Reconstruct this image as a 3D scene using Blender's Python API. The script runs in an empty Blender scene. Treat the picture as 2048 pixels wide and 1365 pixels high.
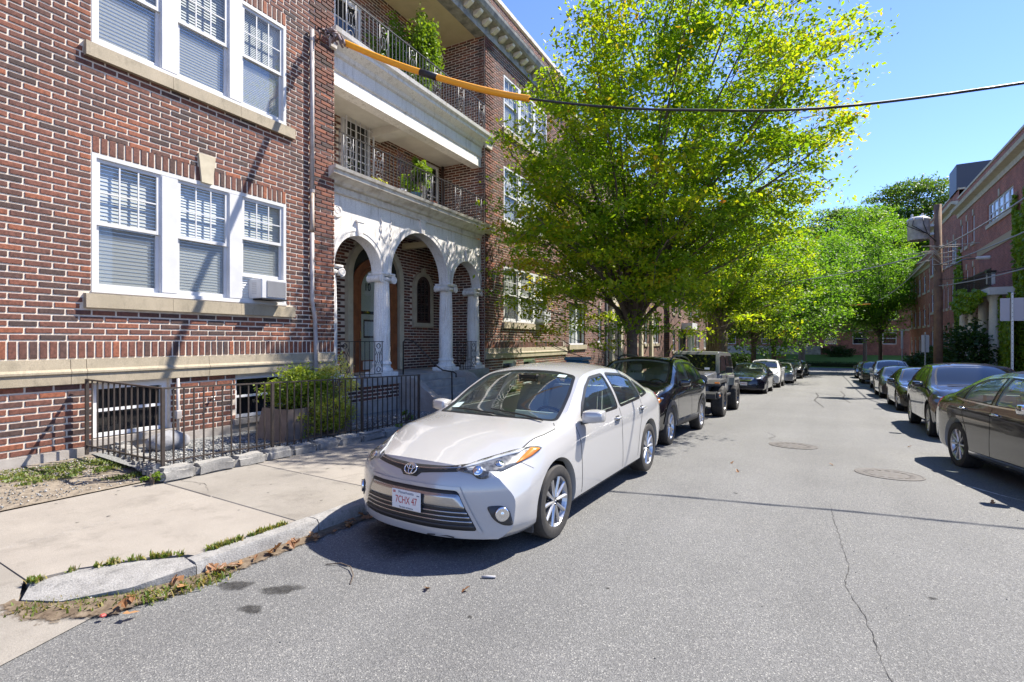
import bpy, bmesh, math, random
import numpy as np
from mathutils import Vector, Matrix
from mathutils.bvhtree import BVHTree
from mathutils.geometry import delaunay_2d_cdt

R = math.radians
random.seed(7)
SC = bpy.context.scene
COL = SC.collection

# ------------------------------------------------------------------ camera, sky, sun, exposure
EYE = 1.72
YAW = math.atan((1655 - 1024) / 1030.0)      # the street runs along +Y; the camera looks to the left of it
cam_d = bpy.data.cameras.new('camera')
cam_d.sensor_width = 36.0
cam_d.lens = 1030.0 / 2048.0 * 36.0
cam_d.clip_start = 0.05
cam_d.clip_end = 2000.0
cam = bpy.data.objects.new('camera', cam_d)
COL.objects.link(cam)
cam.location = (0, 0, EYE)
cam.rotation_euler = (R(90), 0, YAW)
SC.camera = cam

SUN_TRAVEL = Vector((-0.44, -0.66, -1.0)).normalized()
sun_el = math.asin(-SUN_TRAVEL.z)
sun_az = math.atan2(-SUN_TRAVEL.x, -SUN_TRAVEL.y)
world = bpy.data.worlds.new('World')
SC.world = world
world.use_nodes = True
wn = world.node_tree
wn.nodes.clear()
w_out = wn.nodes.new('ShaderNodeOutputWorld')
w_bg = wn.nodes.new('ShaderNodeBackground')
w_sky = wn.nodes.new('ShaderNodeTexSky')
w_sky.sky_type = 'NISHITA'
w_sky.sun_disc = False
w_sky.sun_elevation = sun_el
w_sky.sun_rotation = sun_az
w_sky.air_density = 1.0
w_sky.dust_density = 0.0
w_sky.ozone_density = 8.0
w_bg.inputs['Strength'].default_value = 0.1
w_tint = wn.nodes.new('ShaderNodeVectorMath'); w_tint.operation = 'MULTIPLY'; w_tint.inputs[1].default_value = (.93, .855, .98)   # white balance of the whole sky
wn.links.new(w_sky.outputs[0], w_tint.inputs[0]); wn.links.new(w_tint.outputs[0], w_bg.inputs[0])
wn.links.new(w_bg.outputs[0], w_out.inputs[0])

sun_d = bpy.data.lights.new('sun', 'SUN')
sun_d.energy = 4.0
sun_d.angle = R(0.55)
sun_d.color = (1.0, 0.935, 0.83)
sun = bpy.data.objects.new('sun', sun_d)
COL.objects.link(sun)
sun.rotation_euler = SUN_TRAVEL.to_track_quat('-Z', 'Y').to_euler()

SC.view_settings.view_transform = 'Standard'
SC.view_settings.look = 'None'
SC.view_settings.exposure = 1.52
SC.view_settings.gamma = 1.0
SC.view_settings.use_curve_mapping = False
SC.cycles.max_bounces = 8
SC.cycles.transparent_max_bounces = 16
SC.cycles.caustics_reflective = False
SC.cycles.caustics_refractive = False
SC.cycles.use_denoising = True

# ------------------------------------------------------------------ helpers
def link(o, parent=None):
    COL.objects.link(o)
    if parent is not None:
        o.parent = parent
    return o

def tag(o, label=None, cat=None, group=None, kind=None):
    if label: o['label'] = label
    if cat: o['category'] = cat
    if group: o['group'] = group
    if kind: o['kind'] = kind
    return o

def empty(name, loc=(0, 0, 0), rz=0.0):
    o = bpy.data.objects.new(name, None)
    o.empty_display_size = 0.1
    o.location = loc
    o.rotation_euler = (0, 0, rz)
    return link(o)

def inst(name, me, parent=None, loc=(0, 0, 0), rot=(0, 0, 0), sc=(1, 1, 1), mat=None):
    o = bpy.data.objects.new(name, me)
    o.location = loc; o.rotation_euler = rot; o.scale = sc
    return link(o, parent)

class MB:
    """collects geometry; build() links it as one mesh object"""
    def __init__(s):
        s.v = []; s.f = []; s.tint = None
    def add(s, vs, fs):
        n = len(s.v); s.v.extend([tuple(p) for p in vs]); s.f.extend([tuple(i + n for i in f) for f in fs]); return s
    def box(s, x0, x1, y0, y1, z0, z1):
        x0, x1 = min(x0, x1), max(x0, x1); y0, y1 = min(y0, y1), max(y0, y1); z0, z1 = min(z0, z1), max(z0, z1)
        return s.add([(x0,y0,z0),(x1,y0,z0),(x1,y1,z0),(x0,y1,z0),(x0,y0,z1),(x1,y0,z1),(x1,y1,z1),(x0,y1,z1)],
                     [(0,3,2,1),(4,5,6,7),(0,1,5,4),(1,2,6,5),(2,3,7,6),(3,0,4,7)])
    def cbox(s, x0, x1, y0, y1, z0, z1, c=0.01, j=0.0, rnd=None):
        """box with chamfered edges (24 corners collapsed to 3 per vertex)"""
        bm = bmesh.new()
        bmesh.ops.create_cube(bm, size=1.0)
        for v in bm.verts:
            v.co = Vector((x0 + (v.co.x + .5) * (x1 - x0), y0 + (v.co.y + .5) * (y1 - y0), z0 + (v.co.z + .5) * (z1 - z0)))
            if j and rnd: v.co += Vector((rnd.uniform(-j, j), rnd.uniform(-j, j), rnd.uniform(-j, j)))
        bmesh.ops.bevel(bm, geom=bm.edges[:], offset=c, segments=1, affect='EDGES', clamp_overlap=True)
        s.from_bm(bm); return s
    def from_bm(s, bm):
        bm.verts.index_update()
        s.add([v.co for v in bm.verts], [[v.index for v in f.verts] for f in bm.faces]); bm.free(); return s
    def prism(s, poly, axis, c0, c1):
        """poly: 2-D points; extruded along axis ('x': (y,z), 'y': (x,z), 'z': (x,y))"""
        def P(a, b, c):
            return (c, a, b) if axis == 'x' else (a, c, b) if axis == 'y' else (a, b, c)
        n = len(poly)
        vs = [P(a, b, c0) for a, b in poly] + [P(a, b, c1) for a, b in poly]
        fs = [tuple(range(n - 1, -1, -1)), tuple(range(n, 2 * n))]
        fs += [(i, (i + 1) % n, n + (i + 1) % n, n + i) for i in range(n)]
        return s.add(vs, fs)
    def tube(s, pts, r, n=8, cap=True, closed=False):
        pts = [Vector(p) for p in pts]; m = len(pts)
        rs = r if isinstance(r, (list, tuple)) else [r] * m
        up = Vector((0, 0, 1)); rings = []; prev = None
        for i, p in enumerate(pts):
            if closed: d = pts[(i + 1) % m] - pts[i - 1]
            else: d = pts[min(i + 1, m - 1)] - pts[max(i - 1, 0)]
            if d.length < 1e-9: d = Vector((0, 0, 1))
            d.normalize()
            if prev is None:
                a = d.cross(up)
                if a.length < .05: a = d.cross(Vector((1, 0, 0)))
            else:
                a = prev - d * prev.dot(d)
                if a.length < 1e-6: a = d.cross(up)
            a.normalize(); b = d.cross(a); prev = a
            rings.append([p + (a * math.cos(2 * math.pi * k / n) + b * math.sin(2 * math.pi * k / n)) * rs[i] for k in range(n)])
        vs = [q for rg in rings for q in rg]; fs = []
        for i in range(m if closed else m - 1):
            i2 = (i + 1) % m
            for k in range(n):
                fs.append((i * n + k, i * n + (k + 1) % n, i2 * n + (k + 1) % n, i2 * n + k))
        if cap and not closed:
            fs.append(tuple(range(n - 1, -1, -1))); fs.append(tuple((m - 1) * n + k for k in range(n)))
        return s.add(vs, fs)
    def bar(s, p0, p1, w, h=None):
        """rectangular bar from p0 to p1"""
        h = h or w; p0 = Vector(p0); p1 = Vector(p1); d = (p1 - p0).normalized()
        a = d.cross(Vector((0, 0, 1)))
        if a.length < .05: a = Vector((1, 0, 0))
        a.normalize(); b = d.cross(a).normalized()
        vs = [p + a * (sx * w / 2) + b * (sy * h / 2) for p in (p0, p1) for sx, sy in ((-1,-1),(1,-1),(1,1),(-1,1))]
        return s.add(vs, [(0,3,2,1),(4,5,6,7),(0,1,5,4),(1,2,6,5),(2,3,7,6),(3,0,4,7)])
    def lathe(s, prof, n=24, org=(0, 0, 0), axis='z', a0=0.0, a1=2 * math.pi, mod=None):
        full = abs(a1 - a0 - 2 * math.pi) < 1e-6
        m = n if full else n + 1
        vs = []
        for r, z in prof:
            for k in range(m):
                t = a0 + (a1 - a0) * k / n
                rr = r * (mod(t, z) if mod else 1.0)
                c, sn = rr * math.cos(t), rr * math.sin(t)
                p = (c, sn, z) if axis == 'z' else (z, c, sn) if axis == 'x' else (sn, z, c)
                vs.append((p[0] + org[0], p[1] + org[1], p[2] + org[2]))
        fs = []
        for i in range(len(prof) - 1):
            for k in range(n):
                k2 = (k + 1) % m
                fs.append((i * m + k, i * m + k2, (i + 1) * m + k2, (i + 1) * m + k))
        return s.add(vs, fs)
    def mesh(s, name, mat=None, smooth=False, sharp=None):
        me = bpy.data.meshes.new(name)
        me.from_pydata(s.v, [], s.f)
        if mat:
            for m_ in (mat if isinstance(mat, (list, tuple)) else [mat]): me.materials.append(m_)
        if smooth:
            me.polygons.foreach_set('use_smooth', [True] * len(me.polygons))
            if sharp: me.set_sharp_from_angle(angle=R(sharp))
        if s.tint is not None:
            at = me.attributes.new('tint', 'FLOAT', 'POINT'); at.data.foreach_set('value', s.tint)
        me.update()
        return me
    def build(s, name, mat=None, parent=None, smooth=False, sharp=None, fix=False):
        me = s.mesh(name, mat, smooth, sharp)
        if fix:
            bm = bmesh.new(); bm.from_mesh(me); bmesh.ops.recalc_face_normals(bm, faces=bm.faces[:]); bm.to_mesh(me); bm.free()
        return inst(name, me, parent)

def np_mesh(name, verts, quads, mat, tint=None, smooth=False, tri=False):
    """fast mesh from numpy arrays (n,3) and (m,4|3)"""
    me = bpy.data.meshes.new(name)
    k = quads.shape[1]
    me.vertices.add(len(verts)); me.vertices.foreach_set('co', np.ascontiguousarray(verts, dtype=np.float32).ravel())
    me.loops.add(quads.size); me.loops.foreach_set('vertex_index', np.ascontiguousarray(quads, dtype=np.int32).ravel())
    me.polygons.add(len(quads)); me.polygons.foreach_set('loop_start', np.arange(0, quads.size, k, dtype=np.int32))
    if smooth: me.polygons.foreach_set('use_smooth', np.ones(len(quads), dtype=bool))
    if tint is not None:
        at = me.attributes.new('tint', 'FLOAT', 'POINT'); at.data.foreach_set('value', np.ascontiguousarray(tint, dtype=np.float32))
    me.update(calc_edges=True); me.validate()
    if mat: me.materials.append(mat)
    return me

# road profile: the street falls away from the camera
KN = [(-60, 0.0), (5, 0.0), (7.5, -.06), (10, -.17), (15, -.37), (27, -.76), (39, -1.22), (75, -1.95), (150, -2.4), (600, -3.0)]
def zr(y):
    if y <= KN[0][0]: return KN[0][1]
    for (a, b), (c, d) in zip(KN, KN[1:]):
        if y <= c: return b + (d - b) * (y - a) / (c - a)
    return KN[-1][1]
def slope(y): return (zr(y + 1.3) - zr(y - 1.3)) / 2.6

# ------------------------------------------------------------------ materials
def nodes_of(m):
    m.use_nodes = True
    nt = m.node_tree; nt.nodes.clear()
    out = nt.nodes.new('ShaderNodeOutputMaterial'); bs = nt.nodes.new('ShaderNodeBsdfPrincipled')
    nt.links.new(bs.outputs[0], out.inputs[0])
    return nt, bs, out

def rgba(c): return (c[0], c[1], c[2], 1.0)

def mat(name, col, rough=.6, metal=0.0, col2=None, nscale=6.0, ndetail=4.0, bump=0.0, bscale=40.0, spec=.5, coat=0.0, contrast=(.35, .65), obj=True, rrough=None):
    m = bpy.data.materials.new(name)
    nt, bs, out = nodes_of(m)
    bs.inputs['Roughness'].default_value = rough
    bs.inputs['Metallic'].default_value = metal
    bs.inputs['Specular IOR Level'].default_value = spec
    bs.inputs['Base Color'].default_value = rgba(col)
    if coat:
        bs.inputs['Coat Weight'].default_value = coat; bs.inputs['Coat Roughness'].default_value = .03
    tc = nt.nodes.new('ShaderNodeTexCoord')
    src = tc.outputs['Object']
    if col2 is not None:
        n = nt.nodes.new('ShaderNodeTexNoise'); n.inputs['Scale'].default_value = nscale; n.inputs['Detail'].default_value = ndetail
        n.inputs['Roughness'].default_value = .6
        nt.links.new(src, n.inputs['Vector'])
        mr = nt.nodes.new('ShaderNodeMapRange'); mr.inputs[1].default_value = contrast[0]; mr.inputs[2].default_value = contrast[1]
        nt.links.new(n.outputs[0], mr.inputs[0])
        mx = nt.nodes.new('ShaderNodeMix'); mx.data_type = 'RGBA'
        mx.inputs[6].default_value = rgba(col); mx.inputs[7].default_value = rgba(col2)
        nt.links.new(mr.outputs[0], mx.inputs[0]); nt.links.new(mx.outputs[2], bs.inputs['Base Color'])
    if bump:
        n2 = nt.nodes.new('ShaderNodeTexNoise'); n2.inputs['Scale'].default_value = bscale; n2.inputs['Detail'].default_value = 6.0
        nt.links.new(src, n2.inputs['Vector'])
        bp = nt.nodes.new('ShaderNodeBump'); bp.inputs['Strength'].default_value = bump; bp.inputs['Distance'].default_value = .01
        nt.links.new(n2.outputs[0], bp.inputs['Height']); nt.links.new(bp.outputs[0], bs.inputs['Normal'])
    return m

def ramp_node(nt, stops, interp='LINEAR'):
    r = nt.nodes.new('ShaderNodeValToRGB'); cr = r.color_ramp; cr.interpolation = interp
    while len(cr.elements) < len(stops): cr.elements.new(0.5)
    for e, (p, c) in zip(cr.elements, stops): e.position = p; e.color = rgba(c)
    return r

def mat_brick(name='brick_clay'):
    """single fired-clay bricks: colour differs from brick to brick (object random or per-brick attribute)"""
    m = bpy.data.materials.new(name); nt, bs, out = nodes_of(m)
    oi = nt.nodes.new('ShaderNodeObjectInfo'); at = nt.nodes.new('ShaderNodeAttribute'); at.attribute_name = 'tint'
    ad = nt.nodes.new('ShaderNodeMath'); ad.operation = 'ADD'; fr = nt.nodes.new('ShaderNodeMath'); fr.operation = 'FRACT'
    nt.links.new(oi.outputs['Random'], ad.inputs[0]); nt.links.new(at.outputs['Fac'], ad.inputs[1]); nt.links.new(ad.outputs[0], fr.inputs[0])
    rp = ramp_node(nt, [(0, (.060, .039, .035)), (.12, (.092, .048, .039)), (.30, (.128, .054, .040)), (.55, (.155, .060, .041)), (.75, (.178, .066, .043)), (.9, (.205, .074, .044)), (.985, (.27, .09, .045))])
    nt.links.new(fr.outputs[0], rp.inputs[0])
    tc = nt.nodes.new('ShaderNodeTexCoord')
    n = nt.nodes.new('ShaderNodeTexNoise'); n.inputs['Scale'].default_value = 30; n.inputs['Detail'].default_value = 5
    geo = nt.nodes.new('ShaderNodeNewGeometry'); nt.links.new(geo.outputs['Position'], n.inputs['Vector'])
    mr = nt.nodes.new('ShaderNodeMapRange'); mr.inputs[1].default_value = .3; mr.inputs[2].default_value = .7; mr.inputs[3].default_value = .62; mr.inputs[4].default_value = 1.3
    nt.links.new(n.outputs[0], mr.inputs[0])
    mu = nt.nodes.new('ShaderNodeVectorMath'); mu.operation = 'SCALE'
    wn_ = nt.nodes.new('ShaderNodeTexNoise'); wn_.inputs['Scale'].default_value = .8; wn_.inputs['Detail'].default_value = 7; wn_.inputs['Roughness'].default_value = .65; nt.links.new(geo.outputs['Position'], wn_.inputs['Vector'])
    wr_ = nt.nodes.new('ShaderNodeMapRange'); wr_.inputs[1].default_value = .3; wr_.inputs[2].default_value = .72; wr_.inputs[3].default_value = .72; wr_.inputs[4].default_value = 1.22; nt.links.new(wn_.outputs[0], wr_.inputs[0])
    wm_ = nt.nodes.new('ShaderNodeMath'); wm_.operation = 'MULTIPLY'; nt.links.new(mr.outputs[0], wm_.inputs[0]); nt.links.new(wr_.outputs[0], wm_.inputs[1])
    nt.links.new(rp.outputs[0], mu.inputs[0]); nt.links.new(wm_.outputs[0], mu.inputs['Scale']); nt.links.new(mu.outputs[0], bs.inputs['Base Color'])
    bp = nt.nodes.new('ShaderNodeBump'); bp.inputs['Strength'].default_value = .5; bp.inputs['Distance'].default_value = .004
    n3 = nt.nodes.new('ShaderNodeTexNoise'); n3.inputs['Scale'].default_value = 140; nt.links.new(geo.outputs['Position'], n3.inputs['Vector'])
    nt.links.new(n3.outputs[0], bp.inputs['Height']); nt.links.new(bp.outputs[0], bs.inputs['Normal'])
    bs.inputs['Roughness'].default_value = .85
    return m

def mat_brickwork(name, axes='yz', c1=(.16, .055, .04), c2=(.07, .038, .034), mortar=(.38, .32, .27), scale=1.0, L=.26, Hh=.08, ms=.016):
    """far brick walls, too far for single bricks"""
    m = bpy.data.materials.new(name); nt, bs, out = nodes_of(m)
    tc = nt.nodes.new('ShaderNodeTexCoord'); sp = nt.nodes.new('ShaderNodeSeparateXYZ'); cb = nt.nodes.new('ShaderNodeCombineXYZ')
    nt.links.new(tc.outputs['Object'], sp.inputs[0])
    nt.links.new(sp.outputs[axes[0].upper()], cb.inputs[0]); nt.links.new(sp.outputs[axes[1].upper()], cb.inputs[1])
    b = nt.nodes.new('ShaderNodeTexBrick'); b.inputs['Scale'].default_value = 1.0
    b.inputs['Brick Width'].default_value = L; b.inputs['Row Height'].default_value = Hh; b.inputs['Mortar Size'].default_value = ms * .5
    b.inputs['Mortar Smooth'].default_value = .2; b.inputs['Bias'].default_value = -.1
    b.inputs['Color1'].default_value = rgba(c1); b.inputs['Color2'].default_value = rgba(c2); b.inputs['Mortar'].default_value = rgba(mortar)
    nt.links.new(cb.outputs[0], b.inputs['Vector'])
    n = nt.nodes.new('ShaderNodeTexNoise'); n.inputs['Scale'].default_value = 1.3; n.inputs['Detail'].default_value = 6
    nt.links.new(tc.outputs['Object'], n.inputs['Vector'])
    mr = nt.nodes.new('ShaderNodeMapRange'); mr.inputs[1].default_value = .3; mr.inputs[2].default_value = .7; mr.inputs[3].default_value = .75; mr.inputs[4].default_value = 1.25
    nt.links.new(n.outputs[0], mr.inputs[0])
    mu = nt.nodes.new('ShaderNodeVectorMath'); mu.operation = 'SCALE'
    nt.links.new(b.outputs[0], mu.inputs[0]); nt.links.new(mr.outputs[0], mu.inputs['Scale']); nt.links.new(mu.outputs[0], bs.inputs['Base Color'])
    bp = nt.nodes.new('ShaderNodeBump'); bp.inputs['Strength'].default_value = .6; bp.inputs['Distance'].default_value = .01; bp.invert = True
    nt.links.new(b.outputs['Fac'], bp.inputs['Height']); nt.links.new(bp.outputs[0], bs.inputs['Normal'])
    bs.inputs['Roughness'].default_value = .85
    return m

def mat_glass(name, tint=(.75, .82, .80), gloss=.5, rough=.0, base=.06):
    """thin pane: see-through with a Fresnel reflection"""
    m = bpy.data.materials.new(name); m.use_nodes = True; nt = m.node_tree; nt.nodes.clear()
    out = nt.nodes.new('ShaderNodeOutputMaterial'); mx = nt.nodes.new('ShaderNodeMixShader')
    tr = nt.nodes.new('ShaderNodeBsdfTransparent'); tr.inputs[0].default_value = rgba(tint)
    gl = nt.nodes.new('ShaderNodeBsdfGlossy'); gl.inputs['Roughness'].default_value = rough
    lf = nt.nodes.new('ShaderNodeLayerWeight'); lf.inputs[0].default_value = .5; lw = nt.nodes.new('ShaderNodeMath'); lw.operation = 'POWER'; lw.inputs[1].default_value = 4.0; nt.links.new(lf.outputs['Facing'], lw.inputs[0])
    mr = nt.nodes.new('ShaderNodeMapRange'); mr.inputs[1].default_value = 0; mr.inputs[2].default_value = 1; mr.inputs[3].default_value = base; mr.inputs[4].default_value = 1.0
    nt.links.new(lw.outputs[0], mr.inputs[0])
    nt.links.new(mr.outputs[0], mx.inputs[0]); nt.links.new(tr.outputs[0], mx.inputs[1]); nt.links.new(gl.outputs[0], mx.inputs[2]); nt.links.new(mx.outputs[0], out.inputs[0])
    return m

def mat_leaf(name, stops, trans=.45, rough=.5):
    m = bpy.data.materials.new(name); m.use_nodes = True; nt = m.node_tree; nt.nodes.clear()
    out = nt.nodes.new('ShaderNodeOutputMaterial'); mx = nt.nodes.new('ShaderNodeMixShader')
    at = nt.nodes.new('ShaderNodeAttribute'); at.attribute_name = 'tint'
    rp = ramp_node(nt, stops); nt.links.new(at.outputs['Fac'], rp.inputs[0])
    d = nt.nodes.new('ShaderNodeBsdfPrincipled'); d.inputs['Roughness'].default_value = rough; d.inputs['Specular IOR Level'].default_value = .35
    t = nt.nodes.new('ShaderNodeBsdfTranslucent')
    br = nt.nodes.new('ShaderNodeVectorMath'); br.operation = 'MULTIPLY'; br.inputs[1].default_value = (1.9, 1.8, .8)
    nt.links.new(rp.outputs[0], d.inputs['Base Color']); nt.links.new(rp.outputs[0], br.inputs[0]); nt.links.new(br.outputs[0], t.inputs[0])
    mx.inputs[0].default_value = trans
    nt.links.new(d.outputs[0], mx.inputs[1]); nt.links.new(t.outputs[0], mx.inputs[2]); nt.links.new(mx.outputs[0], out.inputs[0])
    return m

def mat_asphalt():
    m = bpy.data.materials.new('asphalt'); nt, bs, out = nodes_of(m)
    tc = nt.nodes.new('ShaderNodeTexCoord')
    v = nt.nodes.new('ShaderNodeTexVoronoi'); v.inputs['Scale'].default_value = 150; nt.links.new(tc.outputs['Object'], v.inputs['Vector'])
    n = nt.nodes.new('ShaderNodeTexNoise'); n.inputs['Scale'].default_value = 150; n.inputs['Detail'].default_value = 3; nt.links.new(tc.outputs['Object'], n.inputs['Vector'])
    n2 = nt.nodes.new('ShaderNodeTexNoise'); n2.inputs['Scale'].default_value = .55; n2.inputs['Detail'].default_value = 7; n2.inputs['Roughness'].default_value = .62; nt.links.new(tc.outputs['Object'], n2.inputs['Vector'])
    sep = nt.nodes.new('ShaderNodeSeparateColor'); nt.links.new(v.outputs['Color'], sep.inputs[0])
    rp = ramp_node(nt, [(0, (.078, .079, .080)), (.3, (.108, .109, .109)), (.65, (.136, .136, .134)), (.9, (.168, .167, .163)), (1, (.29, .285, .265))])
    nt.links.new(sep.outputs[0], rp.inputs[0])
    mpl = nt.nodes.new('ShaderNodeMapping'); mpl.inputs['Scale'].default_value = (1.1, .06, 1); nt.links.new(tc.outputs['Object'], mpl.inputs[0])
    n4 = nt.nodes.new('ShaderNodeTexNoise'); n4.inputs['Scale'].default_value = .9; n4.inputs['Detail'].default_value = 5; nt.links.new(mpl.outputs[0], n4.inputs['Vector'])
    av = nt.nodes.new('ShaderNodeMath'); av.operation = 'ADD'; av.use_clamp = False; hf = nt.nodes.new('ShaderNodeMath'); hf.operation = 'MULTIPLY'; hf.inputs[1].default_value = .5
    nt.links.new(n2.outputs[0], av.inputs[0]); nt.links.new(n4.outputs[0], av.inputs[1]); nt.links.new(av.outputs[0], hf.inputs[0])
    mr = nt.nodes.new('ShaderNodeMapRange'); mr.inputs[1].default_value = .34; mr.inputs[2].default_value = .66; mr.inputs[3].default_value = .80; mr.inputs[4].default_value = 1.16
    nt.links.new(hf.outputs[0], mr.inputs[0])
    mr2 = nt.nodes.new('ShaderNodeMapRange'); mr2.inputs[1].default_value = .3; mr2.inputs[2].default_value = .7; mr2.inputs[3].default_value = .7; mr2.inputs[4].default_value = 1.3
    nt.links.new(n.outputs[0], mr2.inputs[0])
    mm = nt.nodes.new('ShaderNodeMath'); mm.operation = 'MULTIPLY'; nt.links.new(mr.outputs[0], mm.inputs[0]); nt.links.new(mr2.outputs[0], mm.inputs[1])
    mu = nt.nodes.new('ShaderNodeVectorMath'); mu.operation = 'SCALE'; nt.links.new(rp.outputs[0], mu.inputs[0]); nt.links.new(mm.outputs[0], mu.inputs['Scale'])
    nt.links.new(mu.outputs[0], bs.inputs['Base Color'])
    bp = nt.nodes.new('ShaderNodeBump'); bp.inputs['Strength'].default_value = .55; bp.inputs['Distance'].default_value = .006
    nt.links.new(v.outputs['Distance'], bp.inputs['Height']); nt.links.new(bp.outputs[0], bs.inputs['Normal'])
    bs.inputs['Roughness'].default_value = .8
    return m

def mat_layered(name, c0, c1, c2, big=1.5, fine=140.0, rough=.9, bump=.35, streak=None, dark=.55, amount=.35):
    """weathered surface: broad tone shifts, darker blotches or streaks, fine speckle"""
    m = bpy.data.materials.new(name); nt, bs, out = nodes_of(m)
    tc = nt.nodes.new('ShaderNodeTexCoord'); L = nt.links.new
    def noise(scale, detail, rough_, vec=None):
        n = nt.nodes.new('ShaderNodeTexNoise'); n.inputs['Scale'].default_value = scale; n.inputs['Detail'].default_value = detail; n.inputs['Roughness'].default_value = rough_
        L(vec or tc.outputs['Object'], n.inputs['Vector']); return n.outputs[0]
    def rng_(src, a, b, c, d):
        r = nt.nodes.new('ShaderNodeMapRange'); r.inputs[1].default_value = a; r.inputs[2].default_value = b; r.inputs[3].default_value = c; r.inputs[4].default_value = d; L(src, r.inputs[0]); return r.outputs[0]
    def mix(f, a, b):
        x = nt.nodes.new('ShaderNodeMix'); x.data_type = 'RGBA'; L(f, x.inputs[0])
        for k, q in ((6, a), (7, b)):
            if isinstance(q, tuple): x.inputs[k].default_value = rgba(q)
            else: L(q, x.inputs[k])
        return x.outputs[2]
    col = mix(rng_(noise(big, 8, .68), .35, .68, 0, 1), c0, c1)
    vec = None
    if streak:
        mp_ = nt.nodes.new('ShaderNodeMapping'); mp_.inputs['Scale'].default_value = streak; L(tc.outputs['Object'], mp_.inputs[0]); vec = mp_.outputs[0]
    col = mix(rng_(noise(big * 2.3, 9, .72, vec), .52, .74, 0, amount), col, c2)
    sp = nt.nodes.new('ShaderNodeVectorMath'); sp.operation = 'SCALE'; L(col, sp.inputs[0]); L(rng_(noise(fine, 3, .6), .3, .7, .80, 1.2), sp.inputs['Scale'])
    L(sp.outputs[0], bs.inputs['Base Color']); bs.inputs['Roughness'].default_value = rough
    bp = nt.nodes.new('ShaderNodeBump'); bp.inputs['Strength'].default_value = bump; bp.inputs['Distance'].default_value = .006; L(noise(fine * 1.2, 5, .6), bp.inputs['Height']); L(bp.outputs[0], bs.inputs['Normal'])
    return m

def mat_paint(name, col, metal=.0, flake=0.0, rough=.35):
    m = mat(name, col, rough=rough, metal=metal, coat=1.0)
    return m

M_brick = mat_brick()
M_mortar = mat('mortar', (.72, .635, .535), .95, col2=(.58, .50, .41), nscale=9, bump=.3, bscale=120)
M_lime = mat_layered('limestone', (.385, .325, .235), (.30, .255, .18), (.16, .14, .10), 1.8, 90, .85, .3, (2, 2, 1), amount=.7)
M_lime2 = mat('cream_stone', (.56, .50, .37), .8, col2=(.45, .39, .28), nscale=4)
M_white = mat('white_paint', (.74, .74, .76), .5, col2=(.64, .64, .66), nscale=2.2)
M_porchw = mat_layered('white_painted_stucco', (.80, .77, .735), (.70, .665, .625), (.34, .29, .23), 1.4, 60, .6, .12, (3, 3, .4), amount=.8)
M_porchw2 = mat('weathered_white_moulding', (.70, .645, .56), .65, col2=(.40, .33, .26), nscale=5, contrast=(.45, .75))
M_vinyl = mat('white_vinyl', (.63, .63, .635), .4, spec=.4, col2=(.55, .55, .55), nscale=3)
M_cream = mat('cream_plaster', (.60, .50, .30), .8, col2=(.52, .43, .25), nscale=2)
M_ceil = mat('porch_ceiling_paint', (.70, .66, .58), .8, col2=(.60, .56, .49), nscale=2)
M_iron = mat('wrought_iron', (.020, .018, .017), .45, metal=.3, col2=(.04, .032, .028), nscale=30)
M_rust = mat('brown_fence_paint', (.050, .041, .036), .5, metal=.2, col2=(.075, .058, .047), nscale=25)
M_whiteiron = mat('pale_painted_iron', (.55, .55, .57), .45)
M_glass = mat_glass('window_glass', (.86, .89, .89), base=.06)
M_blind = mat('blind_slats', (.60, .605, .595), .6)
M_screen = mat('insect_screen', (.20, .21, .22), .7, col2=(.24, .25, .26), nscale=300)
M_dark = mat('dark_interior', (.012, .012, .014), .9)
M_wood = mat('varnished_oak', (.30, .10, .038), .35, col2=(.17, .055, .022), nscale=5, ndetail=8)
M_granite = mat_layered('granite', (.30, .292, .28), (.20, .195, .188), (.085, .083, .078), 6.0, 75, .85, 1.0, amount=.8)
M_granite2 = mat_layered('granite_border', (.30, .29, .27), (.22, .213, .20), (.09, .087, .08), 5.0, 70, .9, .9, amount=.7)
M_conc = mat_layered('sidewalk_concrete', (.282, .256, .224), (.228, .206, .180), (.13, .117, .10), 1.3, 160, amount=.65)
M_conc2 = mat_layered('sidewalk_concrete_grey', (.25, .23, .202), (.198, .181, .158), (.12, .108, .092), 1.5, 160, amount=.6)
M_concb = mat('foundation_concrete', (.40, .365, .33), .9, col2=(.27, .24, .21), nscale=3, ndetail=7, bump=.3, bscale=60)
M_step = mat('step_concrete', (.40, .38, .36), .85, col2=(.27, .255, .24), nscale=4, ndetail=7, bump=.2, bscale=60)
M_dirt = mat('dry_soil', (.13, .105, .08), .95, col2=(.26, .22, .17), nscale=14, ndetail=10, bump=.8, bscale=60)
M_gravel = mat('gravel_bed', (.10, .105, .105), .9, col2=(.28, .28, .27), nscale=60, ndetail=5, bump=1.0, bscale=90)
M_asph = mat_asphalt()
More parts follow.
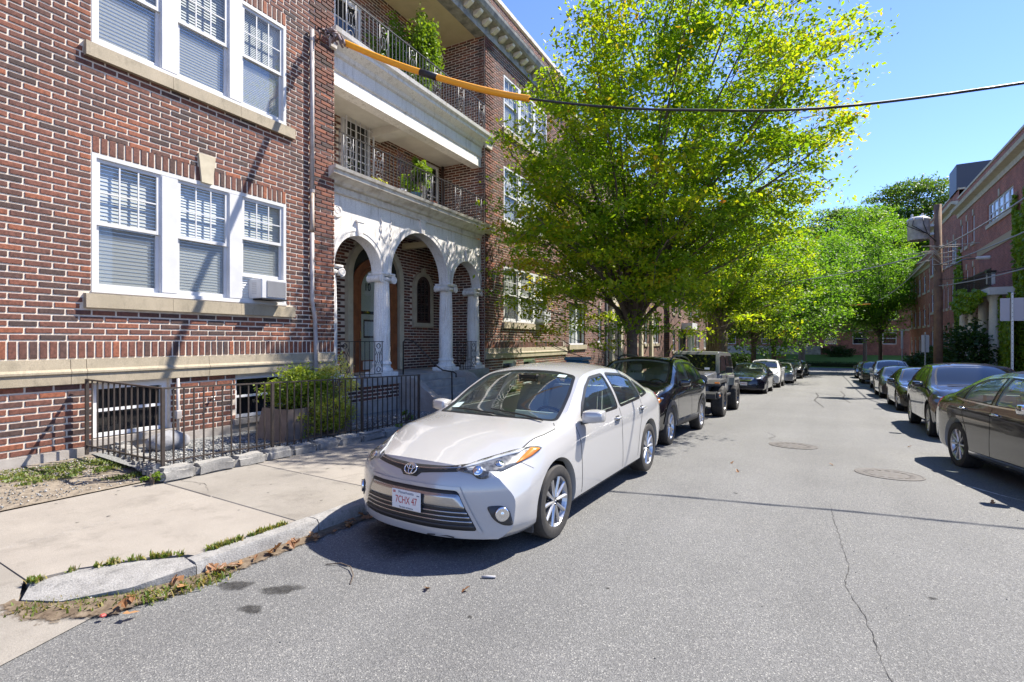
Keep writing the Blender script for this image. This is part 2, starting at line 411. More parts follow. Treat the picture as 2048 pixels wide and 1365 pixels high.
def mat_stain():
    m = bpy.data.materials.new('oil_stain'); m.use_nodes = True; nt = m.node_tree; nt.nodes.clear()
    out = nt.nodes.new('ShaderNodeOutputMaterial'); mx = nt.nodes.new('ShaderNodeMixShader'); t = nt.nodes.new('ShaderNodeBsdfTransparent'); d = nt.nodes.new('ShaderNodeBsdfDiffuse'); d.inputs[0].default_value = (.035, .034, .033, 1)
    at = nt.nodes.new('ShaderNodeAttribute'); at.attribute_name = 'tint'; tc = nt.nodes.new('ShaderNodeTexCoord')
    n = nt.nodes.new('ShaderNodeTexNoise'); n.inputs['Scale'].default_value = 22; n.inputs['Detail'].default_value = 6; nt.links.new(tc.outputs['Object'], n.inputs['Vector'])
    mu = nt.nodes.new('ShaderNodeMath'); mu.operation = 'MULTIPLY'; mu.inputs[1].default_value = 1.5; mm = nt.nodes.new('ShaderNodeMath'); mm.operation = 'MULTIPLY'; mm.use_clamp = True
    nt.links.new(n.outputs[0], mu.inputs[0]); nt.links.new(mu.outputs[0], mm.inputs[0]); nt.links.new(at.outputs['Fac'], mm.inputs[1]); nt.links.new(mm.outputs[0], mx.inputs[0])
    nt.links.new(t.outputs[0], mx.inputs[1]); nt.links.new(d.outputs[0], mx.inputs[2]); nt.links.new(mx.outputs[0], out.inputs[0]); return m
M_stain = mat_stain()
def mat_soil_blend():
    m = bpy.data.materials.new('gutter_soil'); m.use_nodes = True; nt = m.node_tree; nt.nodes.clear(); L = nt.links.new
    out = nt.nodes.new('ShaderNodeOutputMaterial'); mx = nt.nodes.new('ShaderNodeMixShader'); t = nt.nodes.new('ShaderNodeBsdfTransparent'); d = nt.nodes.new('ShaderNodeBsdfDiffuse')
    at = nt.nodes.new('ShaderNodeAttribute'); at.attribute_name = 'tint'; tc = nt.nodes.new('ShaderNodeTexCoord')
    n = nt.nodes.new('ShaderNodeTexNoise'); n.inputs['Scale'].default_value = 16; n.inputs['Detail'].default_value = 9; n.inputs['Roughness'].default_value = .7; L(tc.outputs['Object'], n.inputs['Vector'])
    rp = ramp_node(nt, [(.3, (.075, .055, .04)), (.55, (.16, .125, .09)), (.75, (.26, .215, .165))]); L(n.outputs[0], rp.inputs[0]); L(rp.outputs[0], d.inputs[0])
    ad = nt.nodes.new('ShaderNodeMath'); ad.operation = 'ADD'; L(at.outputs['Fac'], ad.inputs[0]); L(n.outputs[0], ad.inputs[1])
    mr = nt.nodes.new('ShaderNodeMapRange'); mr.inputs[1].default_value = .82; mr.inputs[2].default_value = 1.0; L(ad.outputs[0], mr.inputs[0]); L(mr.outputs[0], mx.inputs[0])
    L(t.outputs[0], mx.inputs[1]); L(d.outputs[0], mx.inputs[2]); L(mx.outputs[0], out.inputs[0]); return m
M_soilb = mat_soil_blend()
M_tar = mat('crack_tar', (.04, .038, .036), .9)
M_galv = mat('painted_downspout', (.42, .39, .38), .5, col2=(.33, .29, .27), nscale=8)
M_grass = mat('lawn', (.10, .20, .03), .9, col2=(.15, .26, .04), nscale=3, bump=.6, bscale=90)
M_bark = mat('bark', (.085, .062, .045), .9, col2=(.14, .11, .085), nscale=12, ndetail=8, bump=.9, bscale=25)
M_bark2 = mat('pale_bark', (.20, .165, .11), .9, col2=(.11, .085, .06), nscale=8, ndetail=8, bump=.8, bscale=18)
M_wire = mat('black_cable', (.015, .015, .017), .5)
M_orange = mat('orange_line_guard', (.86, .36, .012), .42)
M_metal = mat('galvanised_steel', (.35, .36, .37), .4, metal=.8)
M_chrome = mat('chrome', (.78, .78, .80), .12, metal=1.0)
M_black = mat('black_plastic', (.018, .018, .019), .5)
M_rubber = mat('tyre_rubber', (.028, .026, .025), .8, col2=(.045, .042, .038), nscale=20)
LEAF_ZELK = mat_leaf('zelkova_leaf', [(0, (.055, .12, .008)), (.3, (.115, .215, .010)), (.55, (.20, .30, .012)), (.78, (.31, .34, .014)), (.93, (.36, .24, .018)), (1, (.26, .12, .02))], .58)
LEAF_MAPLE = mat_leaf('maple_leaf', [(0, (.045, .12, .014)), (.5, (.085, .19, .018)), (.85, (.14, .25, .02)), (1, (.20, .28, .025))], .55)
LEAF_OAK = mat_leaf('oak_leaf', [(0, (.035, .08, .014)), (.5, (.065, .13, .02)), (1, (.12, .20, .03))], .4)
LEAF_DARK = mat_leaf('dark_leaf', [(0, (.018, .045, .012)), (.5, (.030, .072, .018)), (1, (.055, .11, .025))], .3)
LEAF_IVY = mat_leaf('ivy_leaf', [(0, (.075, .15, .014)), (.5, (.12, .21, .018)), (1, (.19, .26, .025))], .35)
LEAF_GOLD = mat_leaf('golden_leaf', [(0, (.17, .24, .025)), (.5, (.34, .38, .05)), (1, (.55, .55, .22))], .4)
LEAF_GRASS = mat_leaf('grass_blade', [(0, (.07, .12, .02)), (.5, (.13, .18, .03)), (.75, (.24, .22, .07)), (1, (.33, .25, .12))], .3)
LEAF_DRY = mat_leaf('dry_leaf', [(0, (.16, .075, .035)), (.5, (.26, .13, .06)), (1, (.36, .21, .10))], .15)
# ------------------------------------------------------------------ ground, road, pavements
def strip(name, x0f, x1f, y0, y1, dz, material, step=1.0, parent=None, nx=1, kind='structure'):
    ys = [y0]
    while ys[-1] < y1 - 1e-6: ys.append(min(y1, ys[-1] + step))
    b = MB(); vs = []; fs = []
    f0 = x0f if callable(x0f) else (lambda y: x0f); f1 = x1f if callable(x1f) else (lambda y: x1f)
    for y in ys:
        for i in range(nx + 1):
            t = i / nx; vs.append((f0(y) + (f1(y) - f0(y)) * t, y, zr(y) + dz))
    for j in range(len(ys) - 1):
        for i in range(nx):
            a = j * (nx + 1) + i; fs.append((a, a + 1, a + nx + 2, a + nx + 1))
    b.add(vs, fs); o = b.build(name, material, parent)
    if kind: tag(o, kind=kind)
    return o

def curbL(y):      # left kerb line drifts a little away from the road axis
    return -3.88 - .018 * max(0, min(y, 22) - 3)
def curbR(y): return 3.95 + .012 * max(0, min(y, 40) - 8)

ys = [-60, -30, -10, 0, 5, 7.5, 10, 15, 20, 27, 39, 55, 75, 110, 150, 250, 600]
g = MB(); vs = []; fs = []
xs = [-500, -120, -60, -30, -8.3, 8, 30, 60, 120, 500]
for y in ys:
    for x in xs: vs.append((x, y, zr(y) - .03))
for j in range(len(ys) - 1):
    for i in range(len(xs) - 1):
        a = j * len(xs) + i; fs.append((a, a + 1, a + len(xs) + 1, a + len(xs)))
tag(g.add(vs, fs).build('ground', M_dirt), kind='structure')
strip('road', lambda y: curbL(y) + .02 if y > 1.6 else -9.0, lambda y: curbR(y) - .02, -25, 84, 0.0, M_asph, step=1.0, nx=4)
strip('cross_street', -60, 60, 76.5, 83.5, .004, M_asph, step=3.5)

# left pavement: soil strip, slabs, kerb stones
SWZ = .12
pave = tag(strip('pavement', lambda y: -6.62, lambda y: curbL(y) - .14 if y > 2 else -4.6, 1.2, 76, SWZ - .02, M_dirt, step=1.0), kind='structure')
rs = random.Random(5)
def slab(x0, x1, y0, y1, m, tilt=0.0, name='paving_slab', parent=pave, lift=0.0):
    b = MB(); g_ = .006
    n = 4; x0 += g_; x1 -= g_; y0 += g_; y1 -= g_
    zA, zB = zr(y0) + SWZ + lift, zr(y1) + SWZ + lift
    c = .008
    b.add([(x0, y0, zA - .05), (x1, y0, zA - .05), (x1, y1, zB - .05), (x0, y1, zB - .05),
           (x0, y0, zA - c), (x1, y0, zA - c), (x1, y1, zB - c + tilt), (x0, y1, zB - c + tilt),
           (x0 + c, y0 + c, zA), (x1 - c, y0 + c, zA), (x1 - c, y1 - c, zB + tilt), (x0 + c, y1 - c, zB + tilt)],
          [(0, 3, 2, 1), (0, 1, 5, 4), (1, 2, 6, 5), (2, 3, 7, 6), (3, 0, 4, 7), (4, 5, 9, 8), (5, 6, 10, 9), (6, 7, 11, 10), (7, 4, 8, 11), (8, 9, 10, 11)])
    return b.build(name, m, parent)
yy = 1.25; k = 0
joints = [1.238, 2.9, 3.98, 5.5, 7.1, 8.7, 10.3, 11.9, 13.5, 15.2, 17, 19, 21, 23, 25, 28, 31, 34, 38, 42, 47, 52, 58, 64, 70, 75.5]
for a, b_ in zip(joints, joints[1:]):
    xb = curbL((a + b_) / 2) - .15
    xm = -5.42
    slab(-6.60, xm, a, b_, M_conc if k % 3 != 1 else M_conc2, tilt=rs.uniform(-.004, .004))
    if k == 0:
        pz = [(xm + .006, a + .006), (-4.56, a + .006), (-4.50, 1.50), (-4.30, 1.80), (-4.09, 2.02), (xb - .006, 2.04), (xb - .006, b_ - .006), (xm + .006, b_ - .006)]
        MB().prism(pz, 'z', SWZ - .06, SWZ).build('paving_slab', M_conc, pave)
    else: slab(xm, xb, a, b_, M_conc if k % 3 != 1 else M_conc2, tilt=rs.uniform(-.004, .004))
    k += 1
# driveway apron beside the camera: flush concrete that slopes to the road
apron = MB()
apron.add([(-9.0, -6, .118), (-4.9, -6, .110), (-3.68, -6, .006), (-3.72, .9, .006), (-3.92, 1.45, .006), (-4.42, 1.16, .05), (-4.62, 1.24, .112), (-9.0, 1.24, .118)], [(0, 1, 6, 7), (1, 2, 3, 5, 6), (3, 4, 5)])
tag(apron.build('driveway_apron', M_conc2), kind='structure')

# kerb: granite blocks; the first one is the low sunken end block
kerb = tag(strip('kerb', lambda y: curbL(y) - .14, lambda y: curbL(y), 2.0, 76, -.02, M_granite, step=1.0), kind='structure')
rk = random.Random(11)
def kerb_block(y0, y1, x0, x1, top0, top1, parent=kerb, jit=.012):
    bm = bmesh.new()
    n = 5; rows = []
    for i in range(n + 1):
        t = i / n; y = y0 + (y1 - y0) * t; xa = x0(y); xb = x1(y); zt = top0 + (top1 - top0) * t
        J = lambda s=1.0: rk.uniform(-jit, jit) * s
        rows.append([bm.verts.new((xa + J(.4), y, zt - .25)), bm.verts.new((xa + J(.5), y + J(.3), zt + J(.3))), bm.verts.new(((xa + xb) / 2, y, zt + .004 + J(.3))),
                     bm.verts.new((xb - .018 + J(.5), y + J(.3), zt + J(.3))), bm.verts.new((xb + J(.6), y, zt - .03 + J(.4))), bm.verts.new((xb + .012 + J(.6), y, zt - .25))])
    for i in range(n):
        for c in range(5): bm.faces.new((rows[i][c], rows[i + 1][c], rows[i + 1][c + 1], rows[i][c + 1]))
    bm.faces.new(rows[0]); bm.faces.new(rows[-1][::-1])
    bmesh.ops.recalc_face_normals(bm, faces=bm.faces[:])
    return MB().from_bm(bm).build('kerb_stone', M_granite, parent, smooth=True, sharp=40)
yy = 1.98
while yy < 58:
    L = rk.uniform(1.5, 2.2) if yy > 2.1 else 1.05
    kerb_block(yy, yy + L - .012, lambda y: curbL(y) - .145, lambda y: curbL(y), zr(yy) + SWZ + .002, zr(yy + L) + SWZ + .002); yy += L
# sunken, tilted end block
sb = MB(); bm = bmesh.new()
out = [(-4.53, 1.25, .105), (-4.40, 1.17, .065), (-4.18, 1.30, .060), (-3.95, 1.60, .080), (-3.87, 1.97, .108), (-4.06, 1.98, .124), (-4.28, 1.77, .122), (-4.48, 1.48, .118)]
top = [bm.verts.new((x, y, z + rk.uniform(-.004, .004))) for x, y, z in out]; cen = bm.verts.new((-4.22, 1.58, .108))
bot = [bm.verts.new((x, y, -.1)) for x, y, z in out]
for i in range(len(out)):
    j = (i + 1) % len(out); bm.faces.new((top[i], top[j], cen)); bm.faces.new((bot[i], bot[j], top[j], top[i]))
bmesh.ops.recalc_face_normals(bm, faces=bm.faces[:])
bmesh.ops.subdivide_edges(bm, edges=bm.edges[:], cuts=2, use_grid_fill=True)
MB().from_bm(bm).build('kerb_stone', M_granite, kerb, smooth=True, sharp=35)

# right side pavement and kerb
pr = tag(strip('pavement', lambda y: curbR(y) + .14, 6.2, -25, 76, SWZ, M_conc2, step=2.0), kind='structure')
kerb2 = tag(strip('kerb', lambda y: curbR(y), lambda y: curbR(y) + .14, -20, 76, -.02, M_granite, step=1.0), kind='structure')
yy = 6.0
while yy < 60:
    L = rk.uniform(1.8, 2.4)
    b = MB(); 
    for (ya, yb) in ((yy, yy + L - .012),):
        xa, xb = curbR(ya), curbR(ya) + .145
        b.add([(xa - .01, ya, zr(ya) - .1), (xa, ya, zr(ya) + SWZ - .015), (xa + .02, ya, zr(ya) + SWZ + .003), (xb, ya, zr(ya) + SWZ + .003), (xb, ya, zr(ya) - .1),
               (curbR(yb) - .01, yb, zr(yb) - .1), (curbR(yb), yb, zr(yb) + SWZ - .015), (curbR(yb) + .02, yb, zr(yb) + SWZ + .003), (curbR(yb) + .145, yb, zr(yb) + SWZ + .003), (curbR(yb) + .145, yb, zr(yb) - .1)],
              [(0, 5, 6, 1), (1, 6, 7, 2), (2, 7, 8, 3), (3, 8, 9, 4), (4, 3, 2, 1, 0), (5, 6, 7, 8, 9)])
    b.build('kerb_stone', M_granite, kerb2); yy += L
tag(strip('planting_bed', 6.2, 8.2, 5, 75, SWZ - .01, M_dirt, step=2.0), kind='structure')

# soil patch between pavement and wall, left of the stone border
b = MB(); vs = []; fs = []; nx, ny = 22, 26; rr = random.Random(3)
for j in range(ny + 1):
    for i in range(nx + 1):
        t = i / nx; y = 1.23 + (3.05 - 1.23) * j / ny; x = -8.45 + (-6.62 + 8.45) * t
        z = .125 + (1 - t) * .10 + rr.uniform(-.008, .012) * (1 if 0 < i < nx else 0)
        vs.append((x, y, z))
for j in range(ny):
    for i in range(nx):
        a = j * (nx + 1) + i; fs.append((a, a + 1, a + nx + 2, a + nx + 1))
tag(b.add(vs, fs).build('soil_patch', M_dirt, smooth=True), kind='structure')
# gravel yard behind the border
b = MB(); b.add([(-8.5, 2.9, .235), (-6.5, 2.85, .215), (-6.5, 9.3, .10), (-8.9, 9.3, .13)], [(0, 1, 2, 3)])
tag(b.build('gravel_yard', M_gravel), kind='structure')
b = MB(); b.add([(-8.7, 9.3, .12), (-6.6, 9.3, .10), (-6.6, 76, -1.85), (-10.5, 76, -1.75)], [(0, 1, 2, 3)])
tag(b.build('front_yard', M_grass), kind='structure')
# loose gravel
rg = np.random.default_rng(4)
def scatter_stones(name, n, xr, yr, zf, s0, s1, material, label=None, inside=None, kind='stuff', cat=None):
    x = rg.uniform(*xr, n); y = rg.uniform(*yr, n); s = rg.uniform(s0, s1, n)
    base = np.array([[1, 0, 0], [-1, 0, 0], [0, 1, 0], [0, -1, 0], [0, 0, .8], [0, 0, -.8]], float)
    V = base[None] * s[:, None, None] * rg.uniform(.6, 1.3, (n, 6, 1)); a = rg.uniform(0, 6.28, n)
    c, sn = np.cos(a)[:, None], np.sin(a)[:, None]
    X = V[:, :, 0] * c - V[:, :, 1] * sn; Y = V[:, :, 0] * sn + V[:, :, 1] * c
    z = np.array([zf(p, q) for p, q in zip(x, y)])
    P = np.stack([X + x[:, None], Y + y[:, None], V[:, :, 2] + z[:, None] + s[:, None] * .25], -1).reshape(-1, 3)
    T = np.array([[0, 2, 4], [2, 1, 4], [1, 3, 4], [3, 0, 4], [2, 0, 5], [1, 2, 5], [3, 1, 5], [0, 3, 5]])
    F = (T[None] + (np.arange(n) * 6)[:, None, None]).reshape(-1, 3)
    o = inst(name, np_mesh(name, P, F, material, np.repeat(rg.uniform(0, 1, n), 6)))
    return tag(o, label, cat, kind=kind)
def mat_stones():
    m = bpy.data.materials.new('crushed_stone'); nt, bs, out = nodes_of(m)
    at = nt.nodes.new('ShaderNodeAttribute'); at.attribute_name = 'tint'
    rp = ramp_node(nt, [(0, (.06, .066, .07)), (.5, (.17, .175, .175)), (.85, (.32, .32, .31)), (1, (.5, .48, .44))]); nt.links.new(at.outputs['Fac'], rp.inputs[0]); nt.links.new(rp.outputs[0], bs.inputs['Base Color'])
    bs.inputs['Roughness'].default_value = .85; return m
M_stones = mat_stones()
scatter_stones('gravel', 9000, (-8.15, -6.62), (3.0, 8.9), lambda x, y: .222 - (y - 3) * .018, .008, .022, M_stones, 'grey crushed stone covering the fenced yard', cat='gravel')
scatter_stones('soil_grit', 900, (-8.3, -6.65), (1.25, 2.85), lambda x, y: .135 + max(0, (-6.62 - x)) * .05, .004, .014, M_stones, 'small pebbles on the bare soil patch', cat='pebbles')
scatter_stones('road_grit', 500, (-4.1, 3.5), (.9, 8.0), lambda x, y: zr(y) + .001, .002, .006, M_stones, 'loose grit scattered on the asphalt', cat='grit')

# border of rough granite blocks around the yard
rb = random.Random(21)
border = empty('stone_border', (-6.43, 2.9, .1)); tag(border, 'low border of rough grey granite blocks below the iron fence', 'border')
def border_block(p0, p1, w, h, z0):
    p0 = Vector(p0); p1 = Vector(p1); d = (p1 - p0); L = d.length
    bm = bmesh.new(); bmesh.ops.create_cube(bm, size=1.0)
    for v in bm.verts: v.co = Vector((v.co.x * (L - .012), v.co.y * w, v.co.z * h))
    bmesh.ops.bevel(bm, geom=bm.edges[:], offset=.038, segments=2, affect='EDGES')
    bmesh.ops.subdivide_edges(bm, edges=[e for e in bm.edges if e.calc_length() > .09], cuts=2, use_grid_fill=True)
    for v in bm.verts: v.co += Vector((rb.uniform(-1, 1), rb.uniform(-1, 1), rb.uniform(-1, 1))) * .011
    o = MB().from_bm(bm).build('border_stone', M_granite2, border, smooth=True, sharp=50)
    m = (p0 + p1) / 2
    o.location = Vector((m.x, m.y, z0 + h / 2)) - border.location; o.rotation_euler = (rb.uniform(-.03, .03), 0, math.atan2(d.y, d.x) + rb.uniform(-.02, .02))
    return o
y = 2.86
while y < 7.5:
    L = rb.uniform(.36, .52); border_block((-6.44 - rb.uniform(0, .02), y, 0), (-6.44, y + L, 0), .22, .165 + rb.uniform(-.015, .015), .105 - max(0, y - 3) * .016); y += L
x = -6.55
while x > -8.15:
    L = rb.uniform(.15, .26); border_block((x, 2.93 + (-6.5 - x) * .16, 0), (x - L, 2.93 + (-6.5 - x + L) * .16, 0), .20, .165 + rb.uniform(-.02, .02), .12 + (-6.5 - x) * .03); x -= L

# manhole covers, stains, cracks
def manhole(x, y, r, label):
    e = empty('manhole_cover', (x, y, zr(y))); tag(e, label, 'manhole', 'manhole covers in the road'); e.rotation_euler = (math.atan(slope(y)), 0, 0)
    M_cast = mat('cast_iron_' + str(len(bpy.data.materials)), (.105, .10, .095), .7, metal=.1, col2=(.075, .062, .054), nscale=12)
    MB().lathe([(r, .0), (r, .007), (r - .025, .0075), (r - .035, .003)], 40).build('ring', M_cast, e)
    MB().lathe([(r - .035, .003), (r - .045, .006), (r * .6, .0065), (r * .58, .004), (r * .3, .004), (r * .28, .0065), (0.001, .0065)], 40).build('lid', M_cast, e)
    b = MB()
    for k in range(16):
        a = 2 * math.pi * k / 16; b.box(r * .66 * math.cos(a) - .03, r * .66 * math.cos(a) + .03, r * .66 * math.sin(a) - .03, r * .66 * math.sin(a) + .03, .005, .009)
    tag(b.build('stud', M_cast, e), kind='stuff')
manhole(-.54, 10.75, .40, 'round cast iron manhole cover farther up the road')
manhole(.72, 8.75, .40, 'round cast iron manhole cover nearest to the black sedan')
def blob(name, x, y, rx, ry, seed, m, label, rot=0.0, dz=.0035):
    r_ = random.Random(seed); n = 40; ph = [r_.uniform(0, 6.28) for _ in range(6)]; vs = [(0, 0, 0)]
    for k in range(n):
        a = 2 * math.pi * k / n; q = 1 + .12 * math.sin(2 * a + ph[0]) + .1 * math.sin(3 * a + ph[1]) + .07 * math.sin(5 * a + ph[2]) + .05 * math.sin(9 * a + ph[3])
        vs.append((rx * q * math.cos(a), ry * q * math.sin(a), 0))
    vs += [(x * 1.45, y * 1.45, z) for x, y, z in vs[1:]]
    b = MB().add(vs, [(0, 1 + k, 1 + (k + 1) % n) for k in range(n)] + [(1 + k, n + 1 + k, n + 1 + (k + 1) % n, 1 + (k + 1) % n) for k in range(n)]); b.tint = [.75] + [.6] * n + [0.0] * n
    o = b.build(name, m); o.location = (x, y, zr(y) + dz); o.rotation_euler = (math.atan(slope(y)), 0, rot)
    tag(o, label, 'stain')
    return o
blob('oil_stain', -3.55, 2.07, .085, .06, 1, M_stain, 'larger dark oil stain on the asphalt left of the twig', .4)
blob('oil_stain', -3.22, 2.20, .11, .05, 2, M_stain, 'elongated dark oil stain between the round stain and the car', .6)
blob('oil_stain', -3.15, 1.94, .06, .042, 3, M_stain, 'small round oil stain nearest to the kerb stones', .2)
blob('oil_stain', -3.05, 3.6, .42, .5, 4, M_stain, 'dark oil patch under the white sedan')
def ribbon(name, pts, w, m, label, cat, seed=1, dz=.004):
    r_ = random.Random(seed); vs = []; fs = []; P = []
    for (x0, y0), (x1, y1) in zip(pts, pts[1:]):
        n = max(2, int(math.hypot(x1 - x0, y1 - y0) / .05))
        for k in range(n): P.append((x0 + (x1 - x0) * k / n + r_.uniform(-.008, .008), y0 + (y1 - y0) * k / n + r_.uniform(-.008, .008)))
    P.append(pts[-1])
    for i, (x, y) in enumerate(P):
        dx, dy = P[min(i + 1, len(P) - 1)][0] - P[max(i - 1, 0)][0], P[min(i + 1, len(P) - 1)][1] - P[max(i - 1, 0)][1]; l = math.hypot(dx, dy) or 1
        ww = w * r_.uniform(.4, 1.3) * (min(1, i / 6, (len(P) - 1 - i) / 6) * .9 + .1)
        vs += [(x - dy / l * ww, y + dx / l * ww, zr(y) + dz), (x + dy / l * ww, y - dx / l * ww, zr(y) + dz)]
    for i in range(len(P) - 1): fs.append((2 * i, 2 * i + 1, 2 * i + 3, 2 * i + 2))
    return tag(MB().add(vs, fs).build(name, m), label, cat)
ribbon('road_crack', [(.02, 6.6), (.05, 6.0), (.10, 5.2), (.14, 4.7), (.10, 4.3), (.20, 3.9), (.25, 3.4), (.33, 2.9), (.36, 2.3)], .0020, M_tar, 'thin jagged crack running down the road lane', 'crack')
ribbon('road_crack', [(-.5, 30), (-.35, 27), (-.45, 24), (-.25, 22), (-.1, 20.5)], .03, M_tar, 'dark sealed crack far up the road between the car rows', 'crack', 5)
ribbon('road_crack', [(.6, 33), (.7, 29), (.55, 26), (.75, 23.5)], .025, M_tar, 'second sealed crack far up the road near the right cars', 'crack', 6)
M_chalk = mat('road_marking_paint', (.62, .62, .60), .8)
ribbon('utility_marking', [(1.35, 8.6), (1.55, 8.45), (1.75, 8.1), (1.9, 7.9)], .012, M_chalk, 'faint white utility mark on the road beside the black sedan', 'marking', 8)

b = MB(); inner = [(-4.6, 1.16, .075), (-4.42, 1.15, .06), (-4.2, 1.26, .055), (-3.95, 1.55, .055), (-3.86, 1.9, .045), (-3.87, 2.4, .03), (-3.88, 3.0, .022), (-3.90, 4.2, .015)]
mid_ = [(-4.58, 1.08, .078), (-4.36, 1.07, .05), (-4.10, 1.19, .034), (-3.84, 1.45, .022), (-3.78, 1.9, .018), (-3.79, 2.4, .012), (-3.80, 3.0, .010), (-3.82, 4.2, .008)]
outr = [(-4.6, .98, .09), (-4.28, .95, .045), (-3.95, 1.06, .014), (-3.70, 1.4, .007), (-3.66, 1.9, .006), (-3.68, 2.4, .006), (-3.70, 3.0, .006), (-3.74, 4.2, .006)]
n = len(inner); b.add(inner + mid_ + outr, [(k, n + k, n + k + 1, k + 1) for k in range(n - 1)] + [(n + k, 2 * n + k, 2 * n + k + 1, n + k + 1) for k in range(n - 1)]); b.tint = [.45] + [1.0] * (n - 1) + [.2, .4] + [.58] * (n - 2) + [.0] * n
tag(b.build('gutter_soil', M_soilb, smooth=True), kind='structure')
tag(MB().add([(-5.2, 1.0, .083), (-4.35, 1.05, .03), (-4.2, 1.45, .03), (-4.7, 1.6, .083)], [(0, 1, 2, 3)]).build('joint_soil', M_dirt), kind='structure')

ribbon('road_crack', [(-1.2, 12.6), (-.9, 11.9), (-1.0, 11.4), (-.7, 11.1)], .006, M_tar, 'short crack running to the far manhole cover', 'crack', 32)
rq = random.Random(8)
for k, (x, y, r_) in enumerate(((-1.9, 2.6, .014), (-1.3, 3.4, .012), (.6, 4.4, .02), (-.9, 6.4, .022))):
    blob('oil_drip', x, y, r_, r_ * .8, 50 + k, M_stain, ['tiny oil drip on the road below the car bumper', 'tiny dark drip right of the stick', 'small dark spot beside the long crack', 'small dark spot level with the rear wheel of the white sedan', 'small dark spot level with the front wheel of the white sedan', 'faint dark spot near the black sedan shadow', 'tiny dark drip at the lower left of the road', 'tiny dark drip in the middle of the near lane'][k])

ribbon('pavement_crack', [(-6.55, 3.3), (-6.3, 3.05), (-5.95, 3.12), (-5.6, 2.98)], .003, M_tar, 'thin crack in the pavement slab below the fence corner', 'crack', 41, SWZ + .004)
ribbon('pavement_crack', [(-4.9, 3.98), (-4.75, 4.5), (-4.85, 5.0), (-4.6, 5.5)], .003, M_tar, 'thin crack in the pavement slab beside the white sedan', 'crack', 42, SWZ + .005)
for k in range(26):
    x, y = rq.uniform(-6.5, -4.2), rq.uniform(1.4, 5.5)
    o = blob('gum_spot', x, y, rq.uniform(.006, .016), rq.uniform(.006, .014), 80 + k, M_stain, 'small dark gum spot on the pale pavement slabs', 0, SWZ + .004); o['group'] = 'gum spots on the pavement'
for k in range(18):
    x, y = rq.uniform(-7.5, -4.4), rq.uniform(.2, 1.2)
    o = blob('gum_spot', x, y, rq.uniform(.006, .014), rq.uniform(.006, .012), 130 + k, M_stain, 'small dark gum spot on the driveway apron', 0, .122); o['group'] = 'gum spots on the driveway apron'
# ------------------------------------------------------------------ left apartment building
PH = YAW - math.atan((1572 - 1024) / 1030.0)
FN = -8.108
BLD = empty('apartment_building', (math.cos(PH) * FN, math.sin(PH) * FN, 0), PH)
tag(BLD, 'three-storey dark red brick apartment building with white arched porch and iron balconies', 'building')
CO, BL, JT = .082, .28, .0235       # brick course, stretcher length, joint

class Bricks:
    def __init__(s): s.items = []
    def wall(s, a0, a1, z0, z1, mp, openings=(), quoin=(), seed=1, skip=None):
        r_ = random.Random(seed); n = int(round((z1 - z0) / CO)); ch = (z1 - z0) / n
        for i in range(n):
            za, zb = z0 + i * ch, z0 + (i + 1) * ch; zc = (za + zb) / 2
            head = (i % 6 == 5)
            L = BL / 2 if head and r_.random() < .0 else BL
            a = a0 - (BL / 2 if i % 2 else 0) - r_.uniform(0, .02)
            while a < a1:
                b = a + BL
                segs = [(max(a, a0), min(b, a1))]
                for (o0, o1, p0, p1) in openings:
                    if zc < p0 or zc > p1: continue
                    ns = []
                    for q0, q1 in segs:
                        if o1 <= q0 or o0 >= q1: ns.append((q0, q1))
                        else:
                            if q0 < o0: ns.append((q0, o0))
                            if o1 < q1: ns.append((o1, q1))
                    segs = ns
                for q0, q1 in segs:
                    if q1 - q0 > .05 and not (skip and skip((q0 + q1) / 2, zc)):
                        rec = 0.0
                        for (u0, u1) in quoin:
                            if u0 <= (q0 + q1) / 2 <= u1 and i % 7 != 3: rec = .016
                        s.items.append(((q0 + q1) / 2, zc, q1 - q0 - JT, ch - JT, mp, rec, r_.random()))
                a = b
    def soldier(s, a0, a1, z0, z1, mp, seed=2, pitch=.098, skip=None):
        r_ = random.Random(seed); n = max(1, int(round((a1 - a0) / pitch))); w = (a1 - a0) / n
        for k in range(n):
            ac = a0 + (k + .5) * w
            if skip and skip(ac, (z0 + z1) / 2): continue
            s.items.append((ac, (z0 + z1) / 2, w - JT * 1.1, z1 - z0 - JT, mp, 0.0, .3 + .65 * r_.random()))

def mp_front(xp): return lambda a, z, o: (xp + o, a, z)
def mp_back(yp): return lambda a, z, o: (a, yp - o, z)      # wall that faces -y

def brick_verts(it, rn, proud=.010):
    a, z, w, h, mp, rec, t = it
    c = .005; j = .0022
    out = []
    for (o, k) in ((-.01, 0), (proud - .003, 0), (proud, c)):
        for sa, sz in ((-1, -1), (1, -1), (1, 1), (-1, 1)):
            out.append(mp(a + sa * (w / 2 - k) + rn.uniform(-j, j), z + sz * (h / 2 - k) + rn.uniform(-j, j), o + (rec if o > 0 else 0) + (rn.uniform(-.0012, .0012))))
    return out
BF = [(0, 1, 5, 4), (1, 2, 6, 5), (2, 3, 7, 6), (3, 0, 4, 7), (4, 5, 9, 8), (5, 6, 10, 9), (6, 7, 11, 10), (7, 4, 8, 11), (8, 9, 10, 11)]

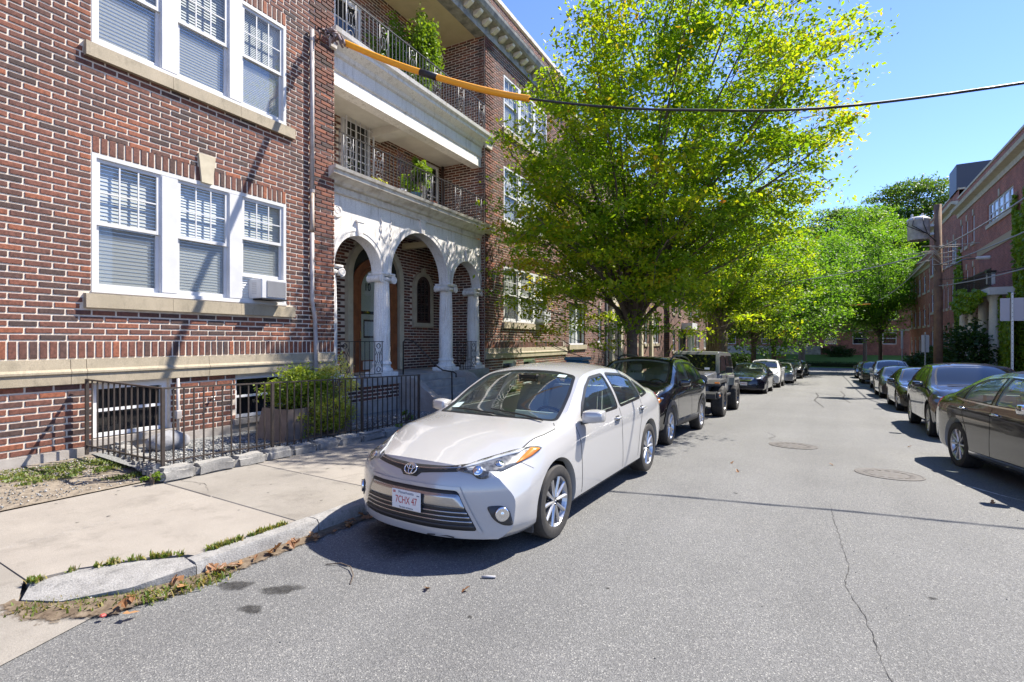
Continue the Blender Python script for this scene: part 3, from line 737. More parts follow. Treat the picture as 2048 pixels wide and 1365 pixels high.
def emit_bricks(items, parent, nsingle=0, key=None, name='brick_courses'):
    rn = random.Random(77)
    items = sorted(items, key=key) if key else items
    single, rest = items[:nsingle], items[nsingle:]
    unit = None
    for it in single:
        a, z, w, h, mp, rec, t = it
        if unit is None:
            ub = MB(); ub.add(brick_verts((0, 0, 1.0, 1.0, mp_front(0), 0, 0), random.Random(1)), BF)
            # unit brick, scaled per instance
            ub.v = []; ub.f = []
            pts = []
            for (o, ky, kz) in ((-.01, 0, 0), (.007, 0, 0), (.010, .02, .075)):
                for sa, sz in ((-1, -1), (1, -1), (1, 1), (-1, 1)): pts.append((o, sa * (.5 - ky), sz * (.5 - kz)))
            ub.add(pts, BF); unit = ub.mesh('brick', M_brick)
        x, y, zz = mp(a, z, rec)
        inst('brick', unit, parent, (x, y, zz), (0, rn.uniform(-.01, .01), 0), (1, w, h))
    b = MB(); tint = []
    for it in rest:
        b.add(brick_verts(it, rn), BF); tint += [it[6]] * 12
    b.tint = tint
    if rest:
        o = b.build(name, M_brick, parent); tag(o, kind='stuff')

def backing(name, a0, a1, z0, z1, mpf, openings, material, parent, th=.25):
    """mortar wall behind the bricks, cut into cells around its openings"""
    A = sorted({a0, a1, *[min(max(o[0], a0), a1) for o in openings], *[min(max(o[1], a0), a1) for o in openings]})
    Z = sorted({z0, z1, *[min(max(o[2], z0), z1) for o in openings], *[min(max(o[3], z0), z1) for o in openings]})
    b = MB()
    for p, q in zip(A, A[1:]):
        run = None
        for r_, s_ in zip(Z, Z[1:]):
            cx, cz = (p + q) / 2, (r_ + s_) / 2
            solid = not any(o[0] < cx < o[1] and o[2] < cz < o[3] for o in openings)
            if solid: run = (run[0], s_) if run else (r_, s_)
            if (not solid or s_ == Z[-1]) and run:
                pts = [mpf(aa, zz, oo) for oo in (-th, 0) for aa, zz in ((p, run[0]), (q, run[0]), (q, run[1]), (p, run[1]))]
                b.add(pts, [(0, 3, 2, 1), (4, 5, 6, 7), (0, 1, 5, 4), (1, 2, 6, 5), (2, 3, 7, 6), (3, 0, 4, 7)]); run = None
    return b.build(name, material, parent, fix=True)

# ---- windows
PANE = {}
def pane(parent, x, y0, y1, z0, z1, m=None):
    m = m or M_glass
    if m not in PANE:
        PANE[m] = MB().add([(0, -.5, -.5), (0, .5, -.5), (0, .5, .5), (0, -.5, .5)], [(0, 1, 2, 3)]).mesh('pane', m)
    return inst('pane', PANE[m], parent, (x, (y0 + y1) / 2, (z0 + z1) / 2), (0, 0, 0), (1, y1 - y0, z1 - z0))

def sash_rect(b, x0, x1, y0, y1, z0, z1, w, wb=None):
    wb = wb or w
    b.box(x0, x1, y0, y0 + w, z0, z1); b.box(x0, x1, y1 - w, y1, z0, z1); b.box(x0 + .001, x1 - .001, y0 + w, y1 - w, z0, z0 + wb); b.box(x0 + .001, x1 - .001, y0 + w, y1 - w, z1 - w, z1)

def blind(parent, x, y0, y1, z0, z1, m=None, pitch=.045):
    b = MB(); z = z1
    while z > z0:
        b.add([(x - .006, y0, z), (x + .008, y0, z - pitch * .985), (x + .008, y1, z - pitch * .985), (x - .006, y1, z)], [(0, 1, 2, 3)]); z -= pitch
    return b.build('blind', m or M_blind, parent)

RB_ = random.Random(12)
M_blind2 = mat('warm_blind_slats', (.52, .515, .49), .65)
M_room = mat('dim_room', (.07, .065, .06), .9)
def double_hung(win, x, y0, y1, z0, z1, cols=3, rows=2, split=.5, blinds=True, detail=True, screen=True, fr=M_vinyl, bottom=None, up_only=False):
    """two sashes as sub-parts of a window"""
    zs = z0 + (z1 - z0) * split; w = .05
    b = MB(); sash_rect(b, x - .03, x + .005, y0, y1, zs - .02, z1, w); 
    iy0, iy1, iz0, iz1 = y0 + w, y1 - w, zs - .02 + w, z1 - w
    for k in range(1, cols): yy = iy0 + (iy1 - iy0) * k / cols; b.box(x - .016, x + .001, yy - .009, yy + .009, iz0, iz1)
    for k in range(1, rows): zz = iz0 + (iz1 - iz0) * k / rows; b.box(x - .0165, x + .0005, iy0, iy1, zz - .009, zz + .009)
    b.build('upper_sash', fr, win)
    if detail:
        for i in range(cols):
            for j in range(rows):
                pane(win, x - .010, iy0 + (iy1 - iy0) * i / cols, iy0 + (iy1 - iy0) * (i + 1) / cols, iz0 + (iz1 - iz0) * j / rows, iz0 + (iz1 - iz0) * (j + 1) / rows)
    else: pane(win, x - .010, iy0, iy1, iz0, iz1)
    lb = bottom if bottom is not None else z0
    b = MB(); sash_rect(b, x - .06, x - .028, y0, y1, lb, zs + .025, w, .065); b.build('lower_sash', fr, win)
    pane(win, x - .040, y0 + w, y1 - w, lb + .065, zs + .025 - w)
    if screen:
        MB().add([(x - .052, y0 + .02, lb + .02), (x - .052, y1 - .02, lb + .02), (x - .052, y1 - .02, zs), (x - .052, y0 + .02, zs)], [(0, 1, 2, 3)]).build('insect_screen', M_scr, win)
    if blinds:
        q = RB_.random(); zb_ = z0 + .01 if q < .80 else z0 + (z1 - z0) * RB_.uniform(.12, .42)
        blind(win, x - .078, y0 + .01, y1 - .01, zb_, z1 - .01, M_blind if RB_.random() < .6 else M_blind2, RB_.choice((.030, .045, .052)))
        if zb_ > z0 + .05: MB().box(x - .40, x - .39, y0 - .1, y1 + .1, z0 - .05, z1).build('room_back', M_room, win)
    else: MB().box(x - .5, x - .49, y0, y1, z0, z1).build('room_back', M_dark, win)

def mat_screen():
    m = bpy.data.materials.new('screen_mesh'); m.use_nodes = True; nt = m.node_tree; nt.nodes.clear()
    out = nt.nodes.new('ShaderNodeOutputMaterial'); mx = nt.nodes.new('ShaderNodeMixShader'); t = nt.nodes.new('ShaderNodeBsdfTransparent'); d = nt.nodes.new('ShaderNodeBsdfDiffuse'); d.inputs[0].default_value = (.34, .35, .36, 1)
    mx.inputs[0].default_value = .4; nt.links.new(t.outputs[0], mx.inputs[1]); nt.links.new(d.outputs[0], mx.inputs[2]); nt.links.new(mx.outputs[0], out.inputs[0]); return m
M_scr = mat_screen()

def triple_window(y0, y1, z0, z1, x=-.025, parent=BLD, detail=True, ac=False, mull=.24):
    b = MB(); e = .055; X0, X1 = x - .05, x + .03
    sash_rect(b, X0, X1, y0, y1, z0, z1, e, e)
    wv = (y1 - y0 - 2 * e - 2 * mull) / 3; spans = []
    yy = y0 + e
    for k in range(3):
        spans.append((yy, yy + wv)); yy += wv
        if k < 2: b.box(X0 - .02, X1 - .006, yy, yy + mull, z0 + e, z1 - e); b.box(X1 - .006, X1 + .004, yy + .012, yy + mull - .012, z0 + e + .01, z1 - e - .01); yy += mull
    b.box(X0, X1 + .012, y0 - .004, y1 + .004, z0 - .004, z0 + .028)
    w = b.build('window', M_vinyl, parent)
    for k, (a, c) in enumerate(spans):
        if ac and k == 2: double_hung(w, x, a, c, z0 + e, z1 - e, detail=detail, bottom=z0 + .45, split=.60)
        else: double_hung(w, x, a, c, z0 + e, z1 - e, detail=detail)
    return w, spans

def sill(y0, y1, zt, h=.21, proud=.075, parent=BLD, n=3, m=None):
    ycuts = [y0 + (y1 - y0) * k / n for k in range(n + 1)]
    for a, c in zip(ycuts, ycuts[1:]):
        MB().prism([(-.20, zt), (proud, zt - .025), (proud + .004, zt - h), (-.20, zt - h)], 'y', a + .002, c - .002).build('window_sill', m or M_lime, parent)

def keystone(yc, z0, z1, w0=.17, w1=.27, parent=BLD, x=.0, m=None):
    MB().prism([(yc - w0 / 2, z0), (yc + w0 / 2, z0), (yc + w1 / 2, z1), (yc - w1 / 2, z1)], 'x', x - .05, x + .045).build('keystone', m or M_lime2, parent)

# ---- left wing and right wing front walls
WY0, WY1 = 3.40, 6.40
RY0, RY1 = 14.66, 18.06
FL = [(2.37, 4.22), (5.67, 7.48), (8.70, 10.45)]
LW1, RW0, RW1 = 7.54, 13.46, 20.05
opL = []; opR = []
for z0, z1 in FL:
    opL.append((WY0, WY1, z0, z1)); opR.append((RY0, RY1, z0 - .02, z1 - .06))
baseL = [(3.42, 4.38, .42, 1.14), (5.42, 6.42, .42, 1.14)]
baseR = [(14.62, 15.5, .2, 1.05), (16.1, 17.0, .2, 1.05)]
solL = [(o[0], o[1], o[3], o[3] + .235) for o in opL]; solR = [(o[0], o[1], o[3], o[3] + .235) for o in opR]
sillL = [(WY0 - .09, WY1 + .15, o[2] - .215, o[2]) for o in opL]; sillR = [(RY0 - .1, RY1 + .1, o[2] - .215, o[2]) for o in opR]
wallL = backing('wall', .9, LW1, .30, 11.2, mp_front(0), opL + baseL, M_mortar, BLD)
B1 = Bricks()
keyO = [(4.795, 5.045, o[3] + .235, o[3] + .43) for o in opL]; keyL = lambda a, z: any(4.82 < a < 5.02 and o[3] - .02 < z < o[3] + .235 for o in opL)
B1.wall(.9, LW1, .33, 1.17, mp_front(0), baseL, seed=3)
B1.wall(.9, LW1, 1.725, 11.15, mp_front(0), opL + solL + sillL + keyO, quoin=[(7.02, 7.6)], seed=4)
B1.soldier(.9, LW1, 1.49, 1.725, mp_front(0), seed=5)
for o in solL: B1.soldier(o[0], o[1], o[2], o[3], mp_front(0), seed=6, skip=keyL)
def dist_key(it):
    x, y, z = it[4](it[0], it[1], 0)
    wx = math.cos(PH) * (FN + x) - math.sin(PH) * y; wy = math.sin(PH) * (FN + x) + math.cos(PH) * y
    d = -wx * math.sin(YAW) + wy * math.cos(YAW); u = (wx * math.cos(YAW) + wy * math.sin(YAW)) / max(d, .1); v = (z - EYE) / max(d, .1)
    vis = abs(u) < .985 and abs(v) < .66
    return (0 if vis else 1, d - it[2] * 3)
emit_bricks(B1.items, wallL, 300, dist_key)
# plain far-left stretch of the same wall (outside the picture)
backing('wall', -9, .9, -.1, 12.5, mp_front(0), [], mat_brickwork('brickwork_yz', 'yz', L=BL, Hh=CO), BLD)
backing('wall', .9, LW1, 11.2, 12.5, mp_front(0), [], bpy.data.materials['brickwork_yz'], BLD)
M_bwy = bpy.data.materials['brickwork_yz']
M_bwx = mat_brickwork('brickwork_xz', 'xz', L=BL, Hh=CO)
# concrete plinth
MB().box(-.3, .035, -9, LW1, -.2, .33).build('plinth', M_concb, BLD)
# water table of limestone blocks
def water_table(y0, y1, cuts, z0=1.17, z1=1.49, parent=BLD):
    prof = [(-.2, z1), (.035, z1 - .005), (.045, z1 - .13), (.075, z1 - .16), (.075, z1 - .185), (.055, z1 - .20), (.055, z0), (-.2, z0)]
    cs = [y0] + cuts + [y1]
    for a, c in zip(cs, cs[1:]):
        MB().prism([p for p in prof], 'y', a + .003, c - .003).build('water_table_block', M_lime, BLD)
water_table(-9, LW1, [-4, .6, 3.16, 3.33, 4.95, 6.2, 7.2])
# windows of the left wing
for k, (z0, z1) in enumerate(FL):
    w, sp = triple_window(WY0, WY1, z0, z1, ac=(k == 0), detail=(k < 2))
    sill(WY0 - .09, WY1 + .15, z0)
    keystone(4.92, z1 - .01, z1 + .43)
# basement windows
def basement_window(y0, y1, z0, z1, bars=False, parent=BLD):
    b = MB(); sash_rect(b, -.16, -.08, y0, y1, z0, z1, .07, .05)
    b.box(-.14, -.10, y0 + .07, y1 - .07, (z0 + z1) / 2 - .02, (z0 + z1) / 2 + .02)
    w = b.build('basement_window', M_white, parent)
    pane(w, -.115, y0 + .07, y1 - .07, z0 + .05, (z0 + z1) / 2 - .02); pane(w, -.115, y0 + .07, y1 - .07, (z0 + z1) / 2 + .02, z1 - .07)
    MB().box(-.26, -.25, y0, y1, z0, z1).build('room_back', M_dark, w)
    MB().box(-.2, .07, y0 - .05, y1 + .05, z0 - .09, z0).build('window_sill', M_concb, parent)
for o in baseL: basement_window(*o)
# electrical conduit beside the first basement window
MB().tube([(.05, 4.47, .25), (.05, 4.47, 1.16)], .022, 8).build('conduit', M_galv, BLD, smooth=True); MB().cbox(.02, .09, 4.43, 4.51, .55, .68, .008).build('conduit_box', M_galv, BLD)

# right wing
wallR = backing('wall', RW0, RW1, -.3, 11.1, mp_front(0), opR + baseR, M_mortar, BLD)
B2 = Bricks()
keyO2 = [(16.235, 16.485, o[3] + .235, o[3] + .43) for o in opR]; keyR = lambda a, z: any(16.26 < a < 16.46 and o[3] - .02 < z < o[3] + .235 for o in opR)
B2.wall(RW0, RW1, -.1, 1.17, mp_front(0), baseR, seed=13)
B2.wall(RW0, RW1, 1.725, 11.1, mp_front(0), opR + solR + sillR + keyO2, quoin=[(13.4, 14.0)], seed=14)
B2.soldier(RW0, RW1 - .3, 1.49, 1.725, mp_front(0), seed=15)
for o in solR: B2.soldier(o[0], o[1], o[2], o[3], mp_front(0), seed=16, skip=keyR)
emit_bricks(B2.items, wallR)
water_table(RW0, RW1, [14.6, 16.9, 19.0])
for k, (y0, y1, z0, z1) in enumerate(opR):
    triple_window(y0, y1, z0, z1, detail=False, mull=.22); sill(y0 - .1, y1 + .1, z0); keystone(16.36, z1 - .01, z1 + .43)
for o in baseR: basement_window(*o)
# right return of the porch recess (faces the camera side)
backing('wall', -1.61, 0, -.3, 11.1, mp_back(RW0), [], M_mortar, BLD)
B3 = Bricks(); B3.wall(-1.61, -.004, .9, 11.05, mp_back(RW0), [], seed=23)
wr_ = BLD.children[-1]
emit_bricks(B3.items, wr_)
# far end of the right wing
backing('wall', -6, 0, -1, 12.5, lambda a, z, o: (a, RW1 + o, z), [], M_bwx, BLD)

# back wall of the porch and balconies
DY0, DY1 = 9.38, 11.50; DC = (DY0 + DY1) / 2; DR = (DY1 - DY0) / 2; DSP = 3.38
AWC, AWR = 12.46, .47
XB = -1.61
wallB = backing('wall', LW1 - .1, RW0, .3, 11.1, mp_front(XB), [], M_mortar, BLD)
def sk(a, z):
    if DY0 < a < DY1 and z < DSP: return True
    if math.hypot(a - DC, z - DSP) < DR: return True
    if abs(a - AWC) < AWR and 2.22 < z < 3.32: return True
    if math.hypot(a - AWC, z - 3.32) < AWR: return True
    for (q0, q1, p0, p1) in recs:
        if q0 < a < q1 and p0 < z < p1: return True
    return False
recs = [(9.22, 10.22, 5.2, 7.45), (12.45, 13.25, 5.2, 7.2), (8.9, 9.9, 8.0, 10.3), (11.2, 12.1, 8.0, 10.2)]
B4 = Bricks(); B4.wall(8.0, RW0, .9, 11.05, mp_front(XB), [], seed=33, skip=sk)
emit_bricks(B4.items, wallB)

# stone door surround, door, lobby
def arch_ring(yc, zc, r0, r1, x0, x1, n=20, a0=0.0, a1=math.pi, legs=None):
    b = MB(); vs = []; fs = []
    pts = [(yc + r1 * math.cos(a0 + (a1 - a0) * k / n), zc + r1 * math.sin(a0 + (a1 - a0) * k / n), yc + r0 * math.cos(a0 + (a1 - a0) * k / n), zc + r0 * math.sin(a0 + (a1 - a0) * k / n)) for k in range(n + 1)]
    if legs is not None:
        pts = [(yc + r1, legs, yc + r0, legs)] + pts + [(yc - r1, legs, yc - r0, legs)]
    for (ya, za, yb, zb) in pts: vs += [(x0, ya, za), (x1, ya, za), (x1, yb, zb), (x0, yb, zb)]
    m = len(pts)
    for i in range(m - 1):
        for c in range(4): fs.append((4 * i + c, 4 * i + (c + 1) % 4, 4 * i + 4 + (c + 1) % 4, 4 * i + 4 + c))
    fs += [(0, 1, 2, 3), (4 * m - 1, 4 * m - 2, 4 * m - 3, 4 * m - 4)]
    return b.add(vs, fs)
arch_ring(DC, DSP, DR - .17, DR, XB, XB + .12, legs=.92).build('door_surround', M_lime2, BLD, fix=True)
def arch_poly(yc, zc, r, zb, n=18): return [(yc - r, zb), (yc + r, zb)] + [(yc + r * math.cos(math.pi * k / n), zc + r * math.sin(math.pi * k / n)) for k in range(n + 1)]
fan = MB().prism(arch_poly(DC, DSP, DR - .17, .92), 'x', XB - .02, XB + .02).build('fanlight', mat('dark_transom', (.035, .035, .03), .25), BLD)
# oak frame with round head, glazed leaf, lobby behind
DD = DC - .02
arch_ring(DD, 3.06, .66, .84, XB + .02, XB + .075, legs=.92).build('door_frame', M_wood, BLD, fix=True)
lobby = MB().prism(arch_poly(DD, 3.06, .67, .92), 'x', XB + .021, XB + .026).build('lobby_wall', mat('lobby_plaster', (.78, .72, .56), .7, col2=(.70, .64, .49), nscale=3), BLD)
MB().box(XB + .026, XB + .030, DD - .66, DD + .66, 2.42, 2.50).build('dado_band', M_dark, lobby)
mbx = MB().box(XB + .026, XB + .034, DD - .42, DD + .20, 1.80, 2.28).build('mailbox_panel', mat('mailbox_frame', (.10, .06, .035), .5), BLD)
for k in range(5): MB().box(XB + .034, XB + .040, DD - .39 + k * .115, DD - .285 + k * .115, 1.85, 2.23).build('mailbox', mat('mailbox_metal_%d' % k, (.80, .78, .72), .5), mbx)
dl = arch_ring(DD, 3.05, .56, .66, XB + .055, XB + .085, legs=.93); dl.box(XB + .056, XB + .084, DD - .56, DD + .56, .93, 1.22)
dl = dl.build('door', M_wood, BLD, fix=True)
MB().box(XB + .085, XB + .09, DD - .50, DD + .50, .98, 1.19).build('kick_plate', mat('kick_plate_metal', (.55, .53, .5), .4), dl)
MB().prism(arch_poly(DD, 3.05, .57, 1.22), 'x', XB + .066, XB + .068).build('pane', M_glass, dl)
MB().tube([(XB + .10, DD - .61, 1.78), (XB + .125, DD - .61, 1.82), (XB + .125, DD - .61, 1.92), (XB + .10, DD - .61, 1.97)], .012, 6).build('handle', mat('brass', (.6, .4, .12), .3, metal=1.0), dl)
def text_mesh(s, size, m, name='lettering', extrude=.002, spacing=1.0, font_scale=(1, 1)):
    cu = bpy.data.curves.new('t', 'FONT'); cu.body = s; cu.size = size; cu.extrude = extrude; cu.align_x = 'CENTER'; cu.align_y = 'CENTER'; cu.space_character = spacing; cu.resolution_u = 3
    ob = bpy.data.objects.new('t', cu); COL.objects.link(ob)
    dg = bpy.context.evaluated_depsgraph_get(); me = bpy.data.meshes.new_from_object(ob.evaluated_get(dg))
    bpy.data.objects.remove(ob); bpy.data.curves.remove(cu)
    me.materials.clear(); me.materials.append(m); me.name = name
    return me
t = inst('house_number', text_mesh('10', .30, M_dark), dl, (XB + .074, 10.10, 3.12), (R(90), 0, R(90)), (.8, 1, 1))
# arched stair window
arch_ring(AWC, 3.32, AWR - .13, AWR, XB, XB + .09, legs=2.24).build('window_surround', M_lime2, BLD, fix=True)
MB().box(XB, XB + .092, AWC - AWR, AWC + AWR, 2.14, 2.26).build('window_surround', M_lime2, BLD)
keystone(AWC, 3.32 + AWR - .1, 3.32 + AWR + .1, .10, .15, x=XB + .07)
M_wbrown = mat('brown_window_paint', (.075, .04, .03), .5)
aw = arch_ring(AWC, 3.32, AWR - .21, AWR - .13, XB, XB + .06, legs=2.26).build('window', M_wbrown, BLD, fix=True)
b = MB(); b.box(XB, XB + .06, AWC - .27, AWC + .27, 2.26, 2.33)
for k in range(1, 3): b.box(XB + .03, XB + .05, AWC - .27 + .18 * k - .008, AWC - .27 + .18 * k + .008, 2.33, 3.6)
for z in (2.58, 2.84, 3.10): b.box(XB + .031, XB + .049, AWC - .27, AWC + .27, z - .01, z + .01)
b.build('muntin', M_wbrown, aw)
MB().prism(arch_poly(AWC, 3.32, AWR - .15, 2.28), 'x', XB + .012, XB + .016).build('room_back', mat('dim_stair_hall', (.035, .025, .022), .8), aw)
MB().prism(arch_poly(AWC, 3.32, AWR - .16, 2.28), 'x', XB + .034, XB + .037).build('pane', M_glass, aw)

# porch floor, base and steps
MB().box(XB, .16, LW1 - .05, RW0, .74, .90).build('porch_floor', M_step, BLD)
MB().box(-.3, .10, LW1, 9.52, -.1, .42).build('porch_base', M_concb, BLD)
B5 = Bricks(); B5.wall(LW1 + .01, 9.5, .42, .74, mp_front(.09), [], seed=43); 
wb_ = backing('porch_base_wall', LW1, 9.52, .42, .74, mp_front(.09), [], M_mortar, BLD); emit_bricks(B5.items, wb_)
MB().box(-.3, .10, 11.75, RW0, -.1, .74).build('porch_base', M_step, BLD)
for k in range(4):
    MB().box(.14 + .30 * k, .46 + .30 * k, 9.62, 11.72, -.15, .74 - .155 * (k + .02)).build('step', M_step, BLD)
def cheek(y0, y1):
    pts = [(.10, .92), (.34, .92), (.55, .84), (.85, .62), (1.15, .42), (1.5, .34), (1.72, .32), (1.72, -.2), (.10, -.2)]
    MB().prism(pts, 'y', y0, y1).build('stair_wall', M_concb, BLD, fix=True)
cheek(9.40, 9.63); cheek(11.70, 11.95)
# stair hand rail
def rail_tube(pts, r=.014): return MB().tube(pts, r, 7)
hr = MB(); hr.tube([(.02, 9.66, .9), (.02, 9.66, 1.70), (.10, 9.67, 1.76), (.30, 9.68, 1.72), (.55, 9.68, 1.52), (.95, 9.69, 1.16), (1.15, 9.69, 1.05), (1.45, 9.69, 1.02), (1.52, 9.69, .98), (1.52, 9.69, .90)], .017, 8)
hr.tube([(1.40, 9.69, 1.02), (1.42, 9.69, .1)], .018, 8)
o = hr.build('stair_handrail', M_iron, None, smooth=True); o.location = BLD.location; o.rotation_euler = BLD.rotation_euler
tag(o, 'bent black iron handrail beside the porch steps', 'handrail')

# ---- arcade: fluted Ionic columns and white arches
XA, XA2 = -.12, -.42
arcs = [(8.36, .70), (10.55, 1.16), (12.66, .73)]; SP = 3.30
poly = [(LW1 + .005, SP)]
for yc, r in arcs:
    for k in range(25): a = math.pi - math.pi * k / 24; poly.append((yc + r * math.cos(a), SP + r * math.sin(a)))
poly += [(RW0 - .005, SP), (RW0 - .005, 4.78), (LW1 + .005, 4.78)]
ab = MB(); n = len(poly)
tri = delaunay_2d_cdt([Vector(p) for p in poly], [(i, (i + 1) % n) for i in range(n)], [], 1, 1e-6)
ab.add([(XA, v.x, v.y) for v in tri[0]], [tuple(f) for f in tri[2]]); ab.add([(XA2, v.x, v.y) for v in tri[0]], [tuple(f)[::-1] for f in tri[2]])
for i in range(n):
    (ya, za), (yb, zb_) = poly[i], poly[(i + 1) % n]; ab.add([(XA, ya, za), (XA, yb, zb_), (XA2, yb, zb_), (XA2, ya, za)], [(0, 1, 2, 3)])
arcade = ab.build('arcade', M_porchw, BLD)
for yc, r in arcs:
    arch_ring(yc, SP, r + .10, r + .17, XA, XA + .02, n=24).build('archivolt', M_porchw, arcade, fix=True)
    arch_ring(yc, SP, r + .004, r + .10, XA, XA + .010, n=24).build('archivolt', M_porchw, arcade, fix=True)
    MB().prism([(yc - .06, SP + r + .0), (yc + .06, SP + r + .0), (yc + .09, SP + r + .30), (yc - .09, SP + r + .30)], 'x', XA, XA + .05).build('keystone', M_porchw, arcade)
    MB().box(XA, XA + .06, yc - .12, yc + .12, SP + r + .30, SP + r + .335).build('keystone_cap', M_porchw, arcade)
# relief cartouches and rosettes
def cartouche(yc, zc, s=1.0):
    b = MB(); pts = [(-.16, .27), (-.06, .25), (0, .28), (.06, .25), (.16, .27), (.14, .05), (.17, -.1), (.10, -.2), (0, -.32), (-.10, -.2), (-.17, -.1), (-.14, .05)]
    b.prism([(yc + p * s, zc + q * s) for p, q in pts], 'x', XA, XA + .011)
    b.build('cartouche', M_porchw, arcade)
    for sg in (-1, 1):
        MB().tube([(XA + .02, yc + sg * s * (.17 + .03 * math.sin(k * 1.3)), zc + s * (.33 - .55 * k / 12)) for k in range(13)], [.009 + .006 * (k % 2) for k in range(13)], 6).build('garland', M_porchw, arcade, smooth=True)
cartouche(9.20, 4.28, .95); cartouche(11.84, 4.28, .95)
for yc in (7.72, 13.25):
    b = MB(); b.lathe([(.0, .02), (.05, .03), (.07, .015), (.09, .03), (.13, .03), (.15, .0)], 24, (XA, yc, 4.42), 'x'); b.build('rosette', M_porchw, arcade, smooth=True, sharp=35)
# cornice with mouldings (first balcony) and second balcony beam
def moulding(prof, y0, y1, name, m, n=4, parent=BLD):
    for k in range(n):
        a, c = y0 + (y1 - y0) * k / n, y0 + (y1 - y0) * (k + 1) / n
        MB().prism(prof, 'y', a + .0015, c - .0015).build(name, m, parent, fix=True)
moulding([(-.42, 4.78), (XA + .05, 4.78), (XA + .06, 4.80), (XA + .03, 4.82), (XA + .03, 4.93), (XA + .10, 4.95), (XA + .14, 5.00), (XA + .24, 5.06), (XA + .30, 5.08), (XA + .30, 5.15), (XA + .34, 5.17), (XA + .36, 5.23), (-.42, 5.23)], LW1 - .17, RW0 + .33, 'balcony_cornice', M_porchw2)
MB().box(XB, -.42, LW1, RW0, 5.05, 5.2).build('balcony_floor', M_ceil, BLD)
MB().box(XB, -.425, LW1, RW0, 4.7, 4.74).build('porch_ceiling', M_ceil, BLD)
MB().box(-1.5, -.42, 11.42, 11.56, 4.32, 4.48).build('ceiling_beam', M_cream, BLD)
moulding([(-.42, 7.02), (XA, 7.02), (XA, 7.30), (XA + .03, 7.32), (XA + .04, 7.36), (XA + .02, 7.37), (XA + .02, 7.60), (XA + .07, 7.63), (XA + .10, 7.70), (XA + .22, 7.78), (XA + .26, 7.80), (XA + .26, 7.87), (XA + .32, 7.92), (XA + .34, 8.0), (-.42, 8.0)], LW1 + .005, RW0 - .005, 'balcony_beam', M_porchw)
moulding([(.005, 7.60), (XA + .20, 7.63), (XA + .22, 7.78), (XA + .26, 7.80), (XA + .26, 7.87), (XA + .32, 7.92), (XA + .345, 8.003), (.005, 8.003)], LW1 - .15, LW1 + .004, 'beam_return', M_porchw2, 1)
moulding([(.005, 7.60), (XA + .20, 7.63), (XA + .22, 7.78), (XA + .26, 7.80), (XA + .26, 7.87), (XA + .32, 7.92), (XA + .345, 8.003), (.005, 8.003)], RW0 - .004, RW0 + .32, 'beam_return', M_porchw2, 1)
MB().box(XB, -.42, LW1, RW0, 7.25, 7.9).build('balcony_ceiling', M_ceil, BLD)
MB().box(-1.55, -.42, 10.15, 10.55, 7.05, 7.25).build('ceiling_beam', M_ceil, BLD)
MB().box(XB, .0, LW1, RW0, 11.06, 11.3).build('roof_soffit', M_cream, BLD)
# roof cornice with modillions, parapet and coping
moulding([(-.3, 11.02), (.05, 11.02), (.05, 11.30), (.08, 11.32), (.08, 11.34), (.34, 11.36), (.40, 11.40), (.46, 11.52), (.48, 11.60), (.10, 11.72), (-.3, 11.72)], .9, RW1, 'roof_cornice', mat('stained_cornice', (.36, .34, .31), .7, col2=(.17, .16, .15), nscale=4), n=12)
for k in range(26):
    yy = 7.2 + .5 * k; MB().prism([(.06, 11.20), (.14, 11.20), (.30, 11.29), (.33, 11.345), (.06, 11.345)], 'y', yy, yy + .16).build('modillion', M_porchw2, BLD)
B6 = Bricks(); B6.wall(10.5, RW1, 11.74, 12.48, mp_front(-.02), [], seed=53)
wp_ = backing('parapet', LW1, RW1, 11.7, 12.5, mp_front(-.02), [], M_mortar, BLD); emit_bricks(B6.items, wp_)
moulding([(-.4, 12.5), (.05, 12.5), (.06, 12.62), (-.4, 12.64)], .9, RW1, 'coping', M_porchw2, n=10)
MB().box(-9, -.3, -9, RW1, 11.9, 12.0).build('roof', mat('roof_felt', (.08, .08, .08), .9), BLD)

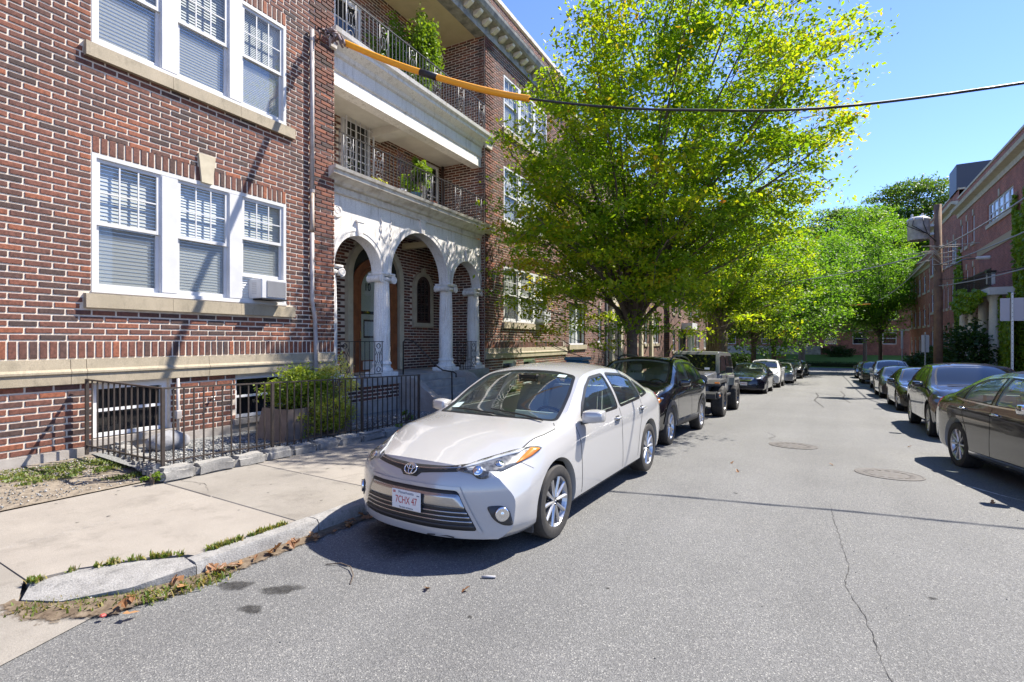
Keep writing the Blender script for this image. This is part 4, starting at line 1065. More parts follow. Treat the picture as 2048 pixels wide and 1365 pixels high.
def ionic_column(yc, xc=-.27, z0=.90, z1=3.30):
    e = MB()
    e.cbox(xc - .27, xc + .27, yc - .27, yc + .27, z0, z0 + .10, .008)
    plinth = e.build('column_plinth', M_porchw, BLD)
    b = MB(); b.lathe([(.25, z0 + .10), (.265, z0 + .13), (.25, z0 + .17), (.215, z0 + .19), (.20, z0 + .24), (.205, z0 + .27), (.225, z0 + .285), (.22, z0 + .32), (.198, z0 + .34), (.190, z0 + .36)], 32, (xc, yc, 0))
    b.build('column_base', M_porchw, BLD, smooth=True, sharp=50)
    def mod(t, z):
        if z < z0 + 1.02: return 1.0
        if z > z1 - .22: return 1.0
        return 1.0 - .085 * max(0, math.cos(20 * t)) ** .6
    prof = [(.190, z0 + .34), (.190, z0 + .98), (.190, z0 + 1.0), (.189, z0 + 1.03)] + [(.189 - .022 * ((z - z0 - 1.03) / (z1 - z0 - 1.25)) ** 1.6, z) for z in np.linspace(z0 + 1.1, z1 - .23, 6)] + [(.165, z1 - .215), (.165, z1 - .18)]
    MB().lathe(prof, 160, (xc, yc, 0), mod=mod).build('column_shaft', M_porchw, BLD, smooth=True, sharp=40)
    c = MB()
    c.cbox(xc - .22, xc + .22, yc - .23, yc + .23, z1 - .045, z1, .01)
    c.lathe([(.165, z1 - .19), (.20, z1 - .17), (.21, z1 - .13), (.19, z1 - .10)], 28, (xc, yc, 0))
    for sy in (-1, 1):
        c.tube([(xc - .20, yc + sy * .205, z1 - .14), (xc - .12, yc + sy * .205, z1 - .14), (xc + .12, yc + sy * .205, z1 - .14), (xc + .20, yc + sy * .205, z1 - .14)], [.095, .075, .075, .095], 16)
        for xx in (xc - .205, xc + .205):
            c.tube([(xx, yc + sy * .205 + .078 * math.cos(k * .42) * (1 - k / 40), z1 - .14 + .078 * math.sin(k * .42) * (1 - k / 40)) for k in range(34)], .011, 5)
            c.lathe([(.022, -.012), (.026, 0), (.022, .012), (0.001, .014)], 10, (xx, yc + sy * .205, z1 - .14), 'x')
    c.box(xc - .19, xc + .19, yc - .2, yc + .2, z1 - .075, z1 - .045)
    c.build('column_capital', M_porchw, BLD, smooth=True, sharp=40)
for yc in (7.62, 9.24, 11.82, 13.24): ionic_column(yc)
# broken white plinth block at the foot of the left pier
MB().cbox(.10, .34, 7.50, 7.82, .90, 1.0, .01).build('column_plinth', M_porchw, BLD)

# ---- iron balcony rails with ornamental panels
def ornament(yc, z0, z1, w, m, x, parent):
    """scrolled panel: two uprights, four hoops and centre ellipses"""
    b = MB(); h = z1 - z0; r = .0055
    for sg in (-1, 1): b.tube([(x, yc + sg * w / 2, z0 - .0), (x, yc + sg * w / 2, z1 + .0)], .009, 5)
    def ell(cy, cz, ry, rz, n=14): b.tube([(x, cy + ry * math.cos(2 * math.pi * k / n), cz + rz * math.sin(2 * math.pi * k / n)) for k in range(n)], r, 5, closed=True)
    ell(yc, z0 + h * .13, w * .20, h * .075); ell(yc, z0 + h * .87, w * .20, h * .075)
    ell(yc, z0 + h * .50, w * .16, h * .18)
    for sg in (-1, 1):
        b.tube([(x, yc + sg * w * (.42 - .30 * math.sin(math.pi * k / 10) ** 2), z0 + h * (.2 + .6 * k / 10)) for k in range(11)], r, 5)
        b.tube([(x, yc + sg * w * .30 * math.sin(math.pi * k / 10), z0 + h * (.04 + .17 * k / 10)) for k in range(11)], r, 5)
        b.tube([(x, yc + sg * w * .30 * math.sin(math.pi * k / 10), z0 + h * (.79 + .17 * k / 10)) for k in range(11)], r, 5)
        b.tube([(x, yc + sg * w * (.42 - .12 * math.cos(2 * math.pi * k / 12)), z0 + h * (.30 + .4 * k / 12)) for k in range(13)], r, 5)
    return b.build('ornament_panel', m, parent, smooth=True)
PK = {}
def picket(parent, x, y, z0, z1, m, w=.013, name='baluster'):
    key = (m.name, round(z1 - z0, 3), w)
    if key not in PK: PK[key] = MB().box(-w / 2, w / 2, -w / 2, w / 2, 0, z1 - z0).mesh(name, m)
    return inst(name, PK[key], parent, (x, y, z0))
def balcony_rail(y0, y1, zb, zt, x, label, m_top, orn, m_orn, m_bar, pitch=.125):
    e = empty('balcony_railing', BLD.matrix_basis @ Vector((x, (y0 + y1) / 2, zb)), PH); tag(e, label, 'railing')
    yc = (y0 + y1) / 2; o0 = (-(y1 - y0) / 2, (y1 - y0) / 2)
    MB().box(-.018, .018, o0[0], o0[1], zt - zb - .018, zt - zb).build('top_rail', m_top, e)
    MB().box(-.014, .014, o0[0], o0[1], .05, .068).build('bottom_rail', m_top, e)
    for oy in orn: ornament(oy - yc, .07, zt - zb - .02, .27, m_orn, 0, e)
    n = int((y1 - y0) / pitch)
    for k in range(n + 1):
        yy = o0[0] + (y1 - y0) * k / n
        if any(abs(yy - (q - yc)) < .15 for q in orn): continue
        picket(e, 0, yy, .02, zt - zb + (.06 if k % 6 == 0 else -.01), m_bar)
    return e
M_orn = mat('grey_scroll_paint', (.15, .15, .16), .4)
M_rail2 = mat('black_rail_paint', (.03, .028, .03), .4)
balcony_rail(7.60, 13.40, 5.23, 6.0, .08, 'black iron railing of the lower balcony with scrolled panels', M_iron, [7.85, 8.75, 10.6, 11.9, 13.0], M_orn, M_rail2)
balcony_rail(7.60, 13.40, 8.0, 8.88, .05, 'black iron railing of the upper balcony with pale scrolled panels', M_rail2, [7.95, 8.95, 9.98, 11.0, 12.1, 13.2], M_orn, mat('glint_rail_paint', (.09, .09, .095), .35))  # bars lighter than the black iron: sun glint put into their colour
def porch_rail(y0, y1, x, label):
    e = empty('porch_railing', BLD.matrix_basis @ Vector((x, (y0 + y1) / 2, .9)), PH); tag(e, label, 'railing'); h = (y1 - y0) / 2
    MB().box(-.014, .014, -h, h, .80, .815).build('top_rail', M_iron, e); MB().box(-.012, .012, -h, h, .07, .085).build('bottom_rail', M_iron, e)
    for oy in (-h + .16, h - .16): ornament(oy, .085, .80, .24, M_iron, 0, e)
    n = 9
    for k in range(1, n):
        yy = -h + 2 * h * k / n
        if abs(abs(yy) - h + .16) > .14: picket(e, 0, yy, .0, .81, M_iron)
porch_rail(7.72, 9.05, -.05, 'short iron railing under the left arch beside the door'); porch_rail(12.02, 13.08, -.05, 'short iron railing under the right arch of the porch')

# doors and windows behind the balconies
def recess_window(y0, y1, z0, z1, name='balcony_window', m=M_white, rows=4, cols=2):
    b = MB(); sash_rect(b, XB, XB + .07, y0, y1, z0, z1, .07)
    for k in range(1, cols): yy = y0 + (y1 - y0) * k / cols; b.box(XB + .03, XB + .055, yy - .02, yy + .02, z0 + .07, z1 - .07)
    for k in range(1, rows): zz = z0 + (z1 - z0) * k / rows; b.box(XB + .031, XB + .054, y0 + .07, y1 - .07, zz - .012, zz + .012)
    w = b.build(name, m, BLD); pane(w, XB + .04, y0 + .07, y1 - .07, z0 + .07, z1 - .07); MB().box(XB + .008, XB + .012, y0, y1, z0, z1).build('room_back', M_dark, w)
    return w
recess_window(9.25, 10.2, 5.25, 7.4); recess_window(12.48, 13.22, 5.25, 7.15, 'balcony_door'); recess_window(8.95, 9.85, 8.02, 10.2); recess_window(11.25, 12.05, 8.02, 10.1, 'balcony_door')
# white security grille in front of the balcony window
b = MB(); sash_rect(b, -1.42, -1.39, 9.22, 10.2, 5.9, 7.5, .035)
for k in range(1, 6): yy = 9.22 + .98 * k / 6; b.box(-1.412, -1.40, yy - .006, yy + .006, 5.93, 7.47)
for k in range(1, 9): zz = 5.9 + 1.6 * k / 9; b.box(-1.411, -1.401, 9.25, 10.17, zz - .006, zz + .006)
b.build('window_grille', M_white, BLD)
# drain pipe in the corner of the recess
MB().tube([(-1.45, 13.30, 5.2), (-1.45, 13.30, 7.2)], .05, 10).build('drain_pipe', M_wbrown, BLD, smooth=True)

# ---- things on the facade
def on_bld(x, y, z): return BLD.matrix_basis @ Vector((x, y, z))
# downspout
e = empty('downspout', on_bld(.07, 6.93, .9), PH); tag(e, 'thin grey downspout running down the brick wall left of the porch', 'downspout')
MB().tube([(0, 0, 6.8), (0, 0, 3.7)], .04, 10).build('upper_pipe', M_galv, e, smooth=True)
M_rustp = mat('rust_stained_pipe', (.30, .20, .12), .6, col2=(.42, .38, .35), nscale=6)
MB().tube([(0, 0, 3.7), (0, .0, 3.1), (0, 0, 2.9)], .041, 10).build('stained_pipe', M_rustp, e, smooth=True)
MB().tube([(0, 0, 2.9), (0, .0, 1.6), (.01, .06, 1.25), (.02, .07, .8), (.02, .07, .0)], .04, 10).build('lower_pipe', M_galv, e, smooth=True)
for z in (6.6, 3.7): MB().lathe([(.048, -.03), (.048, .03)], 10, (0, 0, z)).build('strap', M_galv, e)
# air conditioner in the lower right sash
e = empty('air_conditioner', on_bld(.0, 5.98, 2.43), PH); tag(e, 'white window air conditioner in the right sash of the lower window', 'air conditioner')
AW0, AW1 = -.25, .25
MB().cbox(-.14, .24, AW0, AW1, .02, .36, .012).build('casing', M_vinyl, e)
M_acg = mat('ac_grille', (.42, .42, .43), .5)
MB().box(.24, .246, AW0 + .10, AW1 - .025, .05, .33).build('coil_panel', mat('ac_coil', (.22, .22, .23), .6), e)
for k in range(16): MB().box(.246, .252, AW0 + .10, AW1 - .025, .055 + k * .0172, .062 + k * .0172).build('louvre', M_acg, e)
for k in range(7): MB().box(-.02, .10, AW0 - .004, AW0, .10 + k * .03, .112 + k * .03).build('side_vent', M_acg, e)
MB().box(.02, .26, AW0 - .01, AW1 + .01, .0, .018).build('support_shelf', M_dark, e)
# outdoor lamp on the right wing wall
e = empty('wall_lamp', on_bld(.02, 13.95, 3.7), PH); tag(e, 'small grey wall lamp with conduit beside the right arch', 'lamp')
MB().cbox(0, .09, -.05, .05, 0, .10, .01).build('lamp_head', M_metal, e); MB().tube([(.03, 0, 0), (.03, 0, -.35), (.03, -.12, -.42), (.03, -.28, -.42)], .012, 6).build('conduit', M_metal, e, smooth=True)
# second air conditioner, right wing
e = empty('air_conditioner', on_bld(.0, 17.5, 2.40), PH); tag(e, 'white air conditioner in the lower window right of the porch', 'air conditioner')
MB().cbox(-.1, .30, -.3, .3, 0, .38, .012).build('casing', M_vinyl, e); MB().box(.30, .306, -.25, .25, .05, .33).build('coil_panel', M_acg, e)
# plant pots and hanging trellis on the balconies
def pot(x, y, z, r, h, m, label):
    o = MB().lathe([(r * .7, 0), (r, h * .85), (r * 1.1, h * .85), (r * 1.1, h), (r * .9, h), (r * .88, h * .9), (.001, h * .88)], 18).build('plant_pot', m, None, smooth=True, sharp=40); o.location = on_bld(x, y, z)
    tag(o, label, 'plant pot', 'pots on the lower balcony')
pot(-.30, 9.95, 5.2, .13, .26, M_white, 'white plant pot on the lower balcony, nearest the window grille')
pot(-.35, 10.55, 5.2, .17, .32, mat('blue_glaze', (.05, .11, .16), .3), 'blue glazed pot on the lower balcony below the big leaves')
pot(-.32, 11.25, 5.2, .13, .27, mat('terracotta', (.36, .12, .06), .7), 'terracotta pot on the lower balcony, right of the blue pot')
e = empty('trellis', on_bld(-.9, 10.9, 6.3), PH + .3); tag(e, 'purple grey diamond lattice trellis hanging above the lower balcony', 'trellis')
M_tre = mat('mauve_wood', (.17, .115, .12), .7)
for k in range(8):
    for sg in (-1, 1):
        c = -.6 + 1.2 * k / 7
        p0 = Vector((0, c - .35, -.35 * sg)); p1 = Vector((0, c + .35, .35 * sg))
        a0, a1 = max(0, (-.62 - p0.y) / .7), min(1, (.62 - p0.y) / .7)
        if a1 > a0: MB().bar(p0 + (p1 - p0) * a0 + Vector((sg * .006, 0, 0)), p0 + (p1 - p0) * a1 + Vector((sg * .006, 0, 0)), .012, .035).build('lath', M_tre, e)
# ------------------------------------------------------------------ vegetation helpers
def leaf_arrays(C, size, rng, up=.35, width=.5, tint=None, droop=0.0, nrm=None):
    n = len(C)
    d = rng.normal(size=(n, 3)); d[:, 2] = d[:, 2] * .6 - droop
    d /= np.linalg.norm(d, axis=1, keepdims=True) + 1e-9
    nn = rng.normal(size=(n, 3)); nn[:, 2] += up * 3
    if nrm is not None: nn = nn * .45 + nrm * 1.6
    w = np.cross(d, nn); w /= np.linalg.norm(w, axis=1, keepdims=True) + 1e-9
    s = size * rng.uniform(.65, 1.25, (n, 1))
    fold = np.cross(w, d) * s * .10
    P = np.stack([C - d * s * .5, C + w * s * width * .5 + fold, C + d * s * .5, C - w * s * width * .5 + fold], 1).reshape(-1, 3)
    F = np.arange(n * 4).reshape(n, 4)
    t = rng.uniform(0, 1, n) if tint is None else np.clip(tint, 0, 1)
    return P, F, np.repeat(t, 4)

def leaf_obj(name, C, size, m, parent=None, seed=1, **kw):
    rng = np.random.default_rng(seed)
    P, F, t = leaf_arrays(np.asarray(C, float), size, rng, **kw)
    return inst(name, np_mesh(name, P, F, m, t), parent)

def bez(p0, p1, p2, p3, n):
    out = []
    for k in range(n + 1):
        t = k / n; q = 1 - t
        out.append(p0 * q ** 3 + p1 * 3 * q * q * t + p2 * 3 * q * t * t + p3 * t ** 3)
    return out

def make_tree(name, label, base, fork_h, rt, cen, ax, nl=16, ns=7, nt=5, per=50, leaf=.09, leafm=None, bark=None, seed=1, cat='tree', spread=.17, trunk_lean=(0, 0), group=None, vase=True, tint_top=0.0, sides=6, minz=None, fill=None, shear=(0, 0)):
    rng = np.random.default_rng(seed); rd = random.Random(seed)
    root = empty(name, base); tag(root, label, cat, group)
    leafm = leafm or LEAF_MAPLE; bark = bark or M_bark
    wood = MB(); cen = Vector(cen); ax = Vector(ax)
    fork = Vector((trunk_lean[0], trunk_lean[1], fork_h))
    wood.tube([Vector((0, 0, -.3)), Vector((0, 0, .05)), fork * .35, fork * .7, fork], [rt * 1.45, rt * 1.2, rt, rt * .92, rt * .9], 12)
    twigs = []; wood2 = MB()
    ga = math.pi * (3 - math.sqrt(5))
    for i in range(nl):
        zz = 1 - (i + .5) / nl * 1.55           # from top to below the equator
        rr = math.sqrt(max(0, 1 - min(1, zz * zz))); a = i * ga + rd.uniform(-.3, .3); q = rd.uniform(.86, 1.02)
        tip = cen + Vector((ax.x * rr * math.cos(a), ax.y * rr * math.sin(a), ax.z * zz)) * q
        tip += Vector((shear[0], shear[1], 0)) * (tip.z - cen.z); st = fork * rd.uniform(.82, 1.0)
        v = tip - st
        if vase: c1 = st + Vector((v.x * .12, v.y * .12, abs(v.length) * .30)); c2 = st + Vector((v.x * .55, v.y * .55, v.z * .62 + .25))
        else: c1 = st + Vector((v.x * .3, v.y * .3, max(.3, v.z * .3))); c2 = st + v * .65
        path = bez(st, c1, c2, tip, 10)
        r0 = rt * rd.uniform(.34, .55)
        wood.tube(path, [max(.012, r0 * (1 - .88 * k / 10)) for k in range(11)], sides)
        for j in range(ns):
            t = .28 + .70 * (j + rd.random()) / ns; k = min(9, int(t * 10)); f = t * 10 - k
            p = path[k].lerp(path[k + 1], f); dr = (path[k + 1] - path[k]).normalized()
            side = Vector((rd.gauss(0, 1), rd.gauss(0, 1), rd.gauss(0, .55))); side -= dr * side.dot(dr)
            if side.length < 1e-3: continue
            side.normalize()
            L = (1.1 + .9 * rd.random()) * (1 - .35 * t) * ax.length / 9.0
            e = p + (side * .85 + dr * .55 + Vector((0, 0, .12))) * L
            mid = p.lerp(e, .5) + Vector((0, 0, .08 * L))
            sp = [p, mid, e]; wood2.tube(sp, [max(.009, r0 * .30 * (1 - t * .6)), .008, .004], 4, cap=False)
            for m_ in range(nt):
                u = (m_ + .6) / nt; b0 = (p.lerp(mid, u * 2) if u < .5 else mid.lerp(e, u * 2 - 1))
                s2 = Vector((rd.gauss(0, 1), rd.gauss(0, 1), rd.gauss(0, .4))).normalized()
                e2 = b0 + (s2 * .7 + side * .4 + Vector((0, 0, -.05))) * L * rd.uniform(.3, .55)
                twigs.append((b0, e2, rd.random()))
    wood.build('trunk', bark, root, smooth=True); tag(wood2.build('branches', bark, root, smooth=True), kind='stuff')
    T0 = np.array([tuple(t[0]) for t in twigs]); T1 = np.array([tuple(t[1]) for t in twigs]); tt = np.array([t[2] for t in twigs])
    n = len(twigs) * per; idx = np.repeat(np.arange(len(twigs)), per)
    f = rng.uniform(.05, 1.0, (n, 1)); C = T0[idx] * (1 - f) + T1[idx] * f + rng.normal(size=(n, 3)) * np.array([spread, spread, spread * .42]) * (ax.length / 9.0)
    dens = rng.uniform(.3, 1.0, len(twigs))[idx]
    keep = rng.uniform(0, 1, n) < dens * 1.3
    if minz is not None: keep &= C[:, 2] > minz
    C = C[keep]; idx = idx[keep]
    if fill:
        nc, pc, sg = fill; q = rng.uniform(-1, 1, (nc * 6, 3)); rad = (q[:, 0] ** 2 + q[:, 1] ** 2 + np.abs(q[:, 2]) ** 2.6)
        q = q[(rad < 1.0) & (rad > .26) & (rng.uniform(0, 1, len(q)) < .5 + .5 * (q[:, 2] + 1) / 2)][:nc]; cc = q * np.array(ax); cc[:, 0] += shear[0] * cc[:, 2]; cc[:, 1] += shear[1] * cc[:, 2]; cc = cc + np.array(cen)
        w3 = MB()
        for q_, c_ in zip(q, cc):
            if q_[0] ** 2 + q_[1] ** 2 + q_[2] ** 2 > .35:
                c_ = Vector(c_); inn = Vector((cen.x * .6, cen.y * .6, c_.z - 1.2)) - c_; inn.normalize()
                side = Vector((rd.uniform(-.3, .3), rd.uniform(-.3, .3), rd.uniform(-.1, .1)))
                w3.tube([c_ + side * sg, c_ + inn * sg * 1.2, c_ + inn * sg * 3.4 + side * .6], [.003, .007, .012], 4, cap=False)
        tag(w3.build('twigs', bark, root), kind='stuff')
        idf = np.repeat(np.arange(len(cc)), pc); dn = rng.uniform(.35, 1, len(cc))[idf]
        D = cc[idf] + rng.normal(size=(len(idf), 3)) * np.array([sg, sg, sg * .30]); k2 = rng.uniform(0, 1, len(idf)) < dn
        if minz is not None: k2 &= D[:, 2] > minz + .25 * rng.normal(size=len(idf))
        D = D[k2]; tf = rng.uniform(0, 1, len(cc))[idf][k2]; C = np.concatenate([C, D]); tt = np.concatenate([tt[idx], tf]); idx = np.arange(len(C))
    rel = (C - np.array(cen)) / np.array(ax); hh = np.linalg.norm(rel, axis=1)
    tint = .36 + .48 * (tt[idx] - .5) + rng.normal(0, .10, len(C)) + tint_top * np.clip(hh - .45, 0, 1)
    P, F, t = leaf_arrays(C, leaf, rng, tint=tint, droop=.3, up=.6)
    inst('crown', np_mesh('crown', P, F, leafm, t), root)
    return root

def bush(name, label, loc, rx, ry, rz, n, leaf, m, seed=1, cat='shrub', group=None, stems=8, shell=.55, up=.3, tint0=.2):
    rng = np.random.default_rng(seed); rd = random.Random(seed); root = empty(name, loc); tag(root, label, cat, group)
    b = MB()
    for k in range(stems):
        a = rd.uniform(0, 6.28); q = rd.uniform(.2, .8)
        b.tube([(0, 0, -.05), (rx * q * .5 * math.cos(a), ry * q * .5 * math.sin(a), rz * .9), (rx * q * math.cos(a), ry * q * math.sin(a), rz * 1.5)], [.018, .012, .005], 5)
    b.build('stem', M_bark, root)
    nc = max(10, n // 45); d = rng.normal(size=(nc, 3)); d /= np.linalg.norm(d, axis=1, keepdims=True); q = rng.uniform(shell, 1.0, (nc, 1)) * rng.uniform(.75, 1.1, (nc, 1))
    cc = d * q * np.array([rx, ry, rz]) + np.array([0, 0, rz * 1.0]); idx = rng.integers(0, nc, n)
    C = cc[idx] + rng.normal(size=(n, 3)) * np.array([rx, ry, rz]) * .13
    C = C[C[:, 2] > .02]
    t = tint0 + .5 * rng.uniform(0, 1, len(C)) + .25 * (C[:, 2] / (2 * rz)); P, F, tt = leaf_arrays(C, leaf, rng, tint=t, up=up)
    inst('foliage', np_mesh('foliage', P, F, m, tt), root)
    return root

def ivy_sheet(name, label, org, U, V, N, w, h, n, leaf, m, seed=1, cat='ivy', edge=.25, bulge=.12):
    """leaves in a sheet on a wall; org + u*U + v*V, thickness along N; ragged outline"""
    rng = np.random.default_rng(seed); root = empty(name, org); tag(root, label, cat)
    u = rng.uniform(0, 1, n); v = rng.uniform(0, 1, n)
    e0 = edge * (.5 + .5 * np.sin(v * 9 + seed)) * .5; e1 = 1 - edge * (.5 + .5 * np.sin(v * 7 + 2 * seed)) * .5
    topv = 1 - edge * .6 * (.5 + .5 * np.sin(u * 11 + seed))
    ok = (u > e0) & (u < e1) & (v < topv); u, v = u[ok], v[ok]
    dep = bulge * (.25 + .75 * (.5 + .5 * np.sin(u * 17 + v * 23 + seed)) * rng.uniform(.2, 1, len(u)))
    U, V, N = np.array(U, float), np.array(V, float), np.array(N, float)
    C = u[:, None] * U * w + v[:, None] * V * h + dep[:, None] * N
    P, F, t = leaf_arrays(C, leaf, rng, nrm=N[None].repeat(len(C), 0) + np.array([0, 0, .5]), width=.85, droop=.6)
    inst('foliage', np_mesh('foliage', P, F, m, t), root)
    st = MB(); rd = random.Random(seed)
    for k in range(5):
        x0 = rd.uniform(.2, .8); pts = []
        for q in range(7): x0 = min(.9, max(.1, x0 + rd.uniform(-.08, .08))); pts.append(tuple(U * w * x0 + V * h * q / 6.5 + N * .02))
        st.tube(pts, [.03 - .003 * q for q in range(7)], 5)
    st.build('stem', M_bark, root)
    return root

# ------------------------------------------------------------------ fence, planter and yard
FZ = lambda y: .22 - max(0, y - 2.9) * .020
fence = empty('iron_fence', (-6.58, 2.98, 0)); tag(fence, 'low brown iron picket fence in front of the brick building', 'fence')
FH = .95
def fence_run(p0, p1, n, posts):
    p0 = Vector(p0); p1 = Vector(p1)
    MB().bar(p0 + Vector((0, 0, FH)) - fence.location, p1 + Vector((0, 0, FH)) - fence.location, .030, .018).build('top_rail', M_rust, fence)
    MB().bar(p0 + Vector((0, 0, .10)) - fence.location, p1 + Vector((0, 0, .10)) - fence.location, .026, .014).build('bottom_rail', M_rust, fence)
    for k in range(n + 1):
        p = p0.lerp(p1, k / n) - fence.location
        if k in posts: picket(fence, p.x, p.y, p.z - .02, p.z + FH + .012, M_rust, .036, 'post')
        else: picket(fence, p.x, p.y, p.z + .04, p.z + FH - .012, M_rust, .015, 'picket')
fence_run((-6.58, 2.98, FZ(2.98)), (-6.56, 7.35, FZ(7.35)), 38, (0, 12, 26, 38))
wp = on_bld(.12, 3.30, .25)
fence_run((-6.58, 2.98, FZ(2.98)), (wp.x, wp.y, .27), 13, (13,))
# planter with shrubs
pl = empty('planter_box', (-7.32, 5.45, .17), .03); tag(pl, 'tapered brown wooden planter box behind the iron fence', 'planter')
M_plant = mat('brown_planter', (.22, .168, .135), .6, col2=(.165, .122, .097), nscale=4)
def taper_panel(x0a, x1a, y0a, y1a, x0b, x1b, y0b, y1b, z0, z1):
    b = MB(); b.add([(x0a, y0a, z0), (x1a, y0a, z0), (x1a, y1a, z0), (x0a, y1a, z0), (x0b, y0b, z1), (x1b, y0b, z1), (x1b, y1b, z1), (x0b, y1b, z1)], [(0, 3, 2, 1), (0, 1, 5, 4), (1, 2, 6, 5), (2, 3, 7, 6), (3, 0, 4, 7)]); return b
hw, hl = .36, .66
for (a0, a1, c0, c1) in ((-hw, -hw + .03, -hl, hl), (hw - .03, hw, -hl, hl), (-hw + .031, hw - .031, -hl, -hl + .03), (-hw + .031, hw - .031, hl - .03, hl)):
    k = .86; b = MB(); b.add([(a0, c0, 0), (a1, c0, 0), (a1, c1, 0), (a0, c1, 0), (a0 * k, c0 * k, .50), (a1 * k, c0 * k, .50), (a1 * k, c1 * k, .50), (a0 * k, c1 * k, .50)], [(0, 3, 2, 1), (4, 5, 6, 7), (0, 1, 5, 4), (1, 2, 6, 5), (2, 3, 7, 6), (3, 0, 4, 7)]); b.build('side_panel', M_plant, pl)
MB().box(-.30, .30, -.56, .56, .42, .44).build('soil', M_dirt, pl)
bush('yew_shrub', 'feathery green shrub growing out of the planter', (-7.33, 5.35, .58), .42, .62, .36, 6500, .06, mat_leaf('yew_leaf', [(0, (.09, .15, .02)), (.5, (.20, .28, .035)), (1, (.36, .40, .08))], .4), 3, tint0=.1, up=.6)
bush('golden_shrub', 'yellow variegated trailing shrub spilling over the planter', (-6.92, 5.62, .20), .22, .52, .33, 4600, .05, LEAF_GOLD, 5, tint0=.15)
bush('golden_shrub', 'pale yellow leaf sprays rising above the planter on the right', (-7.3, 6.0, .62), .26, .46, .40, 2200, .05, LEAF_GOLD, 8, tint0=.4)
# white rock under the basement window
bm = bmesh.new(); bmesh.ops.create_icosphere(bm, subdivisions=3, radius=1.0); r_ = random.Random(2)
for v in bm.verts: v.co = Vector((v.co.x * .17, v.co.y * .27, v.co.z * .15)) * (1 + .10 * math.sin(v.co.x * 5 + 1) * math.cos(v.co.y * 4) + r_.uniform(-.015, .015))
o = MB().from_bm(bm).build('rock', mat('pale_rock', (.33, .33, .34), .85, col2=(.18, .18, .19), nscale=7, bump=.5, bscale=20), None, smooth=True); o.location = (-7.82, 3.62, .32); tag(o, 'rounded pale boulder in the gravel under the basement window', 'rock')
bush('weed', 'small green weed at the foot of the porch wall', (-7.1, 7.6, .12), .14, .14, .12, 260, .05, LEAF_IVY, 9, stems=3)
bush('weed', 'small weed growing between border stones behind the fence', (-6.4, 6.65, .12), .06, .09, .10, 160, .04, LEAF_IVY, 10, stems=3)
bush('weed', 'green weed at the corner of the stone border', (-6.42, 2.80, .13), .10, .10, .07, 260, .035, LEAF_IVY, 12, stems=3)
# outdoor tap
e = empty('outdoor_tap', on_bld(.012, 5.0, .80), PH); tag(e, 'small steel tap on the basement brick wall', 'tap')
MB().tube([(0, 0, 0), (.07, 0, 0), (.09, 0, -.04)], .012, 8).build('spout', M_metal, e, smooth=True); MB().tube([(.05, -.025, .03), (.05, .025, .03)], .009, 6).build('valve', M_metal, e)

LEAF_WEED = mat_leaf('weed_blade', [(0, (.06, .10, .02)), (.5, (.12, .17, .03)), (1, (.22, .22, .07))], .3)
# ------------------------------------------------------------------ grass tufts, dry leaves, debris
def tufts(name, label, pts, n, h0, h1, seed, m=LEAF_GRASS, w=.006, spread=.03, cat='grass'):
    rng = np.random.default_rng(seed); pts = np.array(pts, float); idx = rng.integers(0, len(pts), n)
    B = pts[idx] + rng.normal(size=(n, 3)) * np.array([spread, spread, 0]); L = rng.uniform(h0, h1, n)
    a = rng.uniform(0, 6.28, n); lean = rng.uniform(.1, .9, n)
    D = np.stack([np.cos(a) * lean, np.sin(a) * lean, np.ones(n)], 1); D /= np.linalg.norm(D, axis=1, keepdims=True)
    W = np.stack([-np.sin(a), np.cos(a), np.zeros(n)], 1) * w * rng.uniform(.6, 1.4, (n, 1))
    M_ = B + D * L[:, None] * .55; T = B + D * L[:, None] + np.stack([np.cos(a), np.sin(a), -np.ones(n) * .5], 1) * L[:, None] * .25 * lean[:, None]
    P = np.stack([B - W, B + W, M_ + W * .8, M_ - W * .8, T], 1).reshape(-1, 3); k = (np.arange(n) * 5)[:, None]
    F = np.concatenate([k + np.array([0, 1, 2]), k + np.array([0, 2, 3]), k + np.array([3, 2, 4])])
    o = inst(name, np_mesh(name, P, F, m, np.repeat(rng.uniform(0, 1, n), 5))); return tag(o, label, cat, kind='stuff')
def lerp_pts(p, q, n):
    return [tuple(a + (b - a) * k / n for a, b in zip(p, q)) for k in range(n + 1)]
rt_ = random.Random(14); gpts = []
for (p, q, nn) in (((-4.03, 2.10, .12), (-4.03, 2.80, .12), 30), ((-4.52, 1.42, .115), (-4.30, 1.80, .12), 8), ((-4.26, 1.84, .12), (-4.10, 2.0, .12), 6), ((-4.56, 1.24, .11), (-4.50, 1.30, .11), 3)):
    for k in range(nn): t = rt_.random(); gpts.append(tuple(a + (b_ - a) * t for a, b_ in zip(p, q)))
tufts('grass', 'ragged grass tufts growing along the back of the kerb stones', gpts, 1500, .012, .055, 2, spread=.014)
tufts('grass', 'dry grass and weeds in the gutter in front of the kerb', lerp_pts((-4.3, 1.16, .02), (-3.86, 1.66, .015), 10) + lerp_pts((-3.84, 1.72, .0), (-3.80, 2.1, .0), 6), 2000, .012, .07, 4, spread=.05)
tufts('grass', 'low green weeds on the soil patch by the wall', [(-8.15 + .9 * random.random() ** 1.4, 1.9 + 1.1 * random.random(), .19) for _ in range(160)] + [(-7.0 + .2 * random.random(), 2.6 + .3 * random.random(), .15) for _ in range(14)], 3600, .012, .04, 6, m=LEAF_WEED, w=.009, spread=.035)
rd = random.Random(9)
DL = []
